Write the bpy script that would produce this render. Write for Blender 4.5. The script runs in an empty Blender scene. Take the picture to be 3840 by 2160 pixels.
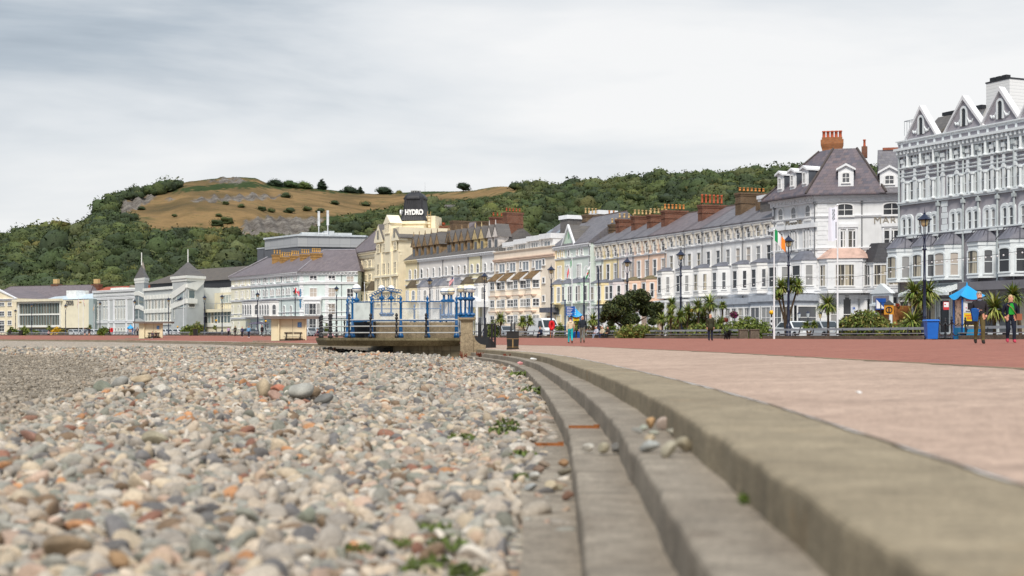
import bpy, math, random
import numpy as np
from mathutils import Vector
random.seed(7); RNG = np.random.default_rng(7)
R = math.radians; PI = math.pi
SC = bpy.context.scene
COL = SC.collection

# ------------------------------------------------------------------ measuring: photo pixels (3840 wide) -> metres
F = 5333.33; CX = 1920.0; Y0 = 1260.0; CZ = 0.45
def XP(px, Y): return (px - CX) / F * Y
def ZP(py, Y): return CZ + (Y0 - py) / F * Y

def lin(c):
    c = c / 255.0
    return c / 12.92 if c <= .04045 else ((c + .055) / 1.055) ** 2.4
def S(r, g, b, k=1.0): return (lin(r) * k, lin(g) * k, lin(b) * k)

# ------------------------------------------------------------------ mesh builder
class MB:
    def __init__(s): s.v = []; s.f = []; s.m = []; s.mi = 0
    def add(s, vs, fs):
        o = len(s.v); s.v += [tuple(v) for v in vs]
        for f in fs: s.f.append(tuple(i + o for i in f)); s.m.append(s.mi)
        return s
    def box(s, x0, x1, y0, y1, z0, z1):
        return s.add([(x0,y0,z0),(x1,y0,z0),(x1,y1,z0),(x0,y1,z0),(x0,y0,z1),(x1,y0,z1),(x1,y1,z1),(x0,y1,z1)],
              [(0,3,2,1),(4,5,6,7),(0,1,5,4),(1,2,6,5),(2,3,7,6),(3,0,4,7)])
    def prism_z(s, pts, z0, z1, top=None):
        n = len(pts); top = top or pts
        return s.add([(x,y,z0) for x,y in pts] + [(x,y,z1) for x,y in top],
              [tuple(range(n-1,-1,-1)), tuple(range(n,2*n))] + [(i,(i+1)%n,n+(i+1)%n,n+i) for i in range(n)])
    def prism_y(s, pts, y0, y1):
        n = len(pts)
        return s.add([(x,y0,z) for x,z in pts] + [(x,y1,z) for x,z in pts],
              [tuple(range(n)), tuple(range(2*n-1,n-1,-1))] + [(i,n+i,n+(i+1)%n,(i+1)%n) for i in range(n)])
    def prism_x(s, pts, x0, x1):
        n = len(pts)
        return s.add([(x0,y,z) for y,z in pts] + [(x1,y,z) for y,z in pts],
              [tuple(range(n-1,-1,-1)), tuple(range(n,2*n))] + [(i,(i+1)%n,n+(i+1)%n,n+i) for i in range(n)])
    def ring_y(s, out, inn, y0, y1):
        n = len(out)
        vs = [(x,y0,z) for x,z in out] + [(x,y0,z) for x,z in inn] + [(x,y1,z) for x,z in out] + [(x,y1,z) for x,z in inn]
        fs = []
        for i in range(n):
            j = (i+1) % n
            fs += [(i,j,n+j,n+i), (n+i,n+j,3*n+j,3*n+i), (2*n+i,2*n+j,j,i)]
        return s.add(vs, fs)
    def tube(s, pts, rad, n=7, cap=True):
        pts = [Vector(p) for p in pts]
        if not hasattr(rad, '__len__'): rad = [rad] * len(pts)
        vs = []; fs = []; ref = Vector((0.31,0.2,1)).normalized()
        for i, p in enumerate(pts):
            t = (pts[min(i+1,len(pts)-1)] - pts[max(i-1,0)])
            if t.length < 1e-9: t = Vector((0,0,1))
            t.normalize()
            a = t.cross(ref)
            if a.length < 1e-3: a = t.cross(Vector((1,0,0)))
            a.normalize(); b = t.cross(a)
            for k in range(n):
                th = 2*PI*k/n
                vs.append(p + (a*math.cos(th) + b*math.sin(th)) * rad[i])
        for i in range(len(pts)-1):
            for k in range(n):
                k2 = (k+1) % n
                fs.append((i*n+k, i*n+k2, (i+1)*n+k2, (i+1)*n+k))
        if cap: fs += [tuple(range(n-1,-1,-1)), tuple(range((len(pts)-1)*n, len(pts)*n))]
        return s.add(vs, fs)
    def lathe(s, prof, c=(0,0,0), n=12):
        vs = []; fs = []
        for r, z in prof:
            for k in range(n):
                th = 2*PI*k/n; vs.append((c[0]+r*math.cos(th), c[1]+r*math.sin(th), c[2]+z))
        for i in range(len(prof)-1):
            for k in range(n):
                k2 = (k+1) % n; fs.append((i*n+k, i*n+k2, (i+1)*n+k2, (i+1)*n+k))
        fs += [tuple(range(n-1,-1,-1)), tuple(range((len(prof)-1)*n, len(prof)*n))]
        return s.add(vs, fs)
    def ball(s, c, r, n=12, m=8, sc=(1,1,1)):
        prof = [(max(r*math.sin(PI*i/m),1e-4), -r*math.cos(PI*i/m)) for i in range(m+1)]
        o = len(s.v); s.lathe(prof, (0,0,0), n)
        for i in range(o, len(s.v)):
            x,y,z = s.v[i]; s.v[i] = (c[0]+x*sc[0], c[1]+y*sc[1], c[2]+z*sc[2])
        return s
    def mesh(s, name, mats, smooth=False):
        me = bpy.data.meshes.new(name)
        me.from_pydata(s.v, [], s.f)
        for m in (mats if isinstance(mats, (list, tuple)) else [mats]): me.materials.append(m)
        if any(s.m): me.polygons.foreach_set('material_index', s.m)
        if smooth: me.polygons.foreach_set('use_smooth', [True]*len(me.polygons))
        me.update(); return me

def link(name, data, parent=None, loc=(0,0,0), rz=0.0, label=None, cat=None, group=None, kind=None):
    o = bpy.data.objects.new(name, data); COL.objects.link(o)
    o.location = loc; o.rotation_euler = (0,0,rz)
    if parent: o.parent = parent
    tag(o, label, cat, group, kind)
    return o
def tag(o, label=None, cat=None, group=None, kind=None):
    if label: o['label'] = label
    if cat: o['category'] = cat
    if group: o['group'] = group
    if kind: o['kind'] = kind
    return o
def obj(name, mb, mats, parent=None, loc=(0,0,0), rz=0.0, smooth=False, **k):
    return link(name, mb.mesh(name, mats, smooth), parent, loc, rz, **k)
def thing(name, label, cat, loc=(0,0,0), rz=0.0, group=None):
    o = link(name, None, None, loc, rz, label, cat, group); o.empty_display_size = .3; return o
def copy_tree(o, parent=None):
    c = o.copy(); COL.objects.link(c); c.parent = parent
    for ch in o.children: copy_tree(ch, c)
    return c
def npmesh(name, V, Fc, mat, colors=None, smooth=True, cname='col'):
    """V (n,3), Fc (m,k) arrays -> mesh"""
    me = bpy.data.meshes.new(name)
    k = Fc.shape[1]; m = len(Fc)
    me.vertices.add(len(V)); me.vertices.foreach_set('co', np.ascontiguousarray(V, dtype=np.float32).ravel())
    me.loops.add(m*k); me.loops.foreach_set('vertex_index', np.ascontiguousarray(Fc, dtype=np.int32).ravel())
    me.polygons.add(m)
    me.polygons.foreach_set('loop_start', np.arange(0, m*k, k, dtype=np.int32))
    me.polygons.foreach_set('use_smooth', np.full(m, smooth, dtype=bool))
    me.update(calc_edges=True)
    if colors is not None:
        a = me.color_attributes.new(cname, 'FLOAT_COLOR', 'POINT')
        c4 = np.ones((len(V),4), dtype=np.float32); c4[:,:3] = colors
        a.data.foreach_set('color', c4.ravel())
    me.materials.append(mat); me.validate(); return me

# ------------------------------------------------------------------ materials
class NT:
    def __init__(s, name):
        s.mat = bpy.data.materials.new(name); s.mat.use_nodes = True
        s.t = s.mat.node_tree; s.n = s.t.nodes; s.l = s.t.links
        s.b = s.n['Principled BSDF']
    def new(s, typ, **kw):
        n = s.n.new(typ)
        for k, v in kw.items():
            if hasattr(n, k): setattr(n, k, v)
        return n
    def link(s, a, b): s.l.new(a, b)
    def val(s, n, **kw):
        for k, v in kw.items(): n.inputs[k].default_value = v
        return n
    def coord(s, kind='Object', scale=(1,1,1), rot=(0,0,0)):
        tc = s.new('ShaderNodeTexCoord'); mp = s.new('ShaderNodeMapping')
        mp.inputs['Scale'].default_value = scale; mp.inputs['Rotation'].default_value = rot
        s.link(tc.outputs[kind], mp.inputs['Vector']); return mp.outputs['Vector']
    def noise(s, vec, scale, detail=4, rough=.55, dist=0):
        n = s.new('ShaderNodeTexNoise'); s.val(n, Scale=scale, Detail=detail, Roughness=rough, Distortion=dist)
        s.link(vec, n.inputs['Vector']); return n.outputs['Fac']
    def ramp(s, fac, stops):
        r = s.new('ShaderNodeValToRGB'); e = r.color_ramp.elements
        while len(e) < len(stops): e.new(.5)
        for i, (p, c) in enumerate(stops):
            e[i].position = p; e[i].color = (*c, 1) if len(c) == 3 else c
        s.link(fac, r.inputs['Fac']); return r.outputs['Color']
    def mix(s, fac, a, b, mode='MIX'):
        m = s.new('ShaderNodeMix', data_type='RGBA', blend_type=mode)
        for sock, v in ((m.inputs[0], fac), (m.inputs[6], a), (m.inputs[7], b)):
            if hasattr(v, 'links'): s.link(v, sock)
            elif isinstance(v, (int, float)): sock.default_value = v
            else: sock.default_value = (*v, 1)
        return m.outputs[2]
    def math(s, op, a, b=0.0, clamp=False):
        m = s.new('ShaderNodeMath', operation=op); m.use_clamp = clamp
        for i, v in enumerate((a, b)):
            if hasattr(v, 'links'): s.link(v, m.inputs[i])
            else: m.inputs[i].default_value = v
        return m.outputs[0]
    def bump(s, h, strength=.3, dist=.02):
        b = s.new('ShaderNodeBump'); s.val(b, Strength=strength, Distance=dist)
        s.link(h, b.inputs['Height']); s.link(b.outputs['Normal'], s.b.inputs['Normal'])
    def done(s, color=None, rough=.7, spec=.3, metal=0):
        if color is not None:
            if hasattr(color, 'links'): s.link(color, s.b.inputs['Base Color'])
            else: s.b.inputs['Base Color'].default_value = (*color, 1)
        if hasattr(rough, 'links'): s.link(rough, s.b.inputs['Roughness'])
        else: s.b.inputs['Roughness'].default_value = rough
        s.b.inputs['Specular IOR Level'].default_value = spec; s.b.inputs['Metallic'].default_value = metal
        return s.mat
MATS = {}
def paint(name, c, rough=.6, var=.12, scale=1.5, spec=.3, streak=0.0, metal=0):
    """painted render / metal with slight soiling; streak adds vertical rain stains"""
    if name in MATS: return MATS[name]
    t = NT(name); v = t.coord('Object')
    f = t.noise(v, scale, 5, .6)
    dark = tuple(x*(1-var*2) for x in c); lite = tuple(min(x*(1+var*.6), .93) for x in c)
    col = t.ramp(f, [(.3, dark), (.55, c), (.75, lite)])
    if streak:
        v2 = t.coord('Object', (2.2, 2.2, .12)); g = t.noise(v2, 1.4, 4, .65)
        k = t.ramp(g, [(.50, (0,0,0)), (.72, (streak,)*3)])
        m = t.mix(.5, (0,0,0), k); col = t.mix(m, col, tuple(x*.38 for x in (c[0]*1.02, c[1]*.98, c[2]*.86)))
    MATS[name] = t.done(col, rough, spec, metal); return MATS[name]
def slate(name, c, c2):
    if name in MATS: return MATS[name]
    t = NT(name); v = t.coord('Object')
    br = t.new('ShaderNodeTexBrick'); t.val(br, Scale=1.0)
    br.inputs['Brick Width'].default_value = .42; br.inputs['Row Height'].default_value = .3; br.inputs['Mortar Size'].default_value = .012
    sx = t.new('ShaderNodeSeparateXYZ'); cb = t.new('ShaderNodeCombineXYZ'); t.link(v, sx.inputs[0])
    t.link(t.math('ADD', sx.outputs[0], t.math('MULTIPLY', sx.outputs[1], .35)), cb.inputs[0]); t.link(sx.outputs[2], cb.inputs[1]); t.link(cb.outputs[0], br.inputs['Vector'])
    br.inputs['Color1'].default_value = (*c, 1); br.inputs['Color2'].default_value = (*c2, 1); br.inputs['Mortar'].default_value = (*[x*.45 for x in c], 1)
    f = t.noise(v, .5, 5, .6)
    col = t.mix(t.ramp(f, [(.4,(0,0,0)), (.7,(.55,)*3)]), br.outputs['Color'], tuple(x*1.35 for x in c2))
    lich = t.noise(v, 1.1, 4, .7)
    col = t.mix(t.ramp(lich, [(.6,(0,0,0)), (.78,(.35,)*3)]), col, (.16,.13,.06))
    t.bump(br.outputs['Fac'], .25, .01); MATS[name] = t.done(col, .62, .35); return MATS[name]
def brick(name, c, c2):
    if name in MATS: return MATS[name]
    t = NT(name); v = t.coord('Object'); sx = t.new('ShaderNodeSeparateXYZ'); cb = t.new('ShaderNodeCombineXYZ'); t.link(v, sx.inputs[0])
    t.link(t.math('ADD', sx.outputs[0], sx.outputs[1]), cb.inputs[0]); t.link(sx.outputs[2], cb.inputs[1])
    br = t.new('ShaderNodeTexBrick'); t.link(cb.outputs[0], br.inputs['Vector']); t.val(br, Scale=1.0)
    br.inputs['Brick Width'].default_value = .24; br.inputs['Row Height'].default_value = .09; br.inputs['Mortar Size'].default_value = .008
    br.inputs['Color1'].default_value = (*c,1); br.inputs['Color2'].default_value = (*c2,1); br.inputs['Mortar'].default_value = (.2,.18,.15,1)
    f = t.noise(v, .9, 4, .6); col = t.mix(t.ramp(f, [(.42,(0,0,0)), (.7,(.6,)*3)]), br.outputs['Color'], tuple(x*.4 for x in c))
    MATS[name] = t.done(col, .85, .2); return MATS[name]
def vcol(name, rough=.8, k_noise=.35, scale=40, bump=0, spec=.25):
    t = NT(name); a = t.new('ShaderNodeAttribute'); a.attribute_name = 'col'
    f = t.noise(t.coord('Object'), scale, 3, .6)
    col = t.mix(1.0, a.outputs['Color'], t.ramp(f, [(.3, (1-k_noise,)*3), (.7, (1+k_noise*.5,)*3)]), 'MULTIPLY')
    if bump: t.bump(f, bump, .01)
    return t.done(col, rough, spec)
def glass_dark(name, c, rough=.08, band_col=None):
    """window pane: dark room behind reflective glass, optional pale bands for curtains or a painted reflection"""
    if name in MATS: return MATS[name]
    t = NT(name); col = c
    if band_col:
        v = t.coord('Object', (1,1,.02)); w = t.noise(v, 3.0, 2, .5)
        col = t.ramp(w, [(.44, c), (.5, band_col), (.58, band_col), (.64, c)])
    MATS[name] = t.done(col, rough, .5); return MATS[name]

# ------------------------------------------------------------------ camera, world, sun
cam_d = bpy.data.cameras.new('camera'); cam = bpy.data.objects.new('camera', cam_d); COL.objects.link(cam)
cam.location = (0, 0, CZ); cam.rotation_euler = (R(90), 0, 0)
cam_d.lens = 50; cam_d.sensor_width = 36; cam_d.shift_y = (Y0 - 1080) / 3840.0
cam_d.clip_start = .05; cam_d.clip_end = 6000
cam_d.dof.use_dof = True; cam_d.dof.focus_distance = 75; cam_d.dof.aperture_fstop = 1.9
SC.camera = cam
SC.view_settings.view_transform = 'Standard'; SC.view_settings.look = 'None'
SC.view_settings.exposure = 0.45; SC.view_settings.gamma = 1.0
SC.cycles.use_denoising = True
SC.cycles.max_bounces = 5; SC.cycles.transparent_max_bounces = 8

SUN_EL, SUN_AZ = R(48), R(190)            # azimuth measured clockwise from +Y (view direction)
wd = bpy.data.worlds.new('World'); SC.world = wd; wd.use_nodes = True
wt = wd.node_tree; wn = wt.nodes; wl = wt.links
for n in list(wn): wn.remove(n)
def wnew(t, **k):
    n = wn.new(t)
    for a, b in k.items(): setattr(n, a, b)
    return n
def wmath(op, a, b=0.0, clamp=False):
    m = wnew('ShaderNodeMath', operation=op); m.use_clamp = clamp
    for i, v in enumerate((a, b)):
        if hasattr(v, 'links'): wl.new(v, m.inputs[i])
        else: m.inputs[i].default_value = v
    return m.outputs[0]
sky = wnew('ShaderNodeTexSky', sky_type='NISHITA'); sky.sun_disc = False
sky.sun_elevation = SUN_EL; sky.sun_rotation = SUN_AZ; sky.air_density = 1.2; sky.dust_density = 2.0
bg1 = wnew('ShaderNodeBackground'); bg1.inputs['Strength'].default_value = .1; wl.new(sky.outputs[0], bg1.inputs['Color'])
tc = wnew('ShaderNodeTexCoord'); sp = wnew('ShaderNodeSeparateXYZ'); wl.new(tc.outputs['Generated'], sp.inputs[0])
DX, DY, DZ = sp.outputs
# cloud deck: broad streaks, long across the view and thin in height, drifting lower to the right
mp = wnew('ShaderNodeMapping'); mp.inputs['Scale'].default_value = (1.9, 1.0, 11.0); mp.inputs['Rotation'].default_value = (0, R(9), 0); mp.inputs['Location'].default_value = (3.1, .7, 1.9)
wl.new(tc.outputs['Generated'], mp.inputs['Vector'])
n1 = wnew('ShaderNodeTexNoise'); wl.new(mp.outputs[0], n1.inputs['Vector'])
for k, v in dict(Scale=1.25, Detail=6.0, Roughness=.52, Distortion=.35).items(): n1.inputs[k].default_value = v
mp2 = wnew('ShaderNodeMapping'); mp2.inputs['Scale'].default_value = (9, 5, 26); mp2.inputs['Location'].default_value = (1.3, 2.2, .4)
wl.new(tc.outputs['Generated'], mp2.inputs['Vector'])
n2 = wnew('ShaderNodeTexNoise'); wl.new(mp2.outputs[0], n2.inputs['Vector'])
for k, v in dict(Scale=1.0, Detail=5.0, Roughness=.5).items(): n2.inputs[k].default_value = v
bias = wmath('ADD', wmath('MULTIPLY', DX, .8), wmath('MULTIPLY', wmath('SUBTRACT', DZ, .11), -2.0))
fac = wmath('ADD', wmath('ADD', wmath('MULTIPLY', n1.outputs['Fac'], 1.6), wmath('MULTIPLY', n2.outputs['Fac'], .3)), wmath('ADD', bias, -.07), True)
cr = wnew('ShaderNodeValToRGB'); wl.new(fac, cr.inputs['Fac'])
el = cr.color_ramp.elements
while len(el) < 4: el.new(.5)
for i, (p, c) in enumerate([(.12, S(150,162,174,.77)), (.36, S(180,190,200,.77)), (.66, S(221,225,229,.77)), (1.0, S(243,243,243,.77))]):
    el[i].position = p; el[i].color = (*c, 1)
# an overcast sky brightens towards the zenith
gain = wnew('ShaderNodeMapRange'); wl.new(DZ, gain.inputs['Value'])
gain.interpolation_type = 'SMOOTHSTEP'
for k, v in (('From Min', .24), ('From Max', .75), ('To Min', 1.0), ('To Max', 2.0)): gain.inputs[k].default_value = v
bg2 = wnew('ShaderNodeBackground'); wl.new(cr.outputs[0], bg2.inputs['Color']); wl.new(gain.outputs[0], bg2.inputs['Strength'])
mx = wnew('ShaderNodeMixShader'); mx.inputs[0].default_value = .95
wl.new(bg1.outputs[0], mx.inputs[1]); wl.new(bg2.outputs[0], mx.inputs[2])
wo = wnew('ShaderNodeOutputWorld'); wl.new(mx.outputs[0], wo.inputs[0])
sd = bpy.data.lights.new('sun', 'SUN'); sd.energy = 2.5; sd.angle = R(14); sd.color = (1, .93, .83)
so = bpy.data.objects.new('sun', sd); COL.objects.link(so)
sdir = Vector((math.sin(SUN_AZ)*math.cos(SUN_EL), math.cos(SUN_AZ)*math.cos(SUN_EL), math.sin(SUN_EL)))
so.rotation_euler = sdir.to_track_quat('Z', 'Y').to_euler(); so.location = sdir * 300

# ------------------------------------------------------------------ plan curves (metres; the camera stands at the origin)
def curve(pts, w=3.0):
    ys = np.array([p[0] for p in pts], float); xs = np.array([p[1] for p in pts], float)
    g = np.arange(ys[0], ys[-1], .5); v = np.interp(g, ys, xs)
    k = np.exp(-.5*(np.arange(-24,25)/(w*2))**2); k /= k.sum()
    pad = np.concatenate([v[0]+(v[1]-v[0])*np.arange(-24,0), v, v[-1]+(v[-1]-v[-2])*np.arange(1,25)])
    sm = np.convolve(pad, k, 'valid')
    return lambda y: np.interp(y, g, sm)
EDGE = curve([(-30,.35),(0,.72),(2.67,.79),(5.05,.868),(7.6,.96),(10,1.07),(13.9,1.13),(22.1,1.14),(39,1.0),(50,.6),(59.7,0),(76.2,-1.9),(100,-8.3),(122,-15.8),(144,-23.9),(178,-37.4),(220,-57),(249,-75),(287,-103),(345,-150),(430,-222)], 2.2)
ZEDGE = curve([(-30,0),(8,0),(13.9,-.025),(22,-.06),(39,-.13),(59.7,-.21),(76,-.25),(430,-.27)], 2.0)
LAMP = curve([(-30,38.5),(20,36),(40,33.2),(60,29.6),(72,27.1),(84,24.4),(102.5,19.9),(120,14.2),(132,10.7),(147,4.05),(164,-3.2),(178,-10.3),(210,-25.9),(225,-34.3),(242,-43.3),(257,-52.4),(279,-67.4),(293,-77.7),(309,-89.5),(329,-111),(360,-140),(430,-204)], 5)
ZWALL = curve([(-30,.42),(20,.4),(50,.35),(83,.25),(145,.26),(200,.36),(250,.5),(335,.57),(430,.6)], 4)
def slope(fn, y): return (fn(y+.6) - fn(y-.6)) / 1.2
def offs(fn, y, d):
    """x of the curve moved sideways by d metres (positive = inland)"""
    return fn(y) + d*np.sqrt(1+slope(fn, y)**2)
def WALLX(y): return offs(LAMP, y, -1.6)
def ground(x, y):
    xe = EDGE(y); xw = WALLX(y); t = np.clip((x-xe-.6)/np.maximum(xw-xe-.6, 1), 0, 1)
    ze = ZEDGE(y); return ze + (ZWALL(y)-ze)*(1-(1-t)**1.6)
def on_ground(px, Y, up=0.0):
    x = XP(px, Y); return (x, Y, float(ground(x, Y)) + up)
STREET = .35
# ------------------------------------------------------------------ setting: steps, coping, promenade, road
YS = np.concatenate([np.arange(-12,12,.25), np.arange(12,60,.6), np.arange(60,428,2.0)])
def strip(name, fa, fb, mat, nx=1, label=None):
    """sheet between two curves; fa, fb give (x,z) for an array of y"""
    xa, za = fa(YS); xb, zb = fb(YS); n = len(YS)
    V = []; 
    for j in range(nx+1):
        t = j/nx; x = xa+(xb-xa)*t; z = ground(x, YS) if nx > 1 else za+(zb-za)*t
        V.append(np.stack([x, YS, z], 1))
    V = np.concatenate(V); Fc = []
    for j in range(nx):
        a = j*n+np.arange(n-1); Fc.append(np.stack([a, a+n, a+n+1, a+1], 1))
    return link(name, npmesh(name, V, np.concatenate(Fc), mat, smooth=nx > 1), kind='structure')
def concrete(name, c, c2, fine=60, stain=None, lines=0, pitch=.065, lw=.0008):
    t = NT(name); v = t.coord('Object')
    big = t.noise(v, .55, 5, .6); fn = t.noise(v, fine, 3, .7); md = t.noise(v, 6, 5, .65)
    col = t.mix(t.ramp(big, [(.35,(0,0,0)), (.68,(1,1,1))]), c, c2)
    col = t.mix(1.0, col, t.ramp(md, [(.3,(.70,)*3), (.7,(1.16,)*3)]), 'MULTIPLY')
    col = t.mix(1.0, col, t.ramp(fn, [(.32,(.64,)*3), (.68,(1.28,)*3)]), 'MULTIPLY')
    if stain:
        st = t.noise(v, 1.3, 6, .72, .6); col = t.mix(t.ramp(st, [(.56,(0,0,0)), (.72,(.75,)*3)]), col, stain)
    if lines:
        v3 = t.coord('Object', (.25, 7.0, 1)); ln = t.noise(v3, 2.0, 4, .6)
        col = t.mix(1.0, col, t.ramp(ln, [(.35,(.86,)*3), (.6,(1.05,)*3)]), 'MULTIPLY')
        wv = t.new('ShaderNodeTexWave', wave_type='BANDS', bands_direction='Y'); t.val(wv, Scale=pitch, Distortion=.12, Detail=1.0); t.link(v, wv.inputs['Vector'])
        col = t.mix(t.ramp(wv.outputs['Fac'], [(lw*.3,(lines,)*3),(lw,(0,0,0))]), col, tuple(x*.5 for x in c))
    t.bump(fn, .35, .006); return t.done(col, .88, .2)
M_STEP = concrete('step_concrete', S(160,149,134), S(138,127,113), 55, S(96,84,72), .7, .13, .0003)
M_COPE = concrete('coping_concrete', S(160,146,122), S(138,125,104), 50, S(150,124,90), .6, .13, .0003)
M_APRON = concrete('apron_concrete', S(194,168,150), S(176,151,134), 45, S(150,128,114), .6)
M_RED = concrete('red_surfacing', S(166,110,94), S(154,100,86), 50, S(174,126,108), .4)
def E(d, dz): return lambda y: (offs(EDGE, y, d), ZEDGE(y)+dz)
RISE, TREAD = .172, .31
# three risers and treads of the seaward steps, one mesh per step with a slightly worn, rounded nosing
def step_mesh(name, d0, d1, zt, zb, mat):
    prof = [(d1+.02, zt-.004), (d1-.3, zt-.003), (d0+.03, zt), (d0+.012, zt-.006), (d0+.003, zt-.016), (d0, zt-.035), (d0-.004, zb)]
    n = len(YS); V = []; wob = np.interp(YS, np.arange(-12,430,.37), RNG.normal(0, .006, len(np.arange(-12,430,.37))))
    for d, z in prof: V.append(np.stack([offs(EDGE, YS, d)+wob*(d < d0+.05), YS, ZEDGE(YS)+z+wob*.5], 1))
    V = np.concatenate(V); Fc = []
    for j in range(len(prof)-1):
        a = j*n+np.arange(n-1); Fc.append(np.stack([a, a+1, a+n+1, a+n], 1))
    return link(name, npmesh(name, V, np.concatenate(Fc), mat, smooth=False), kind='structure')
step_mesh('top_step_kerb', 0, .68, 0, -RISE-.03, M_COPE)
step_mesh('middle_step', -TREAD, .01, -RISE, -2*RISE-.03, M_STEP)
step_mesh('lower_step', -2*TREAD, -TREAD+.01, -2*RISE, -3*RISE-.06, M_STEP)
slab_d = lambda y: -2*TREAD-.30-.05*np.sin(y*.8)
strip('foot_slab', lambda y: (offs(EDGE, y, slab_d(y)), ZEDGE(y)-3*RISE), lambda y: (offs(EDGE, y, -2*TREAD+.02), ZEDGE(y)-3*RISE), M_STEP)
APW = curve([(-30,5.1),(40,5.0),(60,5.0),(85,5.6),(110,3.0),(140,1.2),(430,1.0)], 3)
strip('apron', lambda y: (offs(EDGE, y, .69), ground(offs(EDGE, y, .69), y)), lambda y: (EDGE(y)+APW(y), 0*y), M_APRON, 6)
strip('promenade', lambda y: (EDGE(y)+APW(y)+.03, 0*y), lambda y: (WALLX(y)+.5, 0*y), M_RED, 14)
# joints: a weathered filler line between apron and red surfacing, and along the coping
M_JOINT = concrete('joint_filler', S(150,138,110), S(110,98,78), 30)
def joint(name, fx, w, mat, up=.005):
    a = fx(YS); wob = np.interp(YS, np.arange(-12,430,.6), RNG.normal(0, w*.25, len(np.arange(-12,430,.6))))
    V = np.concatenate([np.stack([a-w/2+wob, YS, ground(a, YS)+up], 1), np.stack([a+w/2+wob*.4, YS, ground(a, YS)+up], 1)])
    n = len(YS); i = np.arange(n-1); return link(name, npmesh(name, V, np.stack([i, i+n, i+n+1, i+1], 1), mat), kind='structure')
joint('promenade_joint', lambda y: EDGE(y)+APW(y)+.02, .2, M_JOINT)
joint('coping_joint', lambda y: offs(EDGE, y, .685), .013, paint('grey_joint', S(104,92,80)), .004)
# ground beyond the wall: planting soil, road, pavement, as stacked sheets reaching behind the houses
M_ASPH = concrete('asphalt', S(92,92,94), S(80,80,82), 40)
def sheet(name, d0, d1, z, mat): strip(name, lambda y: (offs(LAMP, y, d0), 0*y+z+ZWALL(y)-.25), lambda y: (offs(LAMP, y, d1), 0*y+z+ZWALL(y)-.25), mat)
sheet('planting_bed', -1.2, 3.4, .22, concrete('soil', S(70,60,48), S(60,58,40), 20))
sheet('road', 3.4, 17, .18, M_ASPH)
sheet('pavement', 17, 26, .30, concrete('paving', S(170,165,158), S(150,146,140), 30))
bg = MB(); bg.add([(-2500,300,-.5),(2500,300,-.5),(2500,2600,-.5),(-2500,2600,-.5)], [(0,1,2,3)])
M_LAND = paint('land', S(92,98,62), .9, .3, .05)
g2 = MB(); g2.add([(26,-30,.1),(400,-30,.1),(400,420,.1),(-300,420,.1),(-150,360,.1),(-60,290,.1),(0,220,.1)], [(0,1,2,3,4,5,6)])
obj('ground', g2, M_ASPH, kind='structure')
obj('land', bg, M_LAND, kind='structure')

# ------------------------------------------------------------------ beach
DC = curve([(-30,5),(8,5.8),(17,6.8),(25,7.8),(39,11),(56,15.2),(67,19),(78,25),(100,46),(150,75),(300,95),(430,110)], 4)
def bump2(x, y):
    return .035*np.sin(x*1.3+.7*np.sin(y*.6))*np.sin(y*.9+1.1*np.sin(x*.5)) + .03*np.sin(x*.45+y*.31) + .02*np.sin(x*2.9+1)*np.sin(y*2.3)
def beach(x, y):
    d = (EDGE(y)-x)/np.sqrt(1+slope(EDGE, y)**2); dc = DC(y)
    ze = ZEDGE(y)-3*RISE
    t = np.clip((d-.75)/4.5, 0, 1); t = t*t*(3-2*t)
    z = ze-.03 + (-.50-(ze-.03))*t
    z = np.where(d > dc, z-.020*(d-dc), z); z = np.maximum(z, -1.9)
    for hx, hy, hh, hr in ((-5.75,21.4,.15,.75),(-3.1,19.8,.17,.7),(-4.3,20.4,.06,1.2)): z = z+hh*np.exp(-((x-hx)**2+((y-hy)*.8)**2)/hr**2)
    return z + bump2(x, y)*np.clip((d-.8)/1.5, .15, 1)
def wetness(x, y):
    d = (EDGE(y)-x)/np.sqrt(1+slope(EDGE, y)**2)
    return np.clip((d-DC(y)-.3*np.sin(y*.7)+.4)/np.maximum(1.4, y*.05), 0, 1)
by = np.concatenate([np.linspace(1.5,12,70), np.linspace(12.3,60,110), np.geomspace(60.5,427,110)])
tx = np.linspace(0, 1, 90)**1.4
BY, TX = np.meshgrid(by, tx, indexing='ij')
X0 = offs(EDGE, BY, -2*TREAD-.02); X1 = -.44*BY-6-np.clip((BY-150)*.9, 0, 300)
BX = X0+(np.minimum(X1, X0-4)-X0)*TX; BZ = beach(BX, BY)-.015
ni, nj = BX.shape
V = np.stack([BX.ravel(), BY.ravel(), BZ.ravel()], 1)
ii, jj = np.meshgrid(np.arange(ni-1), np.arange(nj-1), indexing='ij'); a = (ii*nj+jj).ravel()
wet = wetness(BX, BY).ravel()
t = NT('shingle_ground'); v = t.coord('Object', (1,1,1))
at = t.new('ShaderNodeAttribute'); at.attribute_name = 'col'
vo = t.new('ShaderNodeTexVoronoi'); t.val(vo, Scale=9.5, Randomness=1.0); t.link(v, vo.inputs['Vector'])
sc = t.new('ShaderNodeSeparateColor'); t.link(vo.outputs['Color'], sc.inputs[0])
dry = t.ramp(sc.outputs[0], [(0,S(98,96,92)),(.18,S(150,140,126)),(.36,S(176,166,150)),(.52,S(196,184,164)),(.66,S(160,156,150)),(.8,S(186,150,128)),(.9,S(208,200,188)),(1,S(170,132,96))])
vo2 = t.new('ShaderNodeTexVoronoi'); t.val(vo2, Scale=17.0); t.link(v, vo2.inputs['Vector'])
sc2 = t.new('ShaderNodeSeparateColor'); t.link(vo2.outputs['Color'], sc2.inputs[0])
damp = t.ramp(sc2.outputs[1], [(0,S(108,100,90)),(.4,S(142,132,118)),(.75,S(164,153,138)),(1,S(184,174,160))])
gap = t.ramp(vo.outputs['Distance'], [(.0,(1,1,1)),(.55,(1,1,1)),(.95,(.25,.23,.2))])
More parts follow.
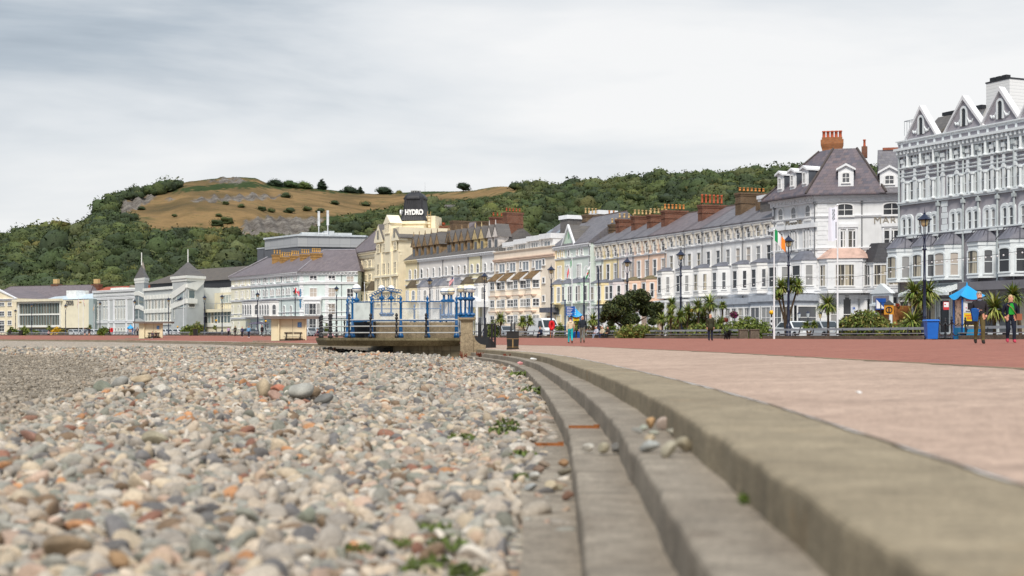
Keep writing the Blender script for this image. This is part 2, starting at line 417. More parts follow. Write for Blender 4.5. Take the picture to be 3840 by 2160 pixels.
se = t.new('ShaderNodeSeparateColor'); t.link(at.outputs['Color'], se.inputs[0])
cc = t.mix(se.outputs[0], t.mix(1.0, dry, gap, 'MULTIPLY'), damp)
big = t.noise(v, .35, 4, .6); cc = t.mix(1.0, cc, t.ramp(big, [(.3,(.84,)*3),(.7,(1.1,)*3)]), 'MULTIPLY')
inv = t.math('SUBTRACT', 1.0, vo.outputs['Distance']); t.bump(inv, .8, .05)
M_SHING = t.done(cc, .8, .25)
link('shingle_beach', npmesh('shingle_beach', V, np.stack([a, a+nj, a+nj+1, a+1], 1), M_SHING, np.stack([wet]*3, 1)), kind='structure')
sea = MB(); sea.add([(-900,-60,-1.75),(-40,-60,-1.75),(-160,428,-1.75),(-900,428,-1.75)], [(0,1,2,3)])
tw = NT('sea_water'); nz = tw.noise(tw.coord('Object'), .8, 4, .6); tw.bump(nz, .3, .1)
obj('sea', sea, tw.done(S(120,125,122), .15, .5), kind='structure')

# ------------------------------------------------------------------ pebbles: lumpy stone prototypes merged into one loose layer
def icosphere(sub):
    p = (1+5**.5)/2
    v = [(-1,p,0),(1,p,0),(-1,-p,0),(1,-p,0),(0,-1,p),(0,1,p),(0,-1,-p),(0,1,-p),(p,0,-1),(p,0,1),(-p,0,-1),(-p,0,1)]
    f = [(0,11,5),(0,5,1),(0,1,7),(0,7,10),(0,10,11),(1,5,9),(5,11,4),(11,10,2),(10,7,6),(7,1,8),(3,9,4),(3,4,2),(3,2,6),(3,6,8),(3,8,9),(4,9,5),(2,4,11),(6,2,10),(8,6,7),(9,8,1)]
    v = [np.array(q)/np.linalg.norm(q) for q in v]
    for _ in range(sub):
        cache = {}; nf = []
        def mid(a, b):
            k = (min(a,b), max(a,b))
            if k not in cache:
                m = v[a]+v[b]; v.append(m/np.linalg.norm(m)); cache[k] = len(v)-1
            return cache[k]
        for a, b, c in f:
            x, y, z = mid(a,b), mid(b,c), mid(c,a); nf += [(a,x,z),(b,y,x),(c,z,y),(x,y,z)]
        f = nf
    return np.array(v), np.array(f)
ICO = {k: icosphere(k) for k in (0,1,2,3)}
def lumpy(V, rng, amp=.22, freq=1.6, n=5):
    d = np.zeros(len(V))
    for _ in range(n):
        k = rng.normal(size=3); k = k/np.linalg.norm(k)*freq*rng.uniform(.6,1.8); d += np.sin(V@k*1.6+rng.uniform(0,6.3))/n**.5
    return V*(1+amp*d)[:,None]
def stone_proto(rng, sub):
    V, Fc = ICO[sub]; V = lumpy(V, rng, .16, 1.4)
    for _ in range(rng.integers(2,6)):                      # worn flat faces
        k = rng.normal(size=3); k /= np.linalg.norm(k); d = V@k; h = rng.uniform(.32,.75)
        V = V-np.maximum(d-h, 0)[:,None]*k*.85
    return V, Fc
PAL = np.array([S(176,168,156),S(192,178,156),S(168,160,150),S(150,146,140),S(182,158,142),S(124,130,122),S(98,102,108),S(188,134,90),S(136,88,72),S(206,200,190),S(112,92,72),S(150,152,146),S(196,182,164),S(172,150,130)])
PAL = PAL*.80+PAL.mean(0)*np.array([1.02,1.0,.93])*.2
PAL = PAL*np.array([1.05,1.03,1.01])
PW = np.array([.15,.13,.12,.13,.05,.09,.09,.015,.03,.06,.05,.12,.08,.05]); PW /= PW.sum()
def rot_mats(n, rng, tilt):
    az = rng.uniform(0, 2*PI, n); ax = rng.normal(0, tilt, n); ay = rng.normal(0, tilt, n)
    ca, sa = np.cos(az), np.sin(az); cx, sx = np.cos(ax), np.sin(ax); cy, sy = np.cos(ay), np.sin(ay)
    Z = np.zeros(n); O = np.ones(n)
    Rz = np.stack([np.stack([ca,-sa,Z],1), np.stack([sa,ca,Z],1), np.stack([Z,Z,O],1)],1)
    Rx = np.stack([np.stack([O,Z,Z],1), np.stack([Z,cx,-sx],1), np.stack([Z,sx,cx],1)],1)
    Ry = np.stack([np.stack([cy,Z,sy],1), np.stack([Z,O,Z],1), np.stack([-sy,Z,cy],1)],1)
    return Rx@Ry@Rz
M_STONE = vcol('pebble_stone', .78, .3, 55, .25)
def scatter(protos, pos, size, cols, rng, flat=(.36,.75), tilt=.55):
    Vs = []; Fs = []; Cs = []; off = 0; which = rng.integers(0, len(protos), len(pos))
    for k, (pv, pf) in enumerate(protos):
        m = np.where(which == k)[0]
        if not len(m): continue
        n = len(m); sc = np.stack([rng.uniform(.85,1.35,n), rng.uniform(.65,1.0,n), rng.uniform(*flat, n)], 1)*size[m][:,None]
        W = np.einsum('nij,nvj->nvi', rot_mats(n, rng, tilt), pv[None]*sc[:,None,:])+pos[m][:,None,:]
        Vs.append(W.reshape(-1,3)); Fs.append((pf[None]+(np.arange(n)*len(pv))[:,None,None]+off).reshape(-1,pf.shape[1]))
        Cs.append(np.repeat(cols[m], len(pv), 0)); off += n*len(pv)
    return np.concatenate(Vs), np.concatenate(Fs), np.concatenate(Cs)
def field(y0, y1, sp, rad, sub, rng, pxmax=2150):
    P = []
    for y in np.arange(y0, y1, sp):
        xa = -.385*y-.6; xb = float(offs(EDGE, y, -2*TREAD-.08))
        if xb <= xa: continue
        n = int((xb-xa)/sp); x = np.linspace(xa, xb, max(n,1)); P.append(np.stack([x, np.full_like(x, y)], 1))
    P = np.concatenate(P); P += rng.uniform(-.48, .48, P.shape)*sp
    d = (EDGE(P[:,1])-P[:,0]); keep = d > 2*TREAD+.05
    slabz = (d < 2*TREAD+.33)&(P[:,1] < 16); keep &= ~(slabz&(rng.uniform(size=len(P)) < np.clip(1.25-P[:,1]*.04, .6, 1)))
    keep &= ~((P[:,1] > 74)&(P[:,0] > -10))
    P = P[keep]; w = wetness(P[:,0], P[:,1])
    r = rad*np.exp(rng.normal(0, .5, len(P)))*(1-.62*w); r = np.clip(r, rad*.25, rad*2.6)
    c = PAL[rng.choice(len(PAL), len(P), p=PW)]*rng.uniform(.72,1.12,(len(P),1))
    c = c*(1-w[:,None])+w[:,None]*(np.array(S(152,142,128))*rng.uniform(.55,1.3,(len(P),1)))
    z = beach(P[:,0], P[:,1])+r*rng.uniform(.05,.4,len(P))
    pr = [stone_proto(rng, sub) for _ in range(10)]
    return scatter(pr, np.stack([P[:,0], P[:,1], z], 1), r, c, rng)
parts = [field(3.6, 8, .05, .032, 2, RNG), field(8, 20, .057, .035, 1, RNG), field(20, 42, .082, .045, 1, RNG), field(42, 72, .13, .058, 0, RNG), field(72, 110, .24, .08, 0, RNG)]
off = 0; Vv = []; Ff = []; Cc = []
for a_, b_, c_ in parts: Vv.append(a_); Ff.append(b_+off); Cc.append(c_); off += len(a_)
link('beach_pebbles', npmesh('beach_pebbles', np.concatenate(Vv), np.concatenate(Ff), M_STONE, np.concatenate(Cc)), kind='stuff', label='rounded grey, buff and pink pebbles covering the beach', cat='pebbles')

# larger stones one can pick out, each a thing of its own
SRNG = np.random.default_rng(21)
def stone(px, py, Y, wpx, hpx, c, label, z=None, tilt=.15, group='large stones lying on the beach'):
    s = F/Y; V, Fc = stone_proto(SRNG, 3)
    c = tuple(np.array(c)*.72+np.array(S(165,156,140))*.28); wpx, hpx = wpx*1.04, hpx*1.1
    sx, sz = wpx/s/2, hpx/s/2; sy = sx*SRNG.uniform(.6,.9)
    V = (V*np.array([sx,sy,sz]))@rot_mats(1, SRNG, tilt)[0].T if False else V*np.array([sx,sy,sz])
    th = SRNG.normal(0, tilt); ct, st = math.cos(th), math.sin(th)
    V = np.stack([V[:,0]*ct-V[:,2]*st, V[:,1], V[:,0]*st+V[:,2]*ct], 1)
    x = XP(px, Y); zb = z if z is not None else float(beach(np.array([x]), np.array([Y]))[0])+.02
    V[:,2] -= V[:,2].min()
    cc = np.array(c)*(.85+.3*SRNG.uniform(size=(len(V),1))*0+.12*np.sin(V[:,:1]*30)*1.0)
    if 'on top' in label: zb += .07
    return link('stone', npmesh('stone', V, Fc, M_STONE, cc), None, (x, Y, zb), 0, label, 'stone', group)
GREY = S(150,152,150); BUFF = S(196,176,146); DGREY = S(96,100,104); BROWN = S(120,96,70); PINK = S(180,140,124); GREEN = S(122,132,118); ORNG = S(190,128,84); WHT = S(205,200,190); REDB = S(140,84,70)
# two low heaps on the shingle
for px, py, Y, w, h, c, l in [
  (390,1500,21.5,80,52,GREEN,'grey green slab stone leaning at the sea end of the left heap'),(450,1478,21.5,66,44,GREY,'grey upright stone in the left heap'),(530,1470,21.3,78,34,BUFF,'long buff stone lying on top of the left heap'),
  (520,1510,21,50,30,DGREY,'small dark stone at the foot of the left heap'),(595,1520,20.8,60,40,WHT,'white rounded stone right of the left heap'),(480,1535,20.4,52,26,BROWN,'brown flat stone in front of the left heap'),
  (980,1535,19.6,76,66,BUFF,'pale buff egg shaped stone at the left of the right heap'),(1040,1480,20.5,58,36,S(198,110,80),'orange red stone on top of the right heap'),(1090,1500,20.2,56,50,GREEN,'green grey stone behind the white slab of the right heap'),
  (1125,1545,19.5,100,60,S(176,176,170),'long pale grey slab in the right heap'),(1175,1525,19.8,60,40,BROWN,'brown stone at the back of the right heap'),(1215,1560,19.3,74,36,DGREY,'dark grey flat stone right of the pale slab'),
  (1035,1560,19.1,54,36,PINK,'pink stone between the buff egg and the pale slab'),
  (250,2085,5.75,175,110,S(132,108,80),'big brown oval stone near the bottom of the beach'),(435,2125,5.5,105,70,S(168,128,84),'ochre stone right of the big brown oval stone'),(115,1660,11.6,85,40,S(150,100,86),'smooth red brown stone far out on the left shingle'),
  (110,1630,12.5,80,50,S(96,104,116),'blue grey stone behind the smooth red brown one'),(1150,1880,7.0,90,60,GREEN,'green grey upright stone in the middle shingle'),(590,1640,12.2,110,46,S(164,156,132),'large flat olive buff stone in the middle of the shingle'),
  (1205,1890,6.9,45,60,BROWN,'small dark brown stone beside the green grey upright one'),(775,1935,6.7,90,62,S(92,96,104),'blue black stone low on the middle shingle'),(2060-180,1336,62,34,14,S(200,160,110),'pale orange stone just below the bandstand steps'),
  (1360,1338,62,34,15,S(176,128,90),'orange boulder far out below the bandstand wall')]:
    stone(px, py, Y, w, h, c, l)
# stones thrown on the steps
z1 = float(-2*RISE); z2 = float(-RISE)
Yz = lambda py, z: (CZ-z)*F/(py-Y0)
for px, py, w, h, c, l in [
  (2208,1692,62,36,WHT,'white flat stone on the lower tread'),(2262,1698,52,46,S(178,170,146),'buff stone in the middle of the lower tread trio'),(2308,1695,44,46,DGREY,'dark stone against the riser of the lower tread')]:
    stone(px, 0, Yz(py, z1), w*.85, h*.8, c, l, z1-.004, .1, 'stones thrown onto the concrete steps')
for px, py, w, h, c, l in [
  (2430,1692,88,48,S(172,178,178),'smooth blue grey oval stone on the middle tread'),(2506,1714,62,74,S(186,180,160),'knobbly cream stone with a rusty hollow'),(2562,1692,80,62,S(164,154,130),'rough tan stone against the top riser'),
  (2436,1604,46,42,S(196,150,96),'small orange tan stone at the back of the pile'),(2490,1608,62,50,S(190,170,160),'pink white pointed stone leaning at the back'),(2392,1622,48,20,GREY,'thin grey chip at the left of the pile'),
  (2448,1628,44,20,S(168,172,158),'flat pale green stone in the middle of the pile'),(2520,1630,56,34,S(180,178,164),'low grey stone at the right of the pile'),(2440,1662,60,40,S(204,184,152),'cream stone behind the blue grey oval'),(2412,1612,40,26,S(176,184,170),'pale green stone beside the thin grey chip')]:
    stone(px, 0, Yz(py, z2), w*.85, h*.82, c, l, z2-.004, .12, 'stones thrown onto the concrete steps')
zs = -3*RISE
for px, py, w, h, c, l in [
  (2008,1800,62,38,S(204,204,198),'white pebble on the foot slab'),(1990,1838,60,34,S(170,178,182),'pale blue pebble on the foot slab'),(2066,1842,56,54,S(202,186,156),'cream pebble on the foot slab'),(2128,1874,46,40,S(120,74,56),'dark red stone at the foot of the lower riser'),
  (2018,1772,50,40,S(118,90,76),'brown purple stone on the foot slab'),(2112,1748,44,30,S(160,116,72),'rust coloured stone by the lower riser'),(2118,1778,70,30,S(110,104,90),'flat dark chip by the lower riser'),(2040,1752,60,34,S(140,120,104),'mauve brown stone behind the white pebble'),(2096,1836,50,26,S(160,150,126),'flat olive stone beside the cream pebble')]:
    stone(px, 0, Yz(py, zs), w*.85, h*.8, c, l, zs-.004, .1, 'stones lying on the foot slab')
# iron straps set across the treads
M_RUST = paint('rusty_iron', S(150,92,50), .85, .3, 20)
for py, z, d0, d1, l in ((1598,z1,-.60,-.33,'rusty iron strap across the lower tread'),(1663,zs,-.9,-.64,'rusty iron strap across the foot slab')):
    Y = Yz(py, z); b = MB(); xa, xb = float(offs(EDGE, Y, d0)), float(offs(EDGE, Y, d1)); b.box(xa, xb, Y-.02, Y+.02, z-.03, z+.006); b.box(xb-.05, xb, Y-.03, Y+.03, z-.03, z+.014)
    obj('iron_strap', b, M_RUST, label=l, cat='iron strap')
# weeds and scraps
M_WEED = vcol('weed_leaf', .7, .3, 30)
def leaf_tuft(n, r, h, rng, c, spread=1.0):
    V = []; Fc = []; C = []
    for i in range(n):
        a = rng.uniform(0, 2*PI); q = r*math.sqrt(rng.uniform(0,1)); x, y = q*math.cos(a), q*math.sin(a)*spread; z = h*rng.uniform(.1,1)*(1-.5*q/r)
        u = rng.normal(size=3); u /= np.linalg.norm(u); w = np.cross(u, rng.normal(size=3)); w /= np.linalg.norm(w); s = h*rng.uniform(.25,.55)
        o = len(V); p = np.array([x,y,z]); V += [p-u*s, p+w*s*.4, p+u*s, p-w*s*.4]; Fc.append((o,o+1,o+2,o+3)); C += [np.array(c)*rng.uniform(.6,1.4)]*4
    V = np.array(V); V[:,2] = np.maximum(V[:,2], -.01)
    return npmesh('leaves', V, np.array(Fc), M_WEED, np.array(C), smooth=False)
WR = np.random.default_rng(5)
for px, py, Y, w, l in [(1625,1945,6.9,.07,'leafy green weed among the near shingle'),(1500,2015,6.4,.05,'small weed low among the near shingle'),(1690,2025,6.3,.09,'spreading weed patch on the shingle edge'),(1640,2125,5.7,.1,'large weed clump at the bottom of the shingle'),(1770,2140,5.6,.07,'weed at the bottom edge by the foot slab'),(1345,2050,6.2,.05,'thin weed in the middle shingle'),
   (1890,1590,14.5,.12,'weed patch at the foot slab half way along'),(1965,1690,11.5,.09,'weed beside the foot slab'),(1960,1770,9.7,.06,'small weed at the slab edge'),(2060,1445,25,.22,'weed patch where the shingle meets the far steps'),(1730,1620,13.6,.1,'weed on the middle shingle'),(1900,1560,15.8,.12,'pale weed on the shingle'),(2020,1388,38,.25,'weed at the foot of the curving steps')]:
    x = XP(px, Y); x = min(x, float(offs(EDGE, Y, -2*TREAD-.15))); z = float(beach(np.array([x]), np.array([Y]))[0])
    link('weed', leaf_tuft(70, w*1.25, w*.75, WR, S(94,108,54)), None, (x, Y, z+.035), 0, l, 'weed', 'weeds growing in the shingle')
for px, Y, z, l in ((2808,5.3,z2,'green weed growing at the top riser'),(2485,4.05,z1,'moss tuft at the foot of the middle riser')):
    d = -.015 if z == z2 else -TREAD-.02
    link('weed', leaf_tuft(40, .022, .045, WR, S(92,112,44)), None, (float(offs(EDGE, Y, d)), Y, z), 0, l, 'weed', 'weeds growing on the steps')
for px, Y, l in ((1737,72,'red leaved plant beside the stone pillar'),(1800,70,'red dock plant on the lowest far step'),(1905,60,'rusty dock stems on the curving steps')):
    x = XP(px, Y); t_ = MB()
    for i in range(16):
        a = random.uniform(0,6.3); h = random.uniform(.2,.48) if px < 1750 else random.uniform(.12,.26); t_.tube([(0,0,-.1),(.1*math.cos(a),.1*math.sin(a),h*.6),(.2*math.cos(a),.2*math.sin(a),h)], [.012,.01,.004], 4)
        for q in range(4): t_.ball((.2*math.cos(a)*(.5+.15*q),.2*math.sin(a)*(.5+.15*q),h*(.55+.13*q)), .025, 5, 4)
    z = float(beach(np.array([x]), np.array([Y]))[0]) if px < 1750 else float(ZEDGE(Y))-2*RISE
    obj('dock_plant', t_, paint('dock_red', S(126,66,46), .8, .3, 9), loc=(x,Y,z), label=l, cat='plant')
M_PAPER = paint('white_paper', S(228,226,222), .8, .05)
for px, Y, d, l in ((2137,44,.35,'crumpled white paper on the coping'),(2030,47,-.4,'pink and white wrapper on the far tread')):
    V, Fc = stone_proto(SRNG, 1); V = V*np.array([.11,.09,.06]); x = float(offs(EDGE, Y, -.15 if d > 0 else -.45)); z = float(ZEDGE(Y))-(RISE if d > 0 else 2*RISE)+.05
    link('paper_scrap', npmesh('paper_scrap', V, Fc, M_PAPER if d > 0 else paint('pink_paper', S(214,150,150)), smooth=False), None, (x, Y, z), 0, l, 'litter')
for px, py, l in ((3220,1478,'white paper scrap lying on the pale apron'),):
    Y = .45*F/(py-1260); V, Fc = stone_proto(SRNG, 1)
    link('paper_scrap', npmesh('paper_scrap', V*np.array([.035,.05,.008]), Fc, M_PAPER, smooth=False), None, (XP(px,Y), Y, float(ground(XP(px,Y),Y))+.008), 0, l, 'litter')
# ------------------------------------------------------------------ the headland behind the town
HR = np.random.default_rng(11)
SKY_PX = np.array([-700,-300,0,60,100,200,300,345,400,440,480,560,640,700,800,900,960,1010,1100,1200,1300,1400,1480,1600,1700,1780,1850,1950,2100,2300,2500,2700,2850,3000,3100,3400,3840,4400], float)
SKY_PY = np.array([960,880,866,850,840,820,800,775,748,722,705,700,696,680,668,662,666,690,700,706,718,726,722,716,716,712,694,678,668,650,634,624,618,612,610,600,590,590], float)
RIDGE_R = np.interp(SKY_PX, [-700,300,900,1500,1800,2300,3100,4400], [900,1000,1250,1350,1250,1000,900,880])
FOOT_R = 430.0
def hill_z(px, r):
    """terrain height: a concave foot, a steep wooded middle and a rounded shoulder"""
    rr = np.interp(px, SKY_PX, RIDGE_R); py = np.interp(px, SKY_PX, SKY_PY)
    py = py+np.interp(px, [330,430,600,690,1000,1800,1880,1960,2060], [44,32,18,0,0,0,8,24,46])      # the wood stands above the bare ground there
    t = (r-FOOT_R)/(rr-FOOT_R); tc = np.clip(t, 0, 1)
    ang = (Y0-py)/F*(.22*tc+.78*np.sin(tc*PI/2)**1.35)
    z = CZ+ang*r
    z = np.where(t > 1, CZ+(Y0-py)/F*rr-(t-1)*rr*.08, z)
    x = (px-CX)/F*r
    und = 3*np.sin(x*.013+r*.006)*np.sin(r*.011)+2.5*np.sin(x*.035+2)*np.sin(r*.03+x*.01)
    return np.where(t > .97, z, z+und*np.clip(tc*2, 0, 1)*np.clip((1-tc)*4, 0, 1))
def hpy(px, r, up=0): return Y0-(hill_z(px, r)+up-CZ)/r*F
def inpoly(px, py, poly):
    inside = np.zeros(np.shape(px), bool); n = len(poly)
    for i in range(n):
        x1, y1 = poly[i]; x2, y2 = poly[(i+1) % n]
        c = ((y1 > py) != (y2 > py)) & (px < (x2-x1)*(py-y1)/((y2-y1) if y2 != y1 else 1e-9)+x1); inside ^= c
    return inside
GRASS = [[(436,764),(505,738),(596,720),(760,712),(960,703),(1162,711),(1301,726),(1420,726),(1600,730),(1760,714),(1905,694),(1990,700),(1930,716),(1800,738),(1700,746),(1600,750),(1480,775),(1340,800),(1240,812),(1200,830),(1180,872),(905,884),(880,862),(760,850),(656,862),(545,866),(520,820),(500,798),(434,797)],
         [(205,880),(262,832),(365,782),(352,800),(280,845),(215,886)], [(640,704),(700,678),(900,664),(1000,676),(990,690),(940,676),(850,684),(720,700)]]
ROCK = [[(434,796),(440,764),(500,740),(598,728),(560,752),(505,786)],[(712,752),(770,738),(960,728),(1060,736),(1000,746),(800,757)],[(902,880),(912,824),(1000,812),(1110,816),(1215,816),(1190,845),(1130,880),(1010,884)],[(780,680),(860,664),(925,676),(900,690)],[(610,752),(650,742),(640,754)]]
HPX = np.linspace(-650, 4300, 420); HRR = np.concatenate([np.linspace(400, 1000, 90), np.linspace(1008, 1420, 70), np.linspace(1440, 1900, 12)])
GP, GR = np.meshgrid(HPX, HRR, indexing='ij')
GZ = hill_z(GP, GR); GPY = Y0-(GZ-CZ)/GR*F
jit = lambda: HR.normal(0, 7, GP.shape)
gm = np.zeros(GP.shape); rm = np.zeros(GP.shape)
for p in GRASS: gm = np.maximum(gm, inpoly(GP+jit(), GPY+jit()*.5, p))
for p in ROCK: rm = np.maximum(rm, inpoly(GP+jit()*.6, GPY+jit()*.35, p))
cliff = rm*4*np.sin(GP*.11+GR*.05)                       # broken rock faces stand proud of the slope
HX = (GP-CX)/F*GR
V = np.stack([HX.ravel(), GR.ravel(), (GZ+cliff*.5-.3).ravel()], 1)
n0, n1_ = GP.shape; ii, jj = np.meshgrid(np.arange(n0-1), np.arange(n1_-1), indexing='ij'); a = (ii*n1_+jj).ravel()
t = NT('hillside'); at = t.new('ShaderNodeAttribute'); at.attribute_name = 'col'; sp_ = t.new('ShaderNodeSeparateColor'); t.link(at.outputs['Color'], sp_.inputs[0])
v = t.coord('Object'); n_a = t.noise(v, .02, 6, .65); n_b = t.noise(v, .12, 5, .7); n_c = t.noise(t.coord('Object', (.03,.03,.35)), 1.0, 5, .7)
grass = t.ramp(n_a, [(.3,S(90,78,54)),(.45,S(112,93,63)),(.57,S(140,114,78)),(.7,S(88,84,56))])
grass = t.mix(t.ramp(n_b, [(.58,(0,0,0)),(.7,(.8,)*3)]), grass, S(74,80,44))
grass = t.mix(t.ramp(t.noise(v, .05, 5, .7), [(.6,(0,0,0)),(.72,(.7,)*3)]), grass, S(114,94,74))
rock = t.ramp(n_c, [(.3,S(72,66,62)),(.48,S(112,106,100)),(.62,S(138,132,124)),(.75,S(96,82,70))])
rock = t.mix(t.ramp(t.noise(v, .3, 5, .75), [(.5,(0,0,0)),(.62,(.8,)*3)]), rock, S(70,62,56))
cc = t.mix(sp_.outputs[0], t.ramp(n_b, [(.3,S(40,54,30)),(.7,S(66,78,42))]), grass); cc = t.mix(sp_.outputs[1], cc, rock)
t.bump(n_b, .9, 3.0)
link('hill', npmesh('hill', V, np.stack([a, a+n1_, a+n1_+1, a+1], 1), t.done(cc, .95, .1), np.stack([gm.ravel(), rm.ravel(), 0*rm.ravel()], 1)), kind='structure')

# ---- foliage: lumpy crowns broken up with loose leaf sprays
M_FOL = vcol('foliage', .75, .45, 1.1, .6, .2)
M_FOLN = vcol('foliage_near', .6, .3, 18, 0, .3)
def crown_proto(rng, sub, nleaf, leaf=.2, squash=.85):
    V, Fc = ICO[sub]; V = lumpy(V, rng, .3, 2.2, 6)*np.array([1,1,squash])
    V[:,2] = np.where(V[:,2] < 0, V[:,2]*.75, V[:,2])
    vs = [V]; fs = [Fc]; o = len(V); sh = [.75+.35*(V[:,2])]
    P = rng.normal(size=(nleaf,3)); P /= np.linalg.norm(P, axis=1)[:,None]; P[:,2] = np.abs(P[:,2])*.9-.25
    rad = np.ones(nleaf)
    for i in range(nleaf):
        j = np.argmax(V@P[i]); rad[i] = np.linalg.norm(V[j])*rng.uniform(.86,1.14)
    P = P/np.linalg.norm(P, axis=1)[:,None]*rad[:,None]
    A = rng.normal(size=(nleaf,3)); A /= np.linalg.norm(A, axis=1)[:,None]; B = np.cross(A, rng.normal(size=(nleaf,3))); B /= np.linalg.norm(B, axis=1)[:,None]
    s = (leaf*rng.uniform(.6,1.4,nleaf))[:,None]
    T = np.stack([P-A*s, P+A*s, P+B*s], 1).reshape(-1,3); vs.append(T); fs.append(np.arange(nleaf*3).reshape(-1,3)+o); sh.append(np.repeat(rng.uniform(.7,1.35,nleaf), 3))
    return np.concatenate(vs), np.concatenate(fs), np.concatenate(sh)
def crowns(pos, size, cols, protos, rng):
    Vs = []; Fs = []; Cs = []; off = 0; w = rng.integers(0, len(protos), len(pos))
    for k, (pv, pf, sh) in enumerate(protos):
        m = np.where(w == k)[0]; n = len(m)
        if not n: continue
        W = np.einsum('nij,nvj->nvi', rot_mats(n, rng, .12), pv[None]*size[m][:,None,:])+pos[m][:,None,:]
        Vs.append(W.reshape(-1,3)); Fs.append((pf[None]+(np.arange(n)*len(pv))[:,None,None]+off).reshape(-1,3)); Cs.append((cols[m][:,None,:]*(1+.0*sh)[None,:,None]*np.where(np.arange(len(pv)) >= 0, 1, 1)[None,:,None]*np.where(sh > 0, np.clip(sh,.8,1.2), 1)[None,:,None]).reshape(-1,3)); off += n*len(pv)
    return np.concatenate(Vs), np.concatenate(Fs), np.concatenate(Cs)
GRN = np.array([S(78,88,50),S(64,77,46),S(92,98,54),S(108,108,56),S(58,69,45),S(100,96,54),S(86,92,58)])
def wood(r0, r1, cell, pxa, pxb, protos, rad, rng, keep=lambda px, py: np.ones(len(px), bool)):
    P = []
    for r in np.arange(r0, r1, cell):
        n = int((pxb-pxa)/F*r/cell); px = np.linspace(pxa, pxb, n)+rng.uniform(-.5,.5,n)*cell/r*F; P.append(np.stack([px, r+rng.uniform(-.5,.5,n)*cell], 1))
    P = np.concatenate(P); px, r = P[:,0], P[:,1]; py = hpy(px, r); rr = np.interp(px, SKY_PX, RIDGE_R)
    g = np.zeros(len(P), bool)
    for q in GRASS+ROCK: g |= inpoly(px, py+4, q) | inpoly(px, py-16, q) | inpoly(px, py-32, q)
    g &= ~((px > 420)&(px < 668)&(r > rr*.95))
    k = ~g & (r < rr*1.02) & keep(px, py) & ~((px > 900)&(px < 1760)&(py < 730)) & ~((px > 668)&(px < 1010)&(py < 700))
    k &= ~((px > 930) & (py > 1120))
    px, r = px[k], r[k]; z = hill_z(px, r); s = rad*np.exp(rng.normal(0,.25,len(px)))
    big = np.sin(px*.021+1.3*np.sin(r*.02))*np.sin(r*.017+px*.006)
    ci = np.clip(((big+1)/2*4+rng.normal(0,1.1,len(px))), 0, 6).astype(int)
    c = GRN[np.array([4,1,0,6,2,5,3])[ci]]*rng.uniform(.74,1.24,(len(px),1))*np.where(rng.uniform(size=(len(px),1)) < .07, np.array([1.25,1.05,.9]), 1.0)
    pos = np.stack([(px-CX)/F*r, r, z+s*.55], 1); size = np.stack([s*rng.uniform(.9,1.2,len(s)), s*rng.uniform(.9,1.2,len(s)), s*rng.uniform(.8,1.15,len(s))], 1)
    return crowns(pos, size, c, protos, rng)
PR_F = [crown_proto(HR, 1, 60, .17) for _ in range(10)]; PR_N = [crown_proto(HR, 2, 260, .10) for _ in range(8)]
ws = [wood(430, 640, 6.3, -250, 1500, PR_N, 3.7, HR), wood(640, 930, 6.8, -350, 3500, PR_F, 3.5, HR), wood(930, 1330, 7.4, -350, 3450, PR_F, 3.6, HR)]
off = 0; Vv = []; Ff = []; Cc = []
for a_, b_, c_ in ws: Vv.append(a_); Ff.append(b_+off); Cc.append(c_); off += len(a_)
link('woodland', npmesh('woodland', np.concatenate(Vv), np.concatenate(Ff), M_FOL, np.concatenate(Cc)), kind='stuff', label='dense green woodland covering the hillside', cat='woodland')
# scrub dotted over the dry grass: bushes one can count
for px, py, w, l in [(1072,740,34,'dark bush high on the dry slope'),(905,778,24,'dark round bush in the middle of the dry slope'),(982,790,30,'low bush above the quarry'),(1018,795,28,'dark low bush above the quarry edge'),(1084,797,34,'wide low bush right of the quarry top'),(1150,790,30,'bush on the right of the dry slope'),(1200,796,28,'bush at the edge of the wood right of the quarry'),
    (560,788,20,'small bush at the left of the dry slope'),(618,804,16,'tiny bush on the left dry slope'),(655,812,18,'small dark bush left of centre on the dry slope'),(680,804,22,'double bush on the dry slope'),(820,812,22,'small bush left of the quarry'),(813,845,40,'green bush at the foot of the dry slope'),(850,838,44,'green bush below the quarry left edge'),(530,786,26,'bush under the left crag'),(846,766,22,'small dark bush under the long crag'),(1255,766,30,'bush on the upper right slope'),(1370,770,34,'dark bush above the hotel tower')]:
    rs = np.linspace(500, 1300, 400); r = float(rs[np.argmin(np.abs(hpy(np.full(400, float(px)), rs)-py))]); s = w/F*r/2
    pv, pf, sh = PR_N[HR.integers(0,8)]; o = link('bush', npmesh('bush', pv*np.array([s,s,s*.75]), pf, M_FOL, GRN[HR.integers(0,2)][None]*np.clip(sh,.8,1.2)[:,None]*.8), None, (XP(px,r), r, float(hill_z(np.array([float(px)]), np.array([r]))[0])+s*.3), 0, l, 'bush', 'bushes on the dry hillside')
M_BARK = paint('bark', S(84,70,56), .9, .25, 6)
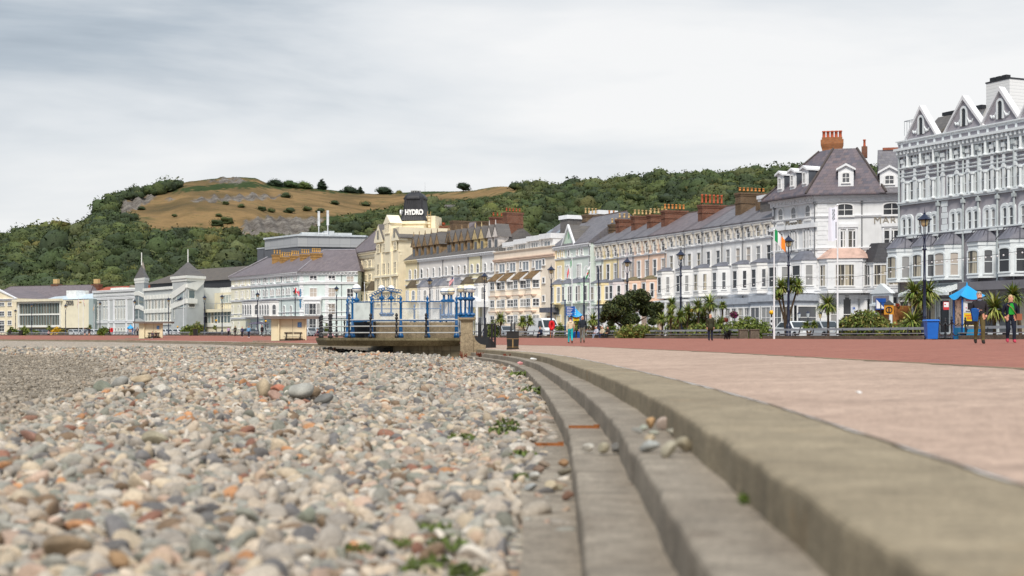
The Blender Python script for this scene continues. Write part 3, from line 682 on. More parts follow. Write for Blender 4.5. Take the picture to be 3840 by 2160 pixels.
def tree(px, py_base, wpx, hpx, r, label, c, sub=2, group='trees standing on the skyline', conifer=False):
    s = F/r; w = wpx/s*.88; h = hpx/s*.92; z = ZP(py_base, r); rng = HR
    t_ = thing('tree', label, 'tree', (XP(px,r), r, z), 0, group)
    tr = MB(); tr.tube([(0,0,-1.5),(.04*w,0,h*.4),(0,0,h*.8)], [w*.05,w*.035,w*.012], 6)
    for q in range(4):
        a = q*1.6+rng.uniform(0,1); tr.tube([(.02*w,0,h*(.35+.08*q)),(math.cos(a)*w*.3,math.sin(a)*w*.3,h*(.55+.08*q))], [w*.022,w*.008], 5)
    obj('trunk', tr, M_BARK, t_)
    Vs=[];Fs=[];Cs=[];o=0
    n = 9 if not conifer else 11
    for q in range(n):
        pv, pf, sh = PR_N[rng.integers(0,8)]
        if conifer: zz = h*(.25+.68*q/(n-1)); rad = w*.30*(1.15-.85*q/(n-1)); a = rng.uniform(0,6.3); pos = np.array([math.cos(a)*rad*.7, math.sin(a)*rad*.7, zz]); sz = np.array([rad,rad,rad*.65])
        else: a = q*2.4; d = w*.3*math.sqrt(q/n); pos = np.array([math.cos(a)*d, math.sin(a)*d, h*(.22+.40*rng.uniform(0,1)*(1-.6*q/n))]); sz = np.array([w*.27,w*.27,h*.28])*rng.uniform(.8,1.2)
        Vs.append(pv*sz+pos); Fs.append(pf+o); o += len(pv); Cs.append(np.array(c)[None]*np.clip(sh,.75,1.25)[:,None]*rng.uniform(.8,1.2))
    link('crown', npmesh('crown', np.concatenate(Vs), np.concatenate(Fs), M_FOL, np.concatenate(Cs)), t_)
    return t_
DK = S(44,58,40); MD = S(66,84,48)
for px, pb, w, h, l, c, cf in [(1030,706,70,46,'broad dark round tree left on the skyline',DK,0),(1090,712,66,48,'round green tree second from the left on the skyline',MD,0),(1140,714,60,44,'low round tree with a pale green crown',S(84,98,52),0),(1207,722,46,58,'tall dark pine standing alone on the skyline',DK,1),
    (1316,732,64,52,'wide dark pine clump in the middle of the skyline',DK,0),(1350,732,34,36,'small pine beside the wide pine clump',DK,1),(1440,734,66,44,'dark double tree right of the pine clump',DK,0),(1497,734,30,26,'little olive tree right of the dark double tree',S(110,108,56),0),(1737,716,52,38,'round tree at the left of the long wood skyline',DK,0),(1660,800,30,60,'tall dark tree on the slope behind the domed hotel',DK,1),(960,698,30,16,'bush topped knoll tree',DK,0),(1280,728,26,20,'thorn tree leaning on the skyline',DK,0)]:
    tree(px, pb, w, h, float(np.interp(px, SKY_PX, RIDGE_R))*.985, l, c, conifer=bool(cf))
mast = MB(); mast.tube([(0,0,0),(0,0,9)], [.12,.06], 5); obj('radio_mast', mast, paint('mast_grey', S(150,150,150)), loc=(XP(1594,1330), 1330, ZP(718,1330)), label='thin mast on the ridge behind the domed hotel', cat='mast')
# ------------------------------------------------------------------ buildings
WHITE = paint('white_render', (.81,.80,.785), .65, .05, .8, .25, .3)
TRIM = paint('white_trim', (.80,.81,.83), .55, .05, 2.0)
FRAME = paint('window_frame', (.80,.80,.80), .45, .04, 3)
CREAM = paint('cream_render', S(234,222,194), .65, .06, .8, .25, .2)
PCREAM = paint('pale_cream_render', S(228,220,196), .65, .05, .6, .25, .15)
GREYR = paint('pale_grey_render', S(192,196,196), .65, .06, .6, .25, .25)
LEAD = paint('lead_roof', S(112,114,124), .5, .2, 1.2)
DARKM = paint('dark_metal', S(48,50,54), .5, .1)
SLATE = slate('slate_roof', S(122,119,122), S(104,102,108)); SLATEP = slate('purple_slate', S(122,112,114), S(104,96,100)); SLATEB = slate('mottled_slate', S(118,104,106), S(84,82,92)); SLATED = slate('dark_slate', S(108,103,99), S(92,89,88))
BRICK = brick('red_brick', S(132,84,64), S(112,70,54)); BRICKB = brick('brown_brick', S(120,96,72), S(98,78,58)); BRICKY = brick('buff_brick', S(196,152,86), S(176,132,72))
POT_R = paint('terracotta_pot', S(178,88,58), .8, .15, 6); POT_Y = paint('buff_pot', S(206,176,126), .8, .2, 6); POT_O = paint('orange_pot', S(206,138,76), .8, .15, 6)
G_DARK = glass_dark('glass_dark', S(58,60,64)); G_MID = glass_dark('glass_mid', S(92,94,98)); G_NET = glass_dark('glass_net_curtain', S(150,150,150), .2); G_DRAPE = glass_dark('glass_drapes', S(66,64,62), .1, S(190,180,160)); G_BLIND = glass_dark('glass_blind', S(186,176,166), .3); G_LITE = glass_dark('glass_painted_sky_reflection', S(140,148,156), .06)  # last pane: a pale sky reflection is painted into its base colour
PIPE = paint('downpipe', S(120,122,126), .6)
WR_ = random.Random(3)
WCACHE = {}
def archpts(w, h, arch, inset=0.0, n=8):
    """outline (x,z) of an opening w wide and h tall, round headed if arch"""
    x = w/2-inset; pts = [(-x, inset), (x, inset)]
    if not arch: return pts+[(x, h-inset), (-x, h-inset)]
    r = w/2*arch; zc = h-r
    for i in range(n+1):
        th = PI*i/n; pts.append((x*math.cos(th), zc+(r-inset)*math.sin(th)))
    return pts
def window_data(w, h, style, fm, gm, depth=.12, fw=.1):
    k = (round(w,2), round(h,2), style, fm.name, gm.name, depth)
    if k in WCACHE: return WCACHE[k]
    arch = {'arch':1.0, 'seg':.35}.get(style.split('-')[0], 0)
    f = MB(); f.ring_y(archpts(w+.12, h+.08, arch), archpts(w, h, arch, fw*.7), -depth, 0)
    f.box(-w/2-.14, w/2+.14, -depth-.08, 0, -.1, 0.02)
    bars = style.split('-')[1] if '-' in style else 'sash'
    if 'sash' in bars: f.box(-w/2+.04, w/2-.04, -.075, -.01, h*.5-.035, h*.5+.035)
    if 'v' in bars: f.box(-.03, .03, -.07, -.01, .05, h-.06)
    if 'g' in bars:
        for q in (1,2): f.box(-w/2+w*q/3-.025, -w/2+w*q/3+.025, -.07, -.01, .05, h-.06)
        f.box(-w/2+.04, w/2-.04, -.07, -.01, h*.62-.03, h*.62+.03)
    if 'm' in bars:
        n = max(2, int(round(w/.85)))
        for q in range(1, n): f.box(-w/2+w*q/n-.05, -w/2+w*q/n+.05, -.11, -.01, .03, h-.04)
    g = MB(); pts = archpts(w, h, arch, .02); g.add([(x, -.028, z) for x, z in pts], [tuple(range(len(pts)))])
    WCACHE[k] = (f.mesh('window', fm), g.mesh('pane', gm)); return WCACHE[k]
def combo(w, h, style, fm, gm):
    """window for a bay: frame and pane in one mesh"""
    k = ('c', round(w,2), round(h,2), style, fm.name, gm.name)
    if k in WCACHE: return WCACHE[k]
    arch = {'arch':1.0, 'seg':.35}.get(style.split('-')[0], 0)
    f = MB(); f.ring_y(archpts(w+.1, h+.08, arch), archpts(w, h, arch, .07), -.09, 0); f.box(-w/2-.08, w/2+.08, -.13, 0, -.08, .02)
    if '-n' not in style: f.box(-w/2+.04, w/2-.04, -.06, -.01, h*.5-.03, h*.5+.03)
    if '-v' in style: f.box(-.03, .03, -.055, -.01, .05, h-.05)
    f.mi = 1; pts = archpts(w, h, arch, .02); f.add([(x, -.026, z) for x, z in pts], [tuple(range(len(pts)))])
    WCACHE[k] = f.mesh('window', [fm, gm]); return WCACHE[k]
GPOOL = [G_DARK, G_MID, G_NET, G_NET, G_DRAPE, G_MID, G_BLIND]

def text_obj(name, c):
    t0 = bpy.data.objects.new(name, c); COL.objects.link(t0); bpy.context.view_layer.update()
    me = bpy.data.meshes.new_from_object(t0.evaluated_get(bpy.context.evaluated_depsgraph_get()))
    bpy.data.objects.remove(t0); me.name = name
    o = bpy.data.objects.new(name, me); COL.objects.link(o); return o
class Frame:
    """a facade: x runs along the wall from its left end, -y is outwards, z is up from the thing's base"""
    def __init__(s, b, A, B):
        s.b = b; s.A = Vector(A); s.B = Vector(B); d = s.B-s.A; s.L = d.length; s.d = d/s.L
        s.phi = math.atan2(s.d.y, s.d.x)-b.th; rel = s.A-b.o
        c, n = math.cos(-b.th), math.sin(-b.th); s.org = Vector((rel.x*c-rel.y*n, rel.x*n+rel.y*c, 0))
    def u(s, px):
        k = (px-CX)/F; den = s.d.x-k*s.d.y
        return (k*s.A.y-s.A.x)/den
    def Y(s, px): return s.A.y+s.u(px)*s.d.y
    def z(s, px, py): return ZP(py, s.Y(px))-s.b.bz
    def loc(s, x, y, z):
        c, n = math.cos(s.phi), math.sin(s.phi); return (s.org.x+x*c-y*n, s.org.y+x*n+y*c, z)
    def add(s, name, mb, mat, parent=None, smooth=False, **k):
        if parent: return obj(name, mb, mat, parent, smooth=smooth, **k)
        return obj(name, mb, mat, s.b.t, s.loc(0,0,0), s.phi, smooth=smooth, **k)
    def win(s, x, z, w, h, style='rect', gm=None, fm=None, y=0, name='window', hood=None):
        gm = gm or WR_.choice(GPOOL); fd, gd = window_data(w, h, style, fm or FRAME, gm)
        o = link(name, fd, s.b.t, s.loc(x, y, z), s.phi); link('pane', gd, o); return o
    def row(s, pxs, ref, pt, pb, w, style='rect', gm=None, fm=None, y=0):
        z0, z1 = s.z(ref, pb), s.z(ref, pt)
        for px in pxs: s.win(s.u(px), z0, w, z1-z0, style, gm, fm, y)
        return z0, z1
    def band(s, z, h=.2, proud=.12, u0=0, u1=None, mat=None, name='string_course'):
        m = MB(); m.box(u0-.02, (s.L if u1 is None else u1)+.02, -proud, .0, z, z+h); m.box(u0-.04, (s.L if u1 is None else u1)+.04, -proud-.07, 0, z+h*.65, z+h+.04); return s.add(name, m, mat or TRIM)
    def cornice(s, z, h=.5, proud=.45, u0=0, u1=None, mat=None, brk=.6):
        m = MB(); u1 = s.L if u1 is None else u1; m.box(u0-.05, u1+.05, -proud*.45, 0, z-h, z-h*.3); m.box(u0-.1, u1+.1, -proud, 0, z-h*.3, z)
        if brk:
            n = max(2, int((u1-u0)/brk))
            for i in range(n): x = u0+(u1-u0)*(i+.5)/n; m.box(x-.09, x+.09, -proud*.85, -proud*.4, z-h*.75, z-h*.3)
        return s.add('cornice', m, mat or TRIM)
    def bay(s, x, z0, z1, w, d, roofh, wz, mat, rmat, front=1, style='rect', gm=None, fm=None, fw=None, sw=.5, flare=.25):
        """canted bay: prism, hipped roof, front and side lights"""
        c = d*.7; pts = [(-w/2,0),(-w/2+c,-d),(w/2-c,-d),(w/2,0)]
        m = MB(); m.prism_z(pts, 0, z1-z0); e = [(px_*1.04, py_*1.06) for px_, py_ in pts]
        m.prism_z(e, z1-z0-.3, z1-z0+.02); m.prism_z([(a*1.03, b_*1.05) for a, b_ in pts], wz[0]-z0-.3, wz[0]-z0-.12); m.prism_z([(a*1.05, b_*1.07) for a, b_ in pts], -.05, .15)
        bw = obj('bay_window', m, mat, s.b.t, s.loc(x,0,z0), s.phi)
        if roofh:
            r = MB(); o = [(a*(1+flare*.4), b_*1.15) for a, b_ in pts]; r.prism_z(o, z1-z0+.025, z1-z0+roofh, [(a*.62, b_*.35) for a, b_ in pts])
            obj('roof', r, rmat, bw)
        h = wz[1]-wz[0]; gm_ = gm or WR_.choice(GPOOL); fl = w-2*c; fw = fw or fl*.86/front-.12
        for i in range(front): link('window', combo(fw, h, style, fm or FRAME, gm_), bw, (-fl/2+fl*(i+.5)/front, -d-.004, wz[0]-z0))
        ang = math.atan2(d, c); q = .004
        for sg in (-1, 1):
            lw = min(sw, math.hypot(d, c)*.72); link('window', combo(lw, h, style, fm or FRAME, WR_.choice([G_MID, G_NET, gm_])), bw, (sg*(w/2-c/2+q*math.sin(ang)), -d/2-q*math.cos(ang), wz[0]-z0), sg*ang)
        return bw
    def gable_roof(s, z, D, rise, mat, u0=0, u1=None, oh=.35, name='roof', y0=0, end=.15):
        u1 = s.L if u1 is None else u1; m = MB(); m.prism_x([(y0-oh, z), (y0-oh, z+.14), (y0+D/2, z+rise+.1), (y0+D+oh, z+.14), (y0+D+oh, z)], u0-end, u1+end)
        o = s.add(name, m, mat)
        rd = MB(); rd.box(u0-end, u1+end, y0+D/2-.1, y0+D/2+.1, z+rise+.04, z+rise+.2); obj('ridge', rd, paint('ridge_tile', S(110,98,92), .8, .2, 3), o)
        return o
    def hip_roof(s, z, D, rise, mat, ins, u0=0, u1=None, oh=.5, name='roof', top=None, y0=0):
        u1 = s.L if u1 is None else u1; a, b_ = u0-oh, u1+oh; m = MB(); t_ = top or D/2-.1
        m.prism_z([(a,y0-oh),(b_,y0-oh),(b_,y0+D+oh),(a,y0+D+oh)], z, z+.16)
        m.prism_z([(a,y0-oh),(b_,y0-oh),(b_,y0+D+oh),(a,y0+D+oh)], z+.161, z+rise, [(u0+ins,y0+t_),(u1-ins,y0+t_),(u1-ins,y0+D-t_),(u0+ins,y0+D-t_)])
        o = s.add(name, m, mat)
        h = MB()
        for cx_, cy_, tx_, ty_ in ((a,y0-oh,u0+ins,y0+t_),(b_,y0-oh,u1-ins,y0+t_),(b_,y0+D+oh,u1-ins,y0+D-t_)): h.tube([(cx_,cy_,z+.2),(tx_,ty_,z+rise+.03)], .1, 5)
        h.tube([(u0+ins,y0+t_,z+rise),(u1-ins,y0+t_,z+rise)], .1, 5); obj('ridge', h, paint('hip_tile', S(84,76,74), .8, .2, 3), o); return o
    def chimney(s, x, y, z0, z1, w, d, npots, mat, pm, rows=1, poth=.75, corb=True):
        m = MB(); m.box(-w/2,w/2,-d/2,d/2,0,z1-z0)
        if corb:
            for k, q in ((.12,.06),(.0,.12)): m.box(-w/2-q,w/2+q,-d/2-q,d/2+q,z1-z0-.42+.2*(1-k*8 if k else 1),z1-z0-.2+.2*(1-k*8 if k else 1))
            m.box(-w/2-.07,w/2+.07,-d/2-.07,d/2+.07,(z1-z0)*.62,(z1-z0)*.62+.14)
        o = obj('chimney', m, mat, s.b.t, s.loc(x,y,z0), s.phi); top = z1-z0+.2 if corb else z1-z0
        for i in range(npots):
            k = ('pot', pm.name, poth)
            if k not in WCACHE:
                p = MB(); p.lathe([(.15,0),(.15,.1),(.125,.14),(.115,poth*.8),(.15,poth*.84),(.15,poth),(.1,poth),(.09,poth-.1)], n=8); WCACHE[k] = p.mesh('chimney_pot', pm, True)
            link('chimney_pot', WCACHE[k], o, (0, -d/2+d*(i+.5)/npots, top))
        return o
    def quoins(s, u, z0, z1, w=.55, mat=None):
        m = MB(); n = int((z1-z0)/.45)
        for i in range(n): m.box(u-w*(.5 if i%2 else .36), u+w*(.5 if i%2 else .36), -.05, 0, z0+(z1-z0)*i/n+.02, z0+(z1-z0)*(i+1)/n-.02)
        return s.add('quoins', m, mat or TRIM)
    def pipe(s, px, z0, z1, mat=None):
        m = MB(); u = s.u(px); m.tube([(u,-.1,z0),(u,-.1,z1)], .06, 6); m.box(u-.13,u+.13,-.22,0,z1-.25,z1); return s.add('downpipe', m, mat or PIPE)
    def text(s, txt, x, z, size, mat, y=-.1, align='CENTER', rot=None, ext=.03, name='lettering', space=1.0, bold=0.0):
        c = bpy.data.curves.new(name, 'FONT'); c.body = txt; c.size = size; c.extrude = ext; c.align_x = align; c.space_character = space; c.offset = bold; c.materials.append(mat)
        o = text_obj(name, c); o.parent = s.b.t; o.location = s.loc(x,y,z); o.rotation_euler = (R(90), 0, s.phi); return o
class Bldg:
    def __init__(s, name, label, cat, A, B, bz=STREET, group=None):
        s.o = Vector(A); s.th = math.atan2(B[1]-A[1], B[0]-A[0]); s.bz = bz
        s.t = thing(name, label, cat, (A[0], A[1], bz), s.th, group); s.f = Frame(s, A, B)
    def loc2(s, X, Y):
        r = Vector((X,Y))-s.o; c, n = math.cos(-s.th), math.sin(-s.th); return (r.x*c-r.y*n, r.x*n+r.y*c)
    def prism(s, name, pts, z0, z1, mat):
        m = MB(); m.prism_z([s.loc2(*p) for p in pts], z0, z1); return obj(name, m, mat, s.t)
    def wall(s, D, z1, mat, name='wall', z0=-.6):
        m = MB(); m.box(0, s.f.L, 0, D, z0, z1); return obj(name, m, mat, s.t)
    def frame(s, A, B): return Frame(s, A, B)
def at(px, Y): return (XP(px, Y), Y)
def onln(A, B, px):
    A = Vector(A); B = Vector(B); d = B-A; k = (px-CX)/F; u = (k*A.y-A.x)/(d.x-k*d.y); return tuple(A+d*u)
def lerp(a, b, t): return a+(b-a)*t

# ---------------- the long white terrace with square bays, and the pastel terrace left of it
z5x = lambda x: 2250+x/2.337
z5y = lambda y: 700+y/2.337
TA, TB = at(2490,176), at(2905,152)
HOODW = paint('hood_stone', S(214,208,198), .7, .12, 3)
def terrace_house(label, A, B, pxl, pxr, wins, bays, wall, zt, name='terraced_house', chim=None, rmat=SLATE, ground=True, baym=None, brm=LEAD, group='houses of the long terrace', hoods=True, bstyle='rect', pipe=True):
    """four storeys: zt = dict of heights (m above street)"""
    P0, P1 = onln(A, B, pxl), onln(A, B, pxr); b = Bldg(name, label, 'house', P0, P1, group=group); f = b.f
    b.wall(10, zt['eave'], wall); f.gable_roof(zt['eave'], 10, 3.0, rmat); f.cornice(zt['eave']-.02, .4, .3, brk=0); f.band(zt['s3'], .14, .1)
    f.band(zt['s1'], .26, .16)
    for px in wins:
        u = f.u(px); f.win(u, zt['w3'][0], .8, zt['w3'][1]-zt['w3'][0], 'arch' if hoods else 'rect'); f.win(u, zt['w2'][0], .95, zt['w2'][1]-zt['w2'][0])
        if hoods:
            m = MB()
            for sg in (-1,1): m.box(u+sg*.62-.12, u+sg*.62+.12, -.3, 0, zt['w3'][1]-.45, zt['eave']-.35); m.box(u+sg*.62-.09, u+sg*.62+.09, -.2, 0, zt['w3'][1]-.95, zt['w3'][1]-.45)
            m.box(u-.74, u+.74, -.32, 0, zt['eave']-.45, zt['eave']-.3); f.add('window_hood', m, HOODW)
    for px in bays:
        f.bay(f.u(px), zt['bay'][0], zt['bay'][1], 2.9, 1.15, .5, zt['bw'], baym or wall, brm, style=bstyle, gm=WR_.choice([G_DARK, G_MID, G_DARK, G_DRAPE]))
        if ground:
            u = f.u(px); m = MB(); m.box(u-1.5, u+1.5, -1.3, 0, zt['s1']-.35, zt['s1']-.1); m.box(u-1.45,u-1.2,-1.2,-.9,-.4,zt['s1']-.35); m.box(u+1.2,u+1.45,-1.2,-.9,-.4,zt['s1']-.35); f.add('porch', m, TRIM)
            f.win(u-.5, .3, 1.3, 2.9, 'rect-v', G_MID, y=-.03); f.win(u+.8, .1, .9, 3.0, 'rect-n', G_DARK, name='door', y=-.03)
    if pipe: f.pipe(pxr-3, .2, zt['eave']-.3)
    if chim:
        for c in chim: f.chimney(**c)
    return b
ZW = dict(eave=12.6, s3=10.62, w3=(10.9,12.05), w2=(8.15,9.95), s1=4.55, bay=(4.75,8.0), bw=(5.35,7.35))
ch = lambda x, z1, n, mat=BRICK, pm=POT_R, d=2.8, w=1.1, y=3.4, poth=.6: dict(x=x, y=y, z0=13.2, z1=z1, w=w, d=d, npots=n, mat=mat, pm=pm, poth=poth)
WH2 = paint('bluish_white_render', (.79,.79,.79), .65, .05, .8, .25, .35)
for i, (xl, xr, ws_, bs_, lab, c) in enumerate([
   (583,751,(632,712),(597,),'white house with a bare roof at the left end of the white terrace',[]),
   (751,907,(790,872),(762,),'white house below the chimney with six tall red pots',[ch(.3,15.9,6,BRICK,POT_R,3.2,1.1,3.4,1.05)]),
   (907,1080,(955,1040),(920,),'white house with dark windows between two grey downpipes',[]),
   (1080,1262,(1127,1215),(1085,),'white house below the big brown chimney with orange pots',[ch(.2,16.5,7,BRICKB,POT_O,3.6,1.2,3.6,.4)]),
   (1262,1519,(1307,1393,1485),(1265,1432),'wide white house with a slate hung box on its roof',[])]):
    b = terrace_house(lab, TA, TB, z5x(xl), z5x(xr), [z5x(q) for q in ws_], [z5x(q) for q in bs_], WH2 if i%2 else WHITE, ZW, chim=c, rmat=SLATEP if i in (0,1) else SLATE, ground=i < 3)
    if i == 4:
        f = b.f
        for u0, u1, zt_, yb in ((.8, 3.4, 15.0, 1.6),(5.6, 7.6, 15.2, 1.5)):
            m = MB(); m.box(u0, u1, yb, yb+4.0, 12.7, zt_); r = f.add('roof_box', m, SLATED); m = MB(); m.box(u0-.2, u1+.2, yb-.2, yb+4.2, zt_, zt_+.25); m.box(u0-.3,u1+.3,yb-.3,yb+4.3,zt_+.25,zt_+.65); obj('parapet', m, TRIM, r)
        f.chimney(-.9, 3.2, 13.2, 15.3, .6, 2.0, 0, BRICKB, POT_R, corb=False)
        # glazed ground-floor sun lounge standing forward of the wall
        m = MB(); u0, u1 = f.u(z5x(1115)), f.L-.2; m.box(u0, u1, -2.6, -.01, -.5, .9); m.box(u0-.1,u1+.1,-2.75,-.005,3.55,4.2); m.box(u0,u1,-2.55,-.012,3.2,3.55)
        r = f.add('sun_lounge', m, paint('pale_blue_panel', S(176,182,192), .6)); n = 7
        for k in range(n):
            w = (u1-u0)/n; x, y, zz = f.loc(u0+w*(k+.5), -2.6, .95)
            fd, gd = window_data(w-.25, 2.2, 'rect-g', FRAME, WR_.choice([G_MID, G_DRAPE, G_NET])); o = link('window', fd, r, (u0+w*(k+.5), -2.6, .95)); 
            f.b.t; link('pane_glass', gd, o) if False else None
            g_ = MB(); g_.add([(u0+w*k+.2,-2.63,1.0),(u0+w*(k+1)-.2,-2.63,1.0),(u0+w*(k+1)-.2,-2.63,3.1),(u0+w*k+.2,-2.63,3.1)], [(0,1,2,3)]); obj('pane', g_, G_DRAPE if k%2 else G_MID, r)
PA, PB = at(2195,197), at(2496,175.6)
YEL = paint('yellow_render', S(240,222,176), .65, .05, .8, .25, .15); LIL = paint('lilac_render', S(226,216,216), .65, .05, .8, .25, .15); PCH = paint('peach_render', S(238,206,184), .65, .05, .8, .25, .2); MINT = paint('mint_render', S(206,226,210), .65, .05, .8, .25, .15); PMINT = paint('pale_mint_render', S(222,232,224), .65, .05, .8, .25, .15)
ZP2 = dict(eave=12.6, s3=10.3, w3=(10.6,11.9), w2=(7.6,9.7), s1=4.2, bay=(4.4,7.2), bw=(4.95,6.75))
for xl, xr, ws_, bs_, wm, lab, c, rm in [
   (-37,30,(-18,12),(-15,),PMINT,'pale mint house at the left end of the pastel terrace',[ch(0,15.4,4,BRICKB,POT_Y,2.4)],SLATE),
   (30,165,(75,140),(45,),YEL,'pale yellow house in the pastel terrace',[ch(.2,15.9,4,BRICK,POT_Y,2.8)],SLATE),
   (165,301,(208,275),(150,),LIL,'lilac house between the yellow and the peach ones',[ch(.2,16.0,5,BRICK,POT_Y,2.8)],SLATE),
   (301,440,(345,416),(290,),PCH,'peach house with a mossy bay roof beside the lilac one',[ch(.2,15.8,5,BRICK,POT_Y,2.8)],SLATE),
   (440,583,(485,558),(440,),PCH,'peach house next to the white terrace',[ch(.1,16.0,6,BRICK,POT_O,3.2)],SLATEP)]:
    terrace_house(lab, PA, PB, z5x(xl), z5x(xr), [z5x(q) for q in ws_], [z5x(q+18) for q in bs_], wm, ZP2, chim=c, rmat=rm, baym=wm, brm=LEAD if wm != PCH else paint('mossy_lead', S(120,110,84), .7, .3, 1), group='houses of the pastel terrace')

# ---------------- mint and yellow house with a gable
z4x = lambda x: 1750+x/2.415
z4y = lambda y: 780+y/2.415
b = Bldg('gabled_house', 'pale mint house with a pointed gable and a yellow left strip', 'house', at(z4x(797),206), at(2214,195)); f = b.f
b.wall(11, f.z(2200, 912), PMINT); ze = f.z(2200, 912)
m = MB(); m.box(0, f.u(z4x(884)), -.04, 0, -.5, ze-.5); f.add('wall_panel', m, YEL)
f.gable_roof(ze, 11, 4.4, SLATE); f.cornice(ze, .5, .4)
m = MB(); ug0, ug1 = f.u(z4x(878)), f.u(z4x(985)); zg = ze+2.6; m.prism_y([(ug0, ze),(ug1, ze),((ug0+ug1)/2, zg)], -.1, 3.5); g = f.add('gable', m, MINT)
m = MB(); m.prism_y([(ug0-.3, ze),(ug0, ze),((ug0+ug1)/2, zg-.1),(ug1, ze),(ug1+.3, ze),((ug0+ug1)/2, zg+.4)], -.35, -.05); obj('bargeboard', m, TRIM, g)
m = MB(); m.prism_y([(ug0-.3,ze),((ug0+ug1)/2,zg+.02),(ug1+.3,ze),((ug0+ug1)/2,zg+.3)], -.04, 4.5); obj('gable_roof', m, SLATED, g)
m = MB(); uc = (ug0+ug1)/2; m.prism_y([(uc-.3,ze+1.5),(uc,ze+.9),(uc+.3,ze+1.5),(uc,ze+2.3)], -.16, -.1); obj('gable_light', m, paint('green_mint', S(150,190,160)), g)
f.row([z4x(q) for q in (835,872,928,1006,1046)], 2180, z4y(362), z4y(425), .7, 'arch')
f.band(f.z(2180, z4y(450)), .18); f.band(f.z(2180, z4y(650)), .2); f.band(f.z(2180, z4y(865)), .3, .25)
for g_ in ((830,845,858),(905,920,936),(1008,1020,1034)): f.row([z4x(q) for q in g_], 2180, z4y(505), z4y(625), .42, 'arch', G_NET)
for px, mt in ((838,YEL),(935,PMINT),(1005,PMINT),(1080,MINT)):
    f.bay(f.u(z4x(px)), f.z(2180, z4y(860)), f.z(2180, z4y(680)), 2.5, 1.0, .7, (f.z(2180, z4y(845)), f.z(2180, z4y(705))), mt, LEAD, gm=WR_.choice([G_MID, G_BLIND, G_NET]))
    f.win(f.u(z4x(px)), .4, 1.4, 2.7, 'rect-v', G_MID)
f.pipe(2213, .2, ze-.3)
m = MB(); u0 = f.u(z4x(812)); m.box(u0-.5,u0+1.2,-.25,-.02,3.2,3.9); f.add('house_sign', m, paint('dark_sign_board', S(70,74,80)))
f.quoins(f.L-.3, .2, ze-.6)
f.chimney(.6, 5.5, ze+2.0, ze+4.9, 1.2, 2.2, 4, BRICKB, POT_Y); f.chimney(f.L*.45, 6.5, ze+2.6, ze+4.2, .8, 1.4, 2, BRICKB, POT_O)

# ---------------- modern pink and cream apartment block with white penthouses
PINKC = paint('pink_cream_render', S(238,225,208), .7, .05, .6, .25, .12); SAND = paint('sand_band', S(220,192,172), .7, .06, .6); AWN = paint('tiled_awning', S(124,100,70), .8, .25, 2)
A_, B_ = at(1853,223.5), at(2081,205.5)
b = Bldg('apartment_block', 'pink and cream modern apartment block with white penthouse boxes', 'building', A_, B_); f = b.f
zp = f.z(2075, z4y(345)); zc = f.z(2075, z4y(430)); b.wall(13, zp, PINKC); f.band(zc-.1, .35, .25, mat=SAND); f.band(zp-.1, .2, .15, mat=PINKC)
colx = [(250,345),(350,440),(462,560),(577,675)]
fr2 = b.frame(f.B, (f.B.x+4.6, f.B.y+2.0))
for i, (xa, xb) in enumerate(colx):
    uL, uR = f.u(z4x(xa)), f.u(z4x(xb)); uc = (uL+uR)/2; w = uR-uL
    for k, (t0, t1, wt, wb) in enumerate(((655,790,640,715),(790,940,815,885),(940,1090,965,1035))):
        za, zb = f.z(2060, z4y(t1)), f.z(2060, z4y(t0)); wz = (f.z(2060, z4y(wb)), f.z(2060, z4y(wt)))
        f.bay(uc, za, max(zb, wz[1]+.3), min(w*.95, 3.6), 1.2, 0, wz, PINKC, SAND, front=1, style='rect-v', gm=WR_.choice([G_DARK, G_MID, G_NET]), sw=1.0)
        f.band(za, .22, 1.26, uc-1.3, uc+1.3, SAND)
    m = MB(); z0 = f.z(2060, z4y(632)); z1 = f.z(2060, z4y(555)); m.prism_x([(-1.45, z0), (-1.4, z0+.12), (-.01, z1), (-.01, z0)], uL+.3, uR-.2); o = f.add('awning', m, AWN); m = MB(); m.prism_x([(-1.4,z0-.2),(-1.4,z0+.05),(-.05,z1-.15),(-.05,z0-.2)], uR-.19, uR-.1); obj('cheek', m, TRIM, o)
    f.win(f.u(z4x(lerp(xa,xb,.78))), f.z(2060, z4y(548)), 2.0, f.z(2060, z4y(462))-f.z(2060, z4y(548)), 'rect-m', G_LITE)
    f.win(f.u(z4x(lerp(xa,xb,.3))), f.z(2060, z4y(525)), .6, 1.1, 'rect-n', G_MID)
    # white penthouse box
    uA, uB = f.u(z4x((285,385,500,615)[i])), f.u(z4x((385,500,612,722)[i])); zt_ = f.z(2060, z4y((285,270,258,252)[i]+14)); m = MB(); m.box(uA+.3, uB-.1, 1.2, 6, zp-.6, zt_); o = f.add('penthouse', m, TRIM); m = MB(); m.box(uA, uB, .7, 6.4, zt_, zt_+.75); obj('roof_slab', m, TRIM, o)
    f.win((uA+uB)/2, zp-.2, min(2.6,(uB-uA)*.55), max(1.2, zt_-zp-.2), 'rect-m', G_LITE, y=1.2)
    m = MB(); n = 6; u0, u1 = uA, uB; m.tube([(u0,.1,zp+.85),(u1,.1,zp+.85)], .03, 4)
    for q in range(n): m.tube([(lerp(u0,u1,q/(n-1)),.1,zp),(lerp(u0,u1,q/(n-1)),.1,zp+.85)], .02, 4)
    f.add('balcony_rail', m, paint('steel_rail', S(170,174,178), .4))
for px, (t0,t1) in ((700,(455,512)),(700,(625,675)),(700,(790,845))): f.win(f.u(z4x(px)), f.z(2060, z4y(t1)), .8, f.z(2060, z4y(t0))-f.z(2060, z4y(t1)), 'rect-n', G_MID)
m = MB(); m.box(f.L-2.4, f.L-.9, -.05, 0, -.3, 3.0); f.add('entrance', m, paint('brown_door', S(150,116,90)))
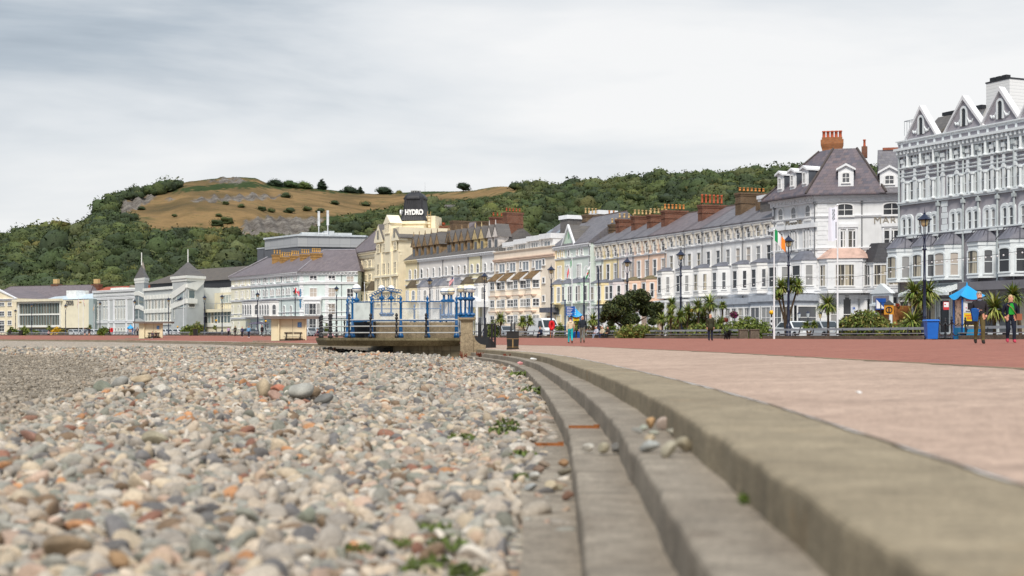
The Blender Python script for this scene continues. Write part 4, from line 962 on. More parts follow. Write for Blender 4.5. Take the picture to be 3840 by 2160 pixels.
m = MB(); m.box(f.L-2.2, f.L+1.0, -1.4, -.02, 3.5, 4.2); f.add('entrance_canopy', m, paint('canopy_sign', S(96,98,110)))
f.gable_roof(zp+.8, 14, 4.6, SLATE, 0, f.L*.9, y0=5.5, oh=.2)
for i, q in enumerate((.1,.28,.5,.72)):
    u = f.L*q; m = MB(); m.prism_x([(7.4+.0,zp+2.5),(7.4,zp+2.62),(9.0,zp+3.85),(9.0,zp+3.73)], u, u+.9); f.add('rooflight', m, G_LITE)
for q in (.35, .82):
    u = f.L*q; m = MB(); m.box(u, u+2.4, 8, 11, zp+2, zp+5.0); o = f.add('roof_housing', m, SLATED); m = MB(); m.box(u-.2, u+2.6, 7.8, 11.2, zp+5.0, zp+5.6); obj('parapet', m, TRIM, o)

# ---------------- terrace with stone dormers: five houses
z3x = lambda x: 1200+x/2.07
z3y = lambda y: 680+y/2.07
DA, DB = at(1521,252.5), at(1857,224)
OCHRE = paint('ochre_render', S(236,222,184), .65, .06, .8, .25, .2); PGREY = paint('pale_lilac_grey_render', S(226,222,218), .65, .05, .8, .25, .2); LYEL = paint('light_yellow_render', S(236,228,194), .65, .05, .8, .25, .15)
DORM = paint('weathered_stone', S(152,128,98), .85, .3, 1.5); DORMY = paint('ochre_stone', S(206,186,140), .8, .25, 1.5); DORMW = paint('white_stone', S(214,206,200), .8, .2, 1.5); COPPERB = paint('mossy_bay_roof', S(92,82,66), .8, .3, 1)
for xl, xr, dx, wx, by_, wm, dm, br, lab in [
   (665,768,(712,755),(702,744),(718,),OCHRE,DORM,COPPERB,'ochre house at the left end of the dormer terrace'),
   (768,960,(800,848,895),(792,838,884,932),(808,905),PGREY,DORM,LEAD,'pale grey house with three brown dormers'),
   (960,1157,(945,992,1040,1085,1135),(982,1030,1080,1128),(955,1062),PGREY,DORM,LEAD,'pale grey house with five brown dormers'),
   (1157,1257,(1188,1238),(1182,1228),(1150,),LYEL,DORMY,COPPERB,'light yellow house with two ochre dormers'),
   (1257,1362,(1298,1346),(1285,1334),(1255,),WHITE,DORMW,COPPERB,'white house with two white dormers beside the apartment block')]:
    P0, P1 = onln(DA, DB, z3x(xl)), onln(DA, DB, z3x(xr)); b = Bldg('dormer_house', lab, 'house', P0, P1, group='houses of the dormer terrace'); f = b.f
    ref = z3x(xr)-1; k = (xr-665)/(1362-665); ly = lambda a, b_: z3y(lerp(a, b_, k)); ze = f.z(ref, ly(618,541)); b.wall(10, ze, wm); f.gable_roof(ze, 10, 3.6, SLATED); f.cornice(ze, .55, .5, mat=TRIM if wm != OCHRE else OCHRE)
    for x in dx:
        u = f.u(z3x(x)); u = min(max(u, .9), f.L-.5); m = MB(); hb = 2.3; dd = 3.8 if dm is DORM else 2.4; m.box(u-.75,u+.75,.5,dd,ze-.05,ze+hb); m.prism_y([(u-1.0,ze+hb),(u+1.0,ze+hb),(u,ze+hb+1.9)], .3, dd+.3); o = f.add('dormer', m, dm)
        m = MB(); m.prism_y([(u-1.1,ze+hb),(u-.95,ze+hb),(u,ze+hb+1.75),(u+.95,ze+hb),(u+1.1,ze+hb),(u,ze+hb+2.1)], .25, dd+.35); obj('dormer_roof', m, SLATED, o)
        m = MB(); m.tube([(u,.4,ze+hb+1.9),(u,.4,ze+hb+2.7)], [.12,.05], 6); obj('finial', m, dm, o)
        pn = MB(); pn.box(u-.4,u+.4,.42,.49,ze+.5,ze+1.9); obj('window', pn, G_MID, o)
    f.row([z3x(q) for q in wx], ref, ly(690,628), ly(770,700), .85, 'arch'); f.band(f.z(ref, ly(775,705)), .15); f.band(f.z(ref, ly(818,745)), .15)
    for x in by_:
        f.bay(f.u(z3x(x+10)), f.z(ref, ly(935,925)), f.z(ref, ly(835,785)), 3.0, 1.2, 1.25, (f.z(ref, ly(925,915)), f.z(ref, ly(852,815))), wm, br, front=2, style='arch', gm=WR_.choice([G_MID, G_LITE, G_DARK]), sw=.6)
        u = f.u(z3x(x+10)); zt_ = f.z(ref, ly(935,925))
        if xr > 1160:
            m = MB(); m.box(u-1.9,u+1.9,-2.2,-.02,zt_-1.0,zt_-.1); m.prism_y([(u-1.9,zt_-.1),(u+1.9,zt_-.1),(u,zt_+.8)], -2.1, -1.3)
            o = f.add('porch', m, TRIM)
            for q in (-1.7,1.7):
                c_ = MB(); c_.tube([(u+q,-2.0,-.4),(u+q,-2.0,zt_-1.0)], .22, 8); obj('column', c_, TRIM, o)
        f.win(u-.9, .3, 1.3, 2.8, 'rect-v', G_MID); f.win(u+.9, .1, 1.0, 3.0, 'rect-n', G_DARK, name='door')
    f.pipe(ref-1, .3, ze-.4)
    for sx_, dz_, np_ in {768:[], 960:[(810,4.8,0),(900,6.4,0)], 1157:[(1108,5.6,0)], 1257:[(1205,6.0,4)], 1362:[(1308,6.4,5)]}[xr]:
        f.chimney(min(max(f.u(z3x(sx_)), .6), f.L-.6), 4.5, ze+1.6, ze+dz_, 1.3, 3.0, np_, BRICKB if np_ == 0 else BRICK, POT_R, poth=.5)
b = Bldg('rear_house', 'slate roofed house with a rooflight peeping over the dormer terrace', 'house', at(z3x(950),262), at(z3x(1065),258)); f = b.f; b.wall(8, f.z(z3x(1000), z3y(470)), BRICKB); f.gable_roof(f.z(z3x(1000), z3y(470)), 8, 3.6, SLATEP)
m = MB(); zz = f.z(z3x(975), z3y(430)); m.prism_x([(.3,zz-.6),(.3,zz-.5),(1.7,zz+1.0),(1.7,zz+.9)], 1.2, 2.4); f.add('rooflight', m, G_LITE)
# ---------------- corner hotel (grey white) with mansard roof
z6x = lambda x: 2800+x/1.685
z6y = lambda y: 460+y/1.685
CA, CB, CC = at(2895,152.5), at(3055,146.0), at(3390,144.0)
GW = paint('grey_white_render', (.76,.77,.78), .65, .05, .8, .25, .25)
b = Bldg('corner_hotel', 'pale grey corner hotel with a mottled slate roof, dormers and a tall red brick chimney', 'hotel', CA, CB); f = b.f; g = b.frame(CB, CC)
ze = g.z(3060, 735)
dv = Vector((g.d.y*-1, g.d.x)); back = lambda P, d: (P[0]+dv.x*d, P[1]+dv.y*d)
b.prism('wall', [CA, CB, CC, back(CC, 12), back(CB, 12), (CA[0]+f.d.y*-12, CA[1]+f.d.x*12)], -.6, ze, GW)
f.cornice(ze, .7, .45, brk=.55); g.cornice(ze, .7, .45, brk=.55)
# roof: steep hipped pavilion on the corner, lower slope over the right wing
tcx = [b.loc2(*p) for p in (CA, CB, onln(CB, CC, z6x(880)))]
uq = g.u(z6x(868)); m = MB()
base = [g.loc(-.9,-.9,0)[:2], g.loc(uq+.2,-.9,0)[:2], g.loc(uq+.2,11,0)[:2], b.loc2(*(Vector(CA)+Vector((f.d.y,-f.d.x))*0+Vector((-f.d.y,f.d.x))*11)), f.loc(-.7,-.9,0)[:2]]
zr = g.z(z6x(620), z6y(193))+.9; ctr = g.loc(g.u(z6x(620)), 5.0, 0)[:2]
def tw_(p, k=.30): return (ctr[0]+(p[0]-ctr[0])*k, ctr[1]+(p[1]-ctr[1])*k)
m.prism_z(base, ze+.01, ze+.15); m.prism_z(base, ze+.151, zr, [tw_(p) for p in base]); ro = obj('roof', m, SLATEB, b.t)
m = MB()
for p in (base[0], base[1], base[4]): m.tube([(*p, ze+.2), (*tw_(p), zr+.02)], .13, 5)
obj('ridge', m, paint('hip_tile', S(84,76,74)), ro)
m = MB(); m.prism_x([(-.9, ze+.01), (-.9, ze+.15), (5.2, ze+5.2), (12, ze+.15), (12, ze+.01)], uq-.5, g.L+.5); o = g.add('roof', m, SLATE); m = MB(); m.box(uq, g.L+.5, 5.0, 5.4, ze+5.15, ze+5.4); obj('ridge', m, paint('red_ridge', S(150,90,70)), o)
def dormer(fr, px0, px1, yt, yb, y0=.1, dep=3.2, hood=True):
    u0, u1 = fr.u(z6x(px0)), fr.u(z6x(px1)); zb = fr.z(z6x(px0), z6y(yb)); zt_ = fr.z(z6x(px0), z6y(yt)); w = u1-u0; hw = zt_-zb-w*.3; uc = (u0+u1)/2
    m = MB(); m.box(u0+.1, u1-.1, y0, y0+dep, zb, zb+hw); m.prism_y([(u0+.1, zb+hw), (u1-.1, zb+hw), (uc, zt_-.1)], y0, y0+dep); o = fr.add('dormer', m, TRIM)
    m = MB(); m.prism_y([(u0-.1, zb+hw-.1), (uc, zt_-.12), (u1+.1, zb+hw-.1), (u1+.1, zb+hw+.1), (uc, zt_+.12), (u0-.1, zb+hw+.1)], y0-.25, y0+dep+.2); obj('dormer_roof', m, TRIM, o)
    m = MB(); m.box(u1-.095, u1-.02, y0+.2, y0+dep, zb, zb+hw-.05); obj('cheek', m, paint('slate_cheek', S(88,92,100)), o)
    link('window', combo(w*.46, hw*.62, 'seg-v', FRAME, G_MID), o, (uc, y0-.003, zb+hw*.2))
dormer(g, 572, 682, 268, 405, -.3); dormer(g, 835, 968, 280, 412, -.3)
for px, yt, yb in ((230,316,442),(308,298,426),(385,282,410)): dormer(f, px-22, px+18, yt, yb, -.35, 4.2)
uch = g.u(z6x(540)); uch = (z6x(540)-CX)/F*153.5; zch = ZP(z6y(98), 153.5)-b.bz
lc = b.loc2(uch, 153.5); m = MB(); OBR = brick('orange_brick', S(176,112,66), S(156,98,60)); m.box(-1.05,1.05,-.8,.8,zr-5-zch,-1.2); m.box(-1.12,1.12,-.86,.86,-2.6,-2.4); m.prism_z([(-1.05,-.8),(1.05,-.8),(1.05,.8),(-1.05,.8)],-1.2,-.7,[(-1.2,-.95),(1.2,-.95),(1.2,.95),(-1.2,.95)]); m.box(-1.2,1.2,-.95,.95,-.7,-.25); m.box(-1.08,1.08,-.85,.85,-.25,0)
oc = obj('chimney', m, OBR, b.t, (lc[0],lc[1],zch), g.phi)
for k in range(5): link('chimney_pot', WCACHE[('pot', POT_R.name, 1.05)], oc, (-.86+.43*k, -.2, 0)).scale = (1.35,1.35,.72)
g.chimney(g.u(z6x(750)), 6, ze+4.5, ze+5.7, .6, .6, 1, BRICK, POT_R, corb=False)
# right-hand face
g.quoins(.75, .2, ze-.8, 1.3); f.quoins(f.L-.4, .2, ze-.8, .7)
zs1, zs2, zs3 = g.z(3060, z6y(602)), g.z(3060, z6y(805)), g.z(3060, z6y(1080))
for fr in (f, g): fr.band(zs1, .18); fr.band(zs2, .22); fr.band(zs3, .4, .3)
g.row([z6x(618), z6x(917)], 3200, z6y(510), z6y(590), 1.75, 'seg-sashv', G_DARK)
for px in (640, 915):
    z0, z1 = g.z(3200, z6y(795)), g.z(3200, z6y(682))
    for dx in (-62, 0, 40) if px == 640 else (-24, 26): g.win(g.u(z6x(px+dx*.75)), z0, .95, z1-z0, 'rect', G_DARK if dx else G_DRAPE)
    m = MB(); ua, ub = g.u(z6x(px-62)), g.u(z6x(px+62)); zt_ = g.z(3200, z6y(640)); m.box(ua, ub, -.3, 0, zt_-.35, zt_); m.box(ua+.1, ub-.1, -.2, 0, z1+.15, zt_-.35); m.box(ua+.1, ub-.1, -.3, 0, z0-.3, z0-.1); m.box(ua+.02, ua+.12, -.1, 0, z0-.3, zt_); g.add('window_head', m, TRIM)
    for q in (ua+.15, ub-.15, (ua*.55+ub*.45)): c_ = MB(); c_.tube([(q,-.12,z0),(q,-.12,z1+.15)], .13, 8); g.add('column', c_, TRIM)
COPP = paint('pinkish_lead_roof', S(204,172,158), .6, .15, 1.5); BLKS = slate('black_slate', S(66,66,70), S(54,54,58))
g.bay(g.u(z6x(620)), g.z(3200, z6y(1075)), g.z(3200, z6y(862)), 5.2, 1.3, 1.1, (g.z(3200, z6y(1035)), g.z(3200, z6y(897))), TRIM, COPP, 1, 'rect-v', G_DRAPE, fw=1.9, sw=1.0)
g.bay(g.u(z6x(885)), g.z(3200, z6y(1075)), g.z(3200, z6y(888)), 5.0, 1.8, 2.0, (g.z(3200, z6y(1033)), g.z(3200, z6y(900))), TRIM, BLKS, 2, 'rect-v', G_DRAPE, fw=1.4, sw=.9)
for px, w, gm in ((632,1.9,G_DARK),(560,1.0,G_NET),(770,1.1,G_DARK),(900,1.6,G_MID)): g.win(g.u(z6x(px)), .5, w, 3.6, 'rect', gm)
for px in (590, 680, 740, 800):
    m = MB(); u = g.u(z6x(px)); m.box(u-.35, u+.35, -.25, 0, -.4, zs3-.6); m.box(u-.5, u+.5, -.35, 0, zs3-.6, zs3-.15); g.add('pilaster', m, TRIM)
g.pipe(z6x(728), .2, ze-.6); g.pipe(z6x(742), .2, zs2-.4); f.pipe(z6x(434), .2, ze-.6); f.pipe(z6x(180), .2, ze-.6)
GOLD = paint('faded_lettering', S(150,142,130), .6)
g.text('MARINE', g.u(z6x(930)), g.z(3350, z6y(636)), 1.05, GOLD, -.05, space=1.1); f.text('MARINE', f.u(z6x(300)), f.z(2985, z6y(645)), .8, GOLD, -.05)
# left-hand face
f.row([z6x(q) for q in (218,300,390)], 3050, z6y(515), z6y(610), .9, 'arch', G_NET)
for px in (208, 297, 387):
    for dx in (-16, 0, 16): f.row([z6x(px+dx)], 3050, z6y(672+ (390-px)*.03), z6y(800), .55, 'rect', G_NET)
    m = MB(); u = f.u(z6x(px)); zt_ = f.z(3050, z6y(655)); m.box(u-1.5,u+1.5,-.3,0,zt_-.1,zt_+.35); f.add('window_head', m, TRIM)
for px in (225, 375): f.bay(f.u(z6x(px)), f.z(3050, z6y(1075)), f.z(3050, z6y(870)), 3.4, 1.2, 1.0, (f.z(3050, z6y(1030)), f.z(3050, z6y(898))), TRIM, LEAD, 1, 'rect', G_DARK, sw=.8)
m = MB(); m.box(.2, f.L+.6, -3.0, -.01, -.5, .8); m.box(0, f.L+.8, -3.15, -.005, 3.7, 4.35); m.box(.2,f.L+.6,-2.95,-.012,3.2,3.7); r = f.add('sun_lounge', m, paint('pale_blue_panel', S(176,182,192)))
for k in range(4):
    w = (f.L+.4)/4; link('window', combo(w-.3, 2.3, 'rect-v', FRAME, (G_MID, G_NET, G_MID, G_DRAPE)[k]), r, (.2+w*(k+.5), -3.0, .85))
link('window', combo(2.4, 2.3, 'rect', FRAME, G_MID), r, (f.L+.61, -1.5, .85), R(90))

# ---------------- grand grey hotel on the right with a row of white edged gables
GA, GB = at(3372,129), at(3840,115); GE = onln(GA, GB, 4330)
LILAC = paint('lilac_grey_render', S(158,155,162), .7, .07, .8, .25, .15); GT = paint('cool_white_trim', (.74,.78,.80), .5, .05, 2)
b = Bldg('grand_hotel', 'large lilac grey hotel with white edged pointed gables and three rows of columned windows', 'hotel', GA, GE); f = b.f
zc = f.z(3380, 566); b.wall(16, zc, LILAC)
q4x = lambda x: 3360+x/2.898
q4y = lambda y: 260+y/2.898
q5x = lambda x: 3360+x/3.45
q5y = lambda y: 700+y/3.45
uu = lambda px: f.u(px)
zz_ = lambda py0: f.z(3380, py0)
bay_u = [uu(q4x(q)) for q in (145,282,425)]; w2 = [uu(q4x(q)) for q in (615,730,850,990,1120,1245,1372)]
step = (w2[-1]-w2[0])/6; cols = bay_u+w2+[w2[-1]+step*k for k in range(1,7) if w2[-1]+step*k < f.L-.5]
z4t, z4b = zz_(q4y(900)), zz_(q4y(1075)); z3t, z3b = zz_(q4y(1232)), zz_(q4y(1440))
for i, u in enumerate(cols):
    for t_, b_ in ((z4t,z4b),(z3t,z3b)):
        f.win(u-.28, b_, .62, t_-b_, 'seg', G_MID, GT); f.win(u+.42, b_, .5, t_-b_, 'seg', G_NET if i%3 else G_MID, GT)
        c_ = MB(); c_.lathe([(.2,-.1),(.2,.0),(.13,.08),(.12,(t_-b_)*.82),(.2,(t_-b_)*.88),(.2,(t_-b_)*.95)], (u+.1,-.3,b_), 8); f.add('column', c_, GT)
m_ = [(cols[i]+cols[i+1])/2 for i in range(len(cols)-1)]
for u in [cols[0]-.75]+m_:
    m = MB(); m.box(u-.13, u+.13, -.16, 0, z3b-.3, zc-.9); m.box(u-.2,u+.2,-.24,0,zc-1.2,zc-.85); m.box(u-.19,u+.19,-.22,0,z4b-1.3,z4b-1.05); f.add('pilaster', m, GT)
f.band(z4b-.2, .16, .16, mat=GT); f.band(z4b-.62, .08, .1, mat=GT); f.band(z3t+.35, .12, .12, mat=GT); f.band(z3b-.35, .22, .2, mat=GT); f.band(zz_(q5y(668)), .22, .2, mat=GT)
f.cornice(zc+.15, .75, .6, mat=GT, brk=.5); f.cornice(zc+.85, .3, .35, mat=GT, brk=0)
m = MB(); m.box(0, f.L, -.12, .6, zc+.14, zc+.6); pp = f.add('parapet', m, LILAC)
for k in range(26): bb = MB(); u = f.L*(k+.5)/26; bb.box(u-.1,u+.1,-.2,-.115,zc+.16,zc+.54); obj('baluster', bb, GT, pp)
gsp = [(3408,3510),(3556,3684),(3694,3818)]; g_c = [((uu(a)+uu(c))/2, (uu(c)-uu(a))) for a, c in gsp]; dgap = g_c[2][0]-g_c[1][0]; g_c += [(g_c[2][0]+dgap*k, g_c[2][1]) for k in (1,2)]
for k, (u, w) in enumerate(g_c):
    w = max(w, 2.6)*1.12; zb = zc+.8; za = zb+2.6+.05*k
    m = MB(); m.prism_y([(u-w/2,zb),(u+w/2,zb),(u,za)], -.1, .3); o = f.add('gable', m, LILAC)
    m = MB(); m.prism_y([(u-w/2-.15,zb),(u-w/2,zb),(u,za-.05),(u+w/2,zb),(u+w/2+.22,zb),(u,za+.32)], -.3, .35); obj('gable_coping', m, paint('bright_white_paint', (.76,.76,.78), .5, .04), o)
    m = MB(); m.ring_y(archpts(.85,1.7,1.0), archpts(.5,1.5,1.0), -.2, -.09); m.mi = 1; pts = archpts(.5,1.5,1.0); m.add([(x,-.12,z) for x,z in pts], [tuple(range(len(pts)))]); link('window', m.mesh('window', [GT, G_DARK]), o, (u,0,zb+.35))
    for sg in (-1,1):
        gr = MB(); gr.tube([(u+sg*.45,-.14,zb+.95),(u+sg*.65,-.14,zb+.62),(u+sg*.95,-.14,zb+.55),(u+sg*1.1,-.14,zb+.8)], .07, 5); gr.ball((u+sg*.72,-.14,zb+.6), .16, 7, 5); obj('garland', gr, GT, o)
fr_a = [q5x(q) for q in (125,178)]
def arcade(us):
    z0, z1 = zz_(q5y(655)), zz_(q5y(400))
    for u in us: f.win(u, z0, .52, z1-z0-.12, 'arch', G_NET if WR_.random() < .5 else G_MID, GT)
    m = MB(); ua, ub = us[0]-.5, us[-1]+.5
    for u in us: m.ring_y(archpts(.92, z1-z0+.28, 1.0), archpts(.66, z1-z0+.02, 1.0), -.2, -.01) if False else None
    for u in us:
        o_ = [(u+x*1.0, z0+z) for x, z in archpts(.98, z1-z0+.22, 1.0)]; i_ = [(u+x, z0+z) for x, z in archpts(.66, z1-z0-.04, 1.0)]; m.ring_y(o_, i_, -.17-.01*us.index(u), -.005)
    m.box(ua-.05, ub+.05, -.28, 0, z0-.2, z0-.02); f.add('arch_moulding', m, GT)
ar = [[uu(q5x(127))-.05, uu(q5x(177))+.05],[uu(q5x(315))],[uu(q5x(445)), uu(q5x(497))],[uu(q5x(763)),uu(q5x(815))],[uu(q5x(978)),uu(q5x(1032))],[uu(q5x(1203)),uu(q5x(1260))],[uu(q5x(1433)),uu(q5x(1490))]]
for us in ar: c0 = sum(us)/len(us); arcade([c0-.36, c0+.36] if len(us) == 2 else us)
d_ = sum(ar[6])/2-sum(ar[5])/2; c0 = sum(ar[6])/2
for k in (1,2,3,4):
    if c0+d_*k < f.L-1: arcade([c0+d_*k-.36, c0+d_*k+.36])
zb0, zb1 = zz_(q5y(1235)), zz_(q5y(812)); bw = (zz_(q5y(1195)), zz_(q5y(905)))
ub_ = [uu(q5x(q)) for q in (95,425,715,1150,1560)]; dd = ub_[4]-ub_[3]
SEAM = paint('seamed_lead', S(112,112,122), .5, .15, 2)
for k, u in enumerate(ub_+[ub_[4]+dd]):
    o = f.bay(u, zb0, zb1, 3.0, 1.25, 1.05, bw, GT, SEAM, 1, 'seg', (G_DRAPE, G_DRAPE, G_BLIND, G_DRAPE, G_DARK, G_MID)[k], GT, fw=1.25, sw=.75)
    s_ = MB()
    for j in range(6): x = lerp(-1.35, 1.35, j/5); s_.tube([(x*1.02,-1.42+abs(x)*.35,zb1-zb0+.05),(x*.64,-.45,zb1-zb0+1.06)], .04, 4)
    s_.tube([(-1.0,-.46,zb1-zb0+1.06),(1.0,-.46,zb1-zb0+1.06)], .05, 4); obj('seams', s_, paint('seam_dark', S(86,86,94)), o)
for px in (q5x(985), q5x(1465)): f.win(f.u(px), bw[0]-.1, .55, (bw[1]-bw[0])*.86, 'seg', G_MID, GT)
for u in (uu(q5x(560)), uu(q5x(885)), uu(q5x(1080)), uu(q5x(1330)), uu(q5x(1545))):
    f.pipe(f_px := 3372, 0, 0) if False else None
    m = MB(); m.tube([(u,-.16,.2),(u,-.16,zc-.7)], .09, 6); m.box(u-.2,u+.2,-.34,0,zc-1.1,zc-.7); m.box(u-.16,u+.16,-.3,0,zz_(q5y(310)),zz_(q5y(265))); f.add('downpipe', m, paint('pale_pipe', S(186,194,196)))
m = MB(); m.tube([(.15,-.16,.2),(.15,-.16,zc-.5)], .09, 6); f.add('downpipe', m, paint('pale_pipe', S(186,194,196)))
f.quoins(uu(q5x(630)), zz_(q5y(690)), z3b-.4, .8, GT)
# ground floor: glazed canopy, shop fronts, small pedimented entrance
m = MB(); u0, u1 = uu(q5x(330)), uu(q5x(980)); m.box(u0,u1,-2.6,-2.45,3.55,3.8); m.box(u0,u1,-.15,-.01,4.5,4.7)
n = 16
for k in range(n+1): x = lerp(u0,u1,k/n); m.tube([(x,-.1,4.6),(x,-2.5,3.8)], .05, 4)
m.mi = 1; m.add([(u0,-.12,4.55),(u1,-.12,4.55),(u1,-2.5,3.76),(u0,-2.5,3.76)], [(0,1,2,3)]); f.add('glazed_canopy', m, [GT, G_LITE])
m = MB(); m.box(uu(q5x(985)), f.L, -1.6, -.02, 3.9, 4.6); f.add('fascia', m, paint('fascia_grey', S(120,118,124)))
for k in range(16):
    u = lerp(.8, f.L-.8, k/15); f.win(u, .35, 1.3, 2.9, 'rect-n', (G_DARK, G_MID, G_DRAPE)[k%3], GT, y=-.02)
m = MB(); u0, u1 = -.6, 2.0; m.box(u0,u1,-2.6,-2.3,3.0,3.9); m.prism_y([(u0-.2,3.9),(u1+.2,3.9),((u0+u1)/2,4.8)], -2.7, -2.2); m.box(u0-.15,u1+.15,-2.75,-2.2,2.8,3.0); o = f.add('entrance_porch', m, GT)
for q in (u0+.15, u1-.15): c_ = MB(); c_.lathe([(.2,-.6),(.17,0),(.14,2.6),(.22,2.8)], (q,-2.45,0), 8); obj('column', c_, GT, o)
sg_ = MB(); sg_.box(u0+.2,u1-.2,-2.64,-2.601,3.15,3.7); obj('sign_board', sg_, paint('grey_sign', S(134,130,136)), o)
m = MB(); m.box(u0+.3,u1-.3,-2.0,-.05,-.4,2.8); obj('wooden_doors', m, paint('oak_door', S(168,112,66), .6, .25, 4), o)
# penthouse storeys behind the gables
CLAD = NT('white_clapboard'); v = CLAD.coord('Object'); w_ = CLAD.new('ShaderNodeTexWave', wave_type='BANDS', bands_direction='Z', wave_profile='SAW'); CLAD.val(w_, Scale=1.1); CLAD.link(v, w_.inputs['Vector'])
CLAD = CLAD.done(CLAD.ramp(w_.outputs['Fac'], [(.0,(.45,.46,.46)),(.15,(.72,.72,.71)),(1,(.78,.78,.77))]), .6)
n5 = Vector((-f.d.y, f.d.x))*4.5; f5 = b.frame(f.A+n5, f.B+n5); u0, u9 = f5.u(3698), f5.u(3786); zt1 = f5.z(3700, 314); m = MB(); m.box(u0, u9, 4.5, 15, zc+.5, zt1); o = f.add('rooftop_block', m, CLAD)
m = MB(); m.box(u0-.05, u9+.05, 4.45, 15.05, zt1, zt1+.12); obj('eave_board', m, DARKM, o)
for q in (.02, .45, .9): bx = MB(); u = u0+.3+q*(u9-u0-1.2); bx.box(u,u+.55,4.6,5.1,zt1+.12,zt1+.45); obj('vent_box', bx, DARKM, o)
m = MB(); u1 = f5.u(3560); m.box(u1, u0-.01, 4.5, 12, zc+.5, zc+3.3); o = f.add('rooftop_block', m, paint('dormer_white', S(224,222,218))); m = MB(); m.box(u1-.4,u0-.02,4.0,12.4,zc+3.3,zc+3.6); obj('roof_slab', m, DARKM, o)
m = MB(); m.prism_x([(1.6,zc+1.0),(4.0,zc+3.25),(4.0,zc+1.0)], u1-.9, u1+1.6); f.add('roof_slope', m, SLATED)
rl = MB(); 
for k in range(9): x = lerp(.3, 3.0, k/8); rl.tube([(x,.35,zc+1.4),(x,.35,zc+2.7)], .025, 4)
rl.tube([(.3,.35,zc+2.7),(3.0,.35,zc+2.7)], .035, 4); rl.tube([(.3,.35,zc+2.7),(.3,5,zc+2.7)], .035, 4); f.add('terrace_rail', rl, paint('steel_rail', S(170,174,178), .4))

# ---------------- tall cream hotel with the black domed tower
HA, HC, HB = at(1333,279), at(1420,267), at(1508,256)
b = Bldg('domed_hotel', 'tall cream hotel with twin gables and a black domed sign tower', 'hotel', HA, HB); f = b.f
YC = CREAM; CTR = paint('cream_trim', S(240,230,204), .6, .05, 2)
ucl = f.u(z3x(455)); zl = f.z(1400, z3y(542)); zm = f.z(1505, z3y(540))
m = MB(); m.box(0, ucl, 0, 14, -.6, zl); b_w = obj('wall', m, YC, b.t)
f.hip_roof(zl, 13, 6.5, SLATEP, 2.5, 0, ucl-.3, .7, top=5.5); f.cornice(zl, .8, .6, 0, ucl, CTR, .7)
m = MB(); m.box(ucl, f.L, -.8, 16, -.6, zm+.1); m.box(ucl, f.L, -.6, 16, zm+.1, zm+4.3); b_m = obj('wall', m, YC, b.t)
f.cornice(zm, .8, .7, ucl, f.L, CTR, .7).location.y -= .0
for i, (gx, gap) in enumerate(((490,340),(618,375))):
    u = f.u(z3x(gx)); zt_ = f.z(z3x(gx), z3y(gap)); zb = f.z(z3x(gx), z3y(455 if i == 0 else 440)); w = 4.4 if i == 0 else 3.4
    m = MB(); m.prism_y([(u-w/2,zb-.5),(u+w/2,zb-.5),(u+w/2,zb),(u,zt_),(u-w/2,zb)], -1.0, .9); o = f.add('gable', m, CTR)
    m = MB(); m.prism_y([(u-w/2-.1,zb),(u,zt_-.1),(u+w/2+.3,zb-.1),(u+w/2+.3,zb+.1),(u,zt_+.15)], -.98, 4.0); obj('gable_roof', m, SLATED, o)
    m = MB(); m.box(u-.5,u+.5,-1.06,-1.0,zb+.1,zb+1.7); obj('window', m, G_DRAPE, o)
# middle bay rising to a pediment
u = f.u(z3x(565)); m = MB(); zt_ = f.z(z3x(565), z3y(262)); m.box(u-1.5,u+1.5,-1.05,1.2,zm,zt_-1.6); m.prism_y([(u-1.9,zt_-1.6),(u+1.9,zt_-1.6),(u,zt_)], -1.2, 1.2); f.add('pediment_bay', m, CTR)
for dx in (-.8,0,.8): f.win(u+dx, f.z(z3x(565), z3y(405)), .55, 2.3, 'rect', WR_.choice([G_MID, G_DRAPE, G_DARK]), CTR, y=-1.05)
for (t0,t1,st) in ((470,530,'rect'),(625,715,'rect'),(750,830,'seg'),(870,940,'seg')):
    z0, z1 = f.z(1505, z3y(t1)), f.z(1505, z3y(t0))
    for px in (480,490,525,535,568,612,622): f.win(f.u(z3x(px)), z0, .7, z1-z0, st, WR_.choice([G_MID, G_DRAPE, G_DARK]), CTR, y=-.8)
for zz in (f.z(1505, z3y(735)), f.z(1505, z3y(855))): m = MB(); m.box(ucl-.1, f.L+.1, -1.15, -.79, zz, zz+.35); f.add('string_course', m, CTR)
for px in (512, 590): m = MB(); u = f.u(z3x(px)); m.box(u-.35,u+.35,-1.1,-.79,f.z(1505,z3y(830)),zm); f.add('pilaster', m, CTR)
for (t0,t1) in ((605,660),(715,765),(880,930)):
    z0, z1 = f.z(1400, z3y(t1)), f.z(1400, z3y(t0))
    for px in (312,322,352,362,385,395,428,438): f.win(f.u(z3x(px)), z0, .7, z1-z0, 'arch', WR_.choice([G_MID, G_DRAPE, G_DARK]), CTR)
for zz in (f.z(1400, z3y(680)), f.z(1400, z3y(790)), f.z(1400, z3y(590))): f.band(zz, .3, .2, 0, ucl-.05, CTR)
for px in (335, 420): f.bay(f.u(z3x(px)), f.z(1400, z3y(930)), f.z(1400, z3y(850)), 3.2, 1.4, 1.8, (f.z(1400, z3y(925)), f.z(1400, z3y(872))), CTR, COPPERB, 1, 'arch', G_MID, CTR)
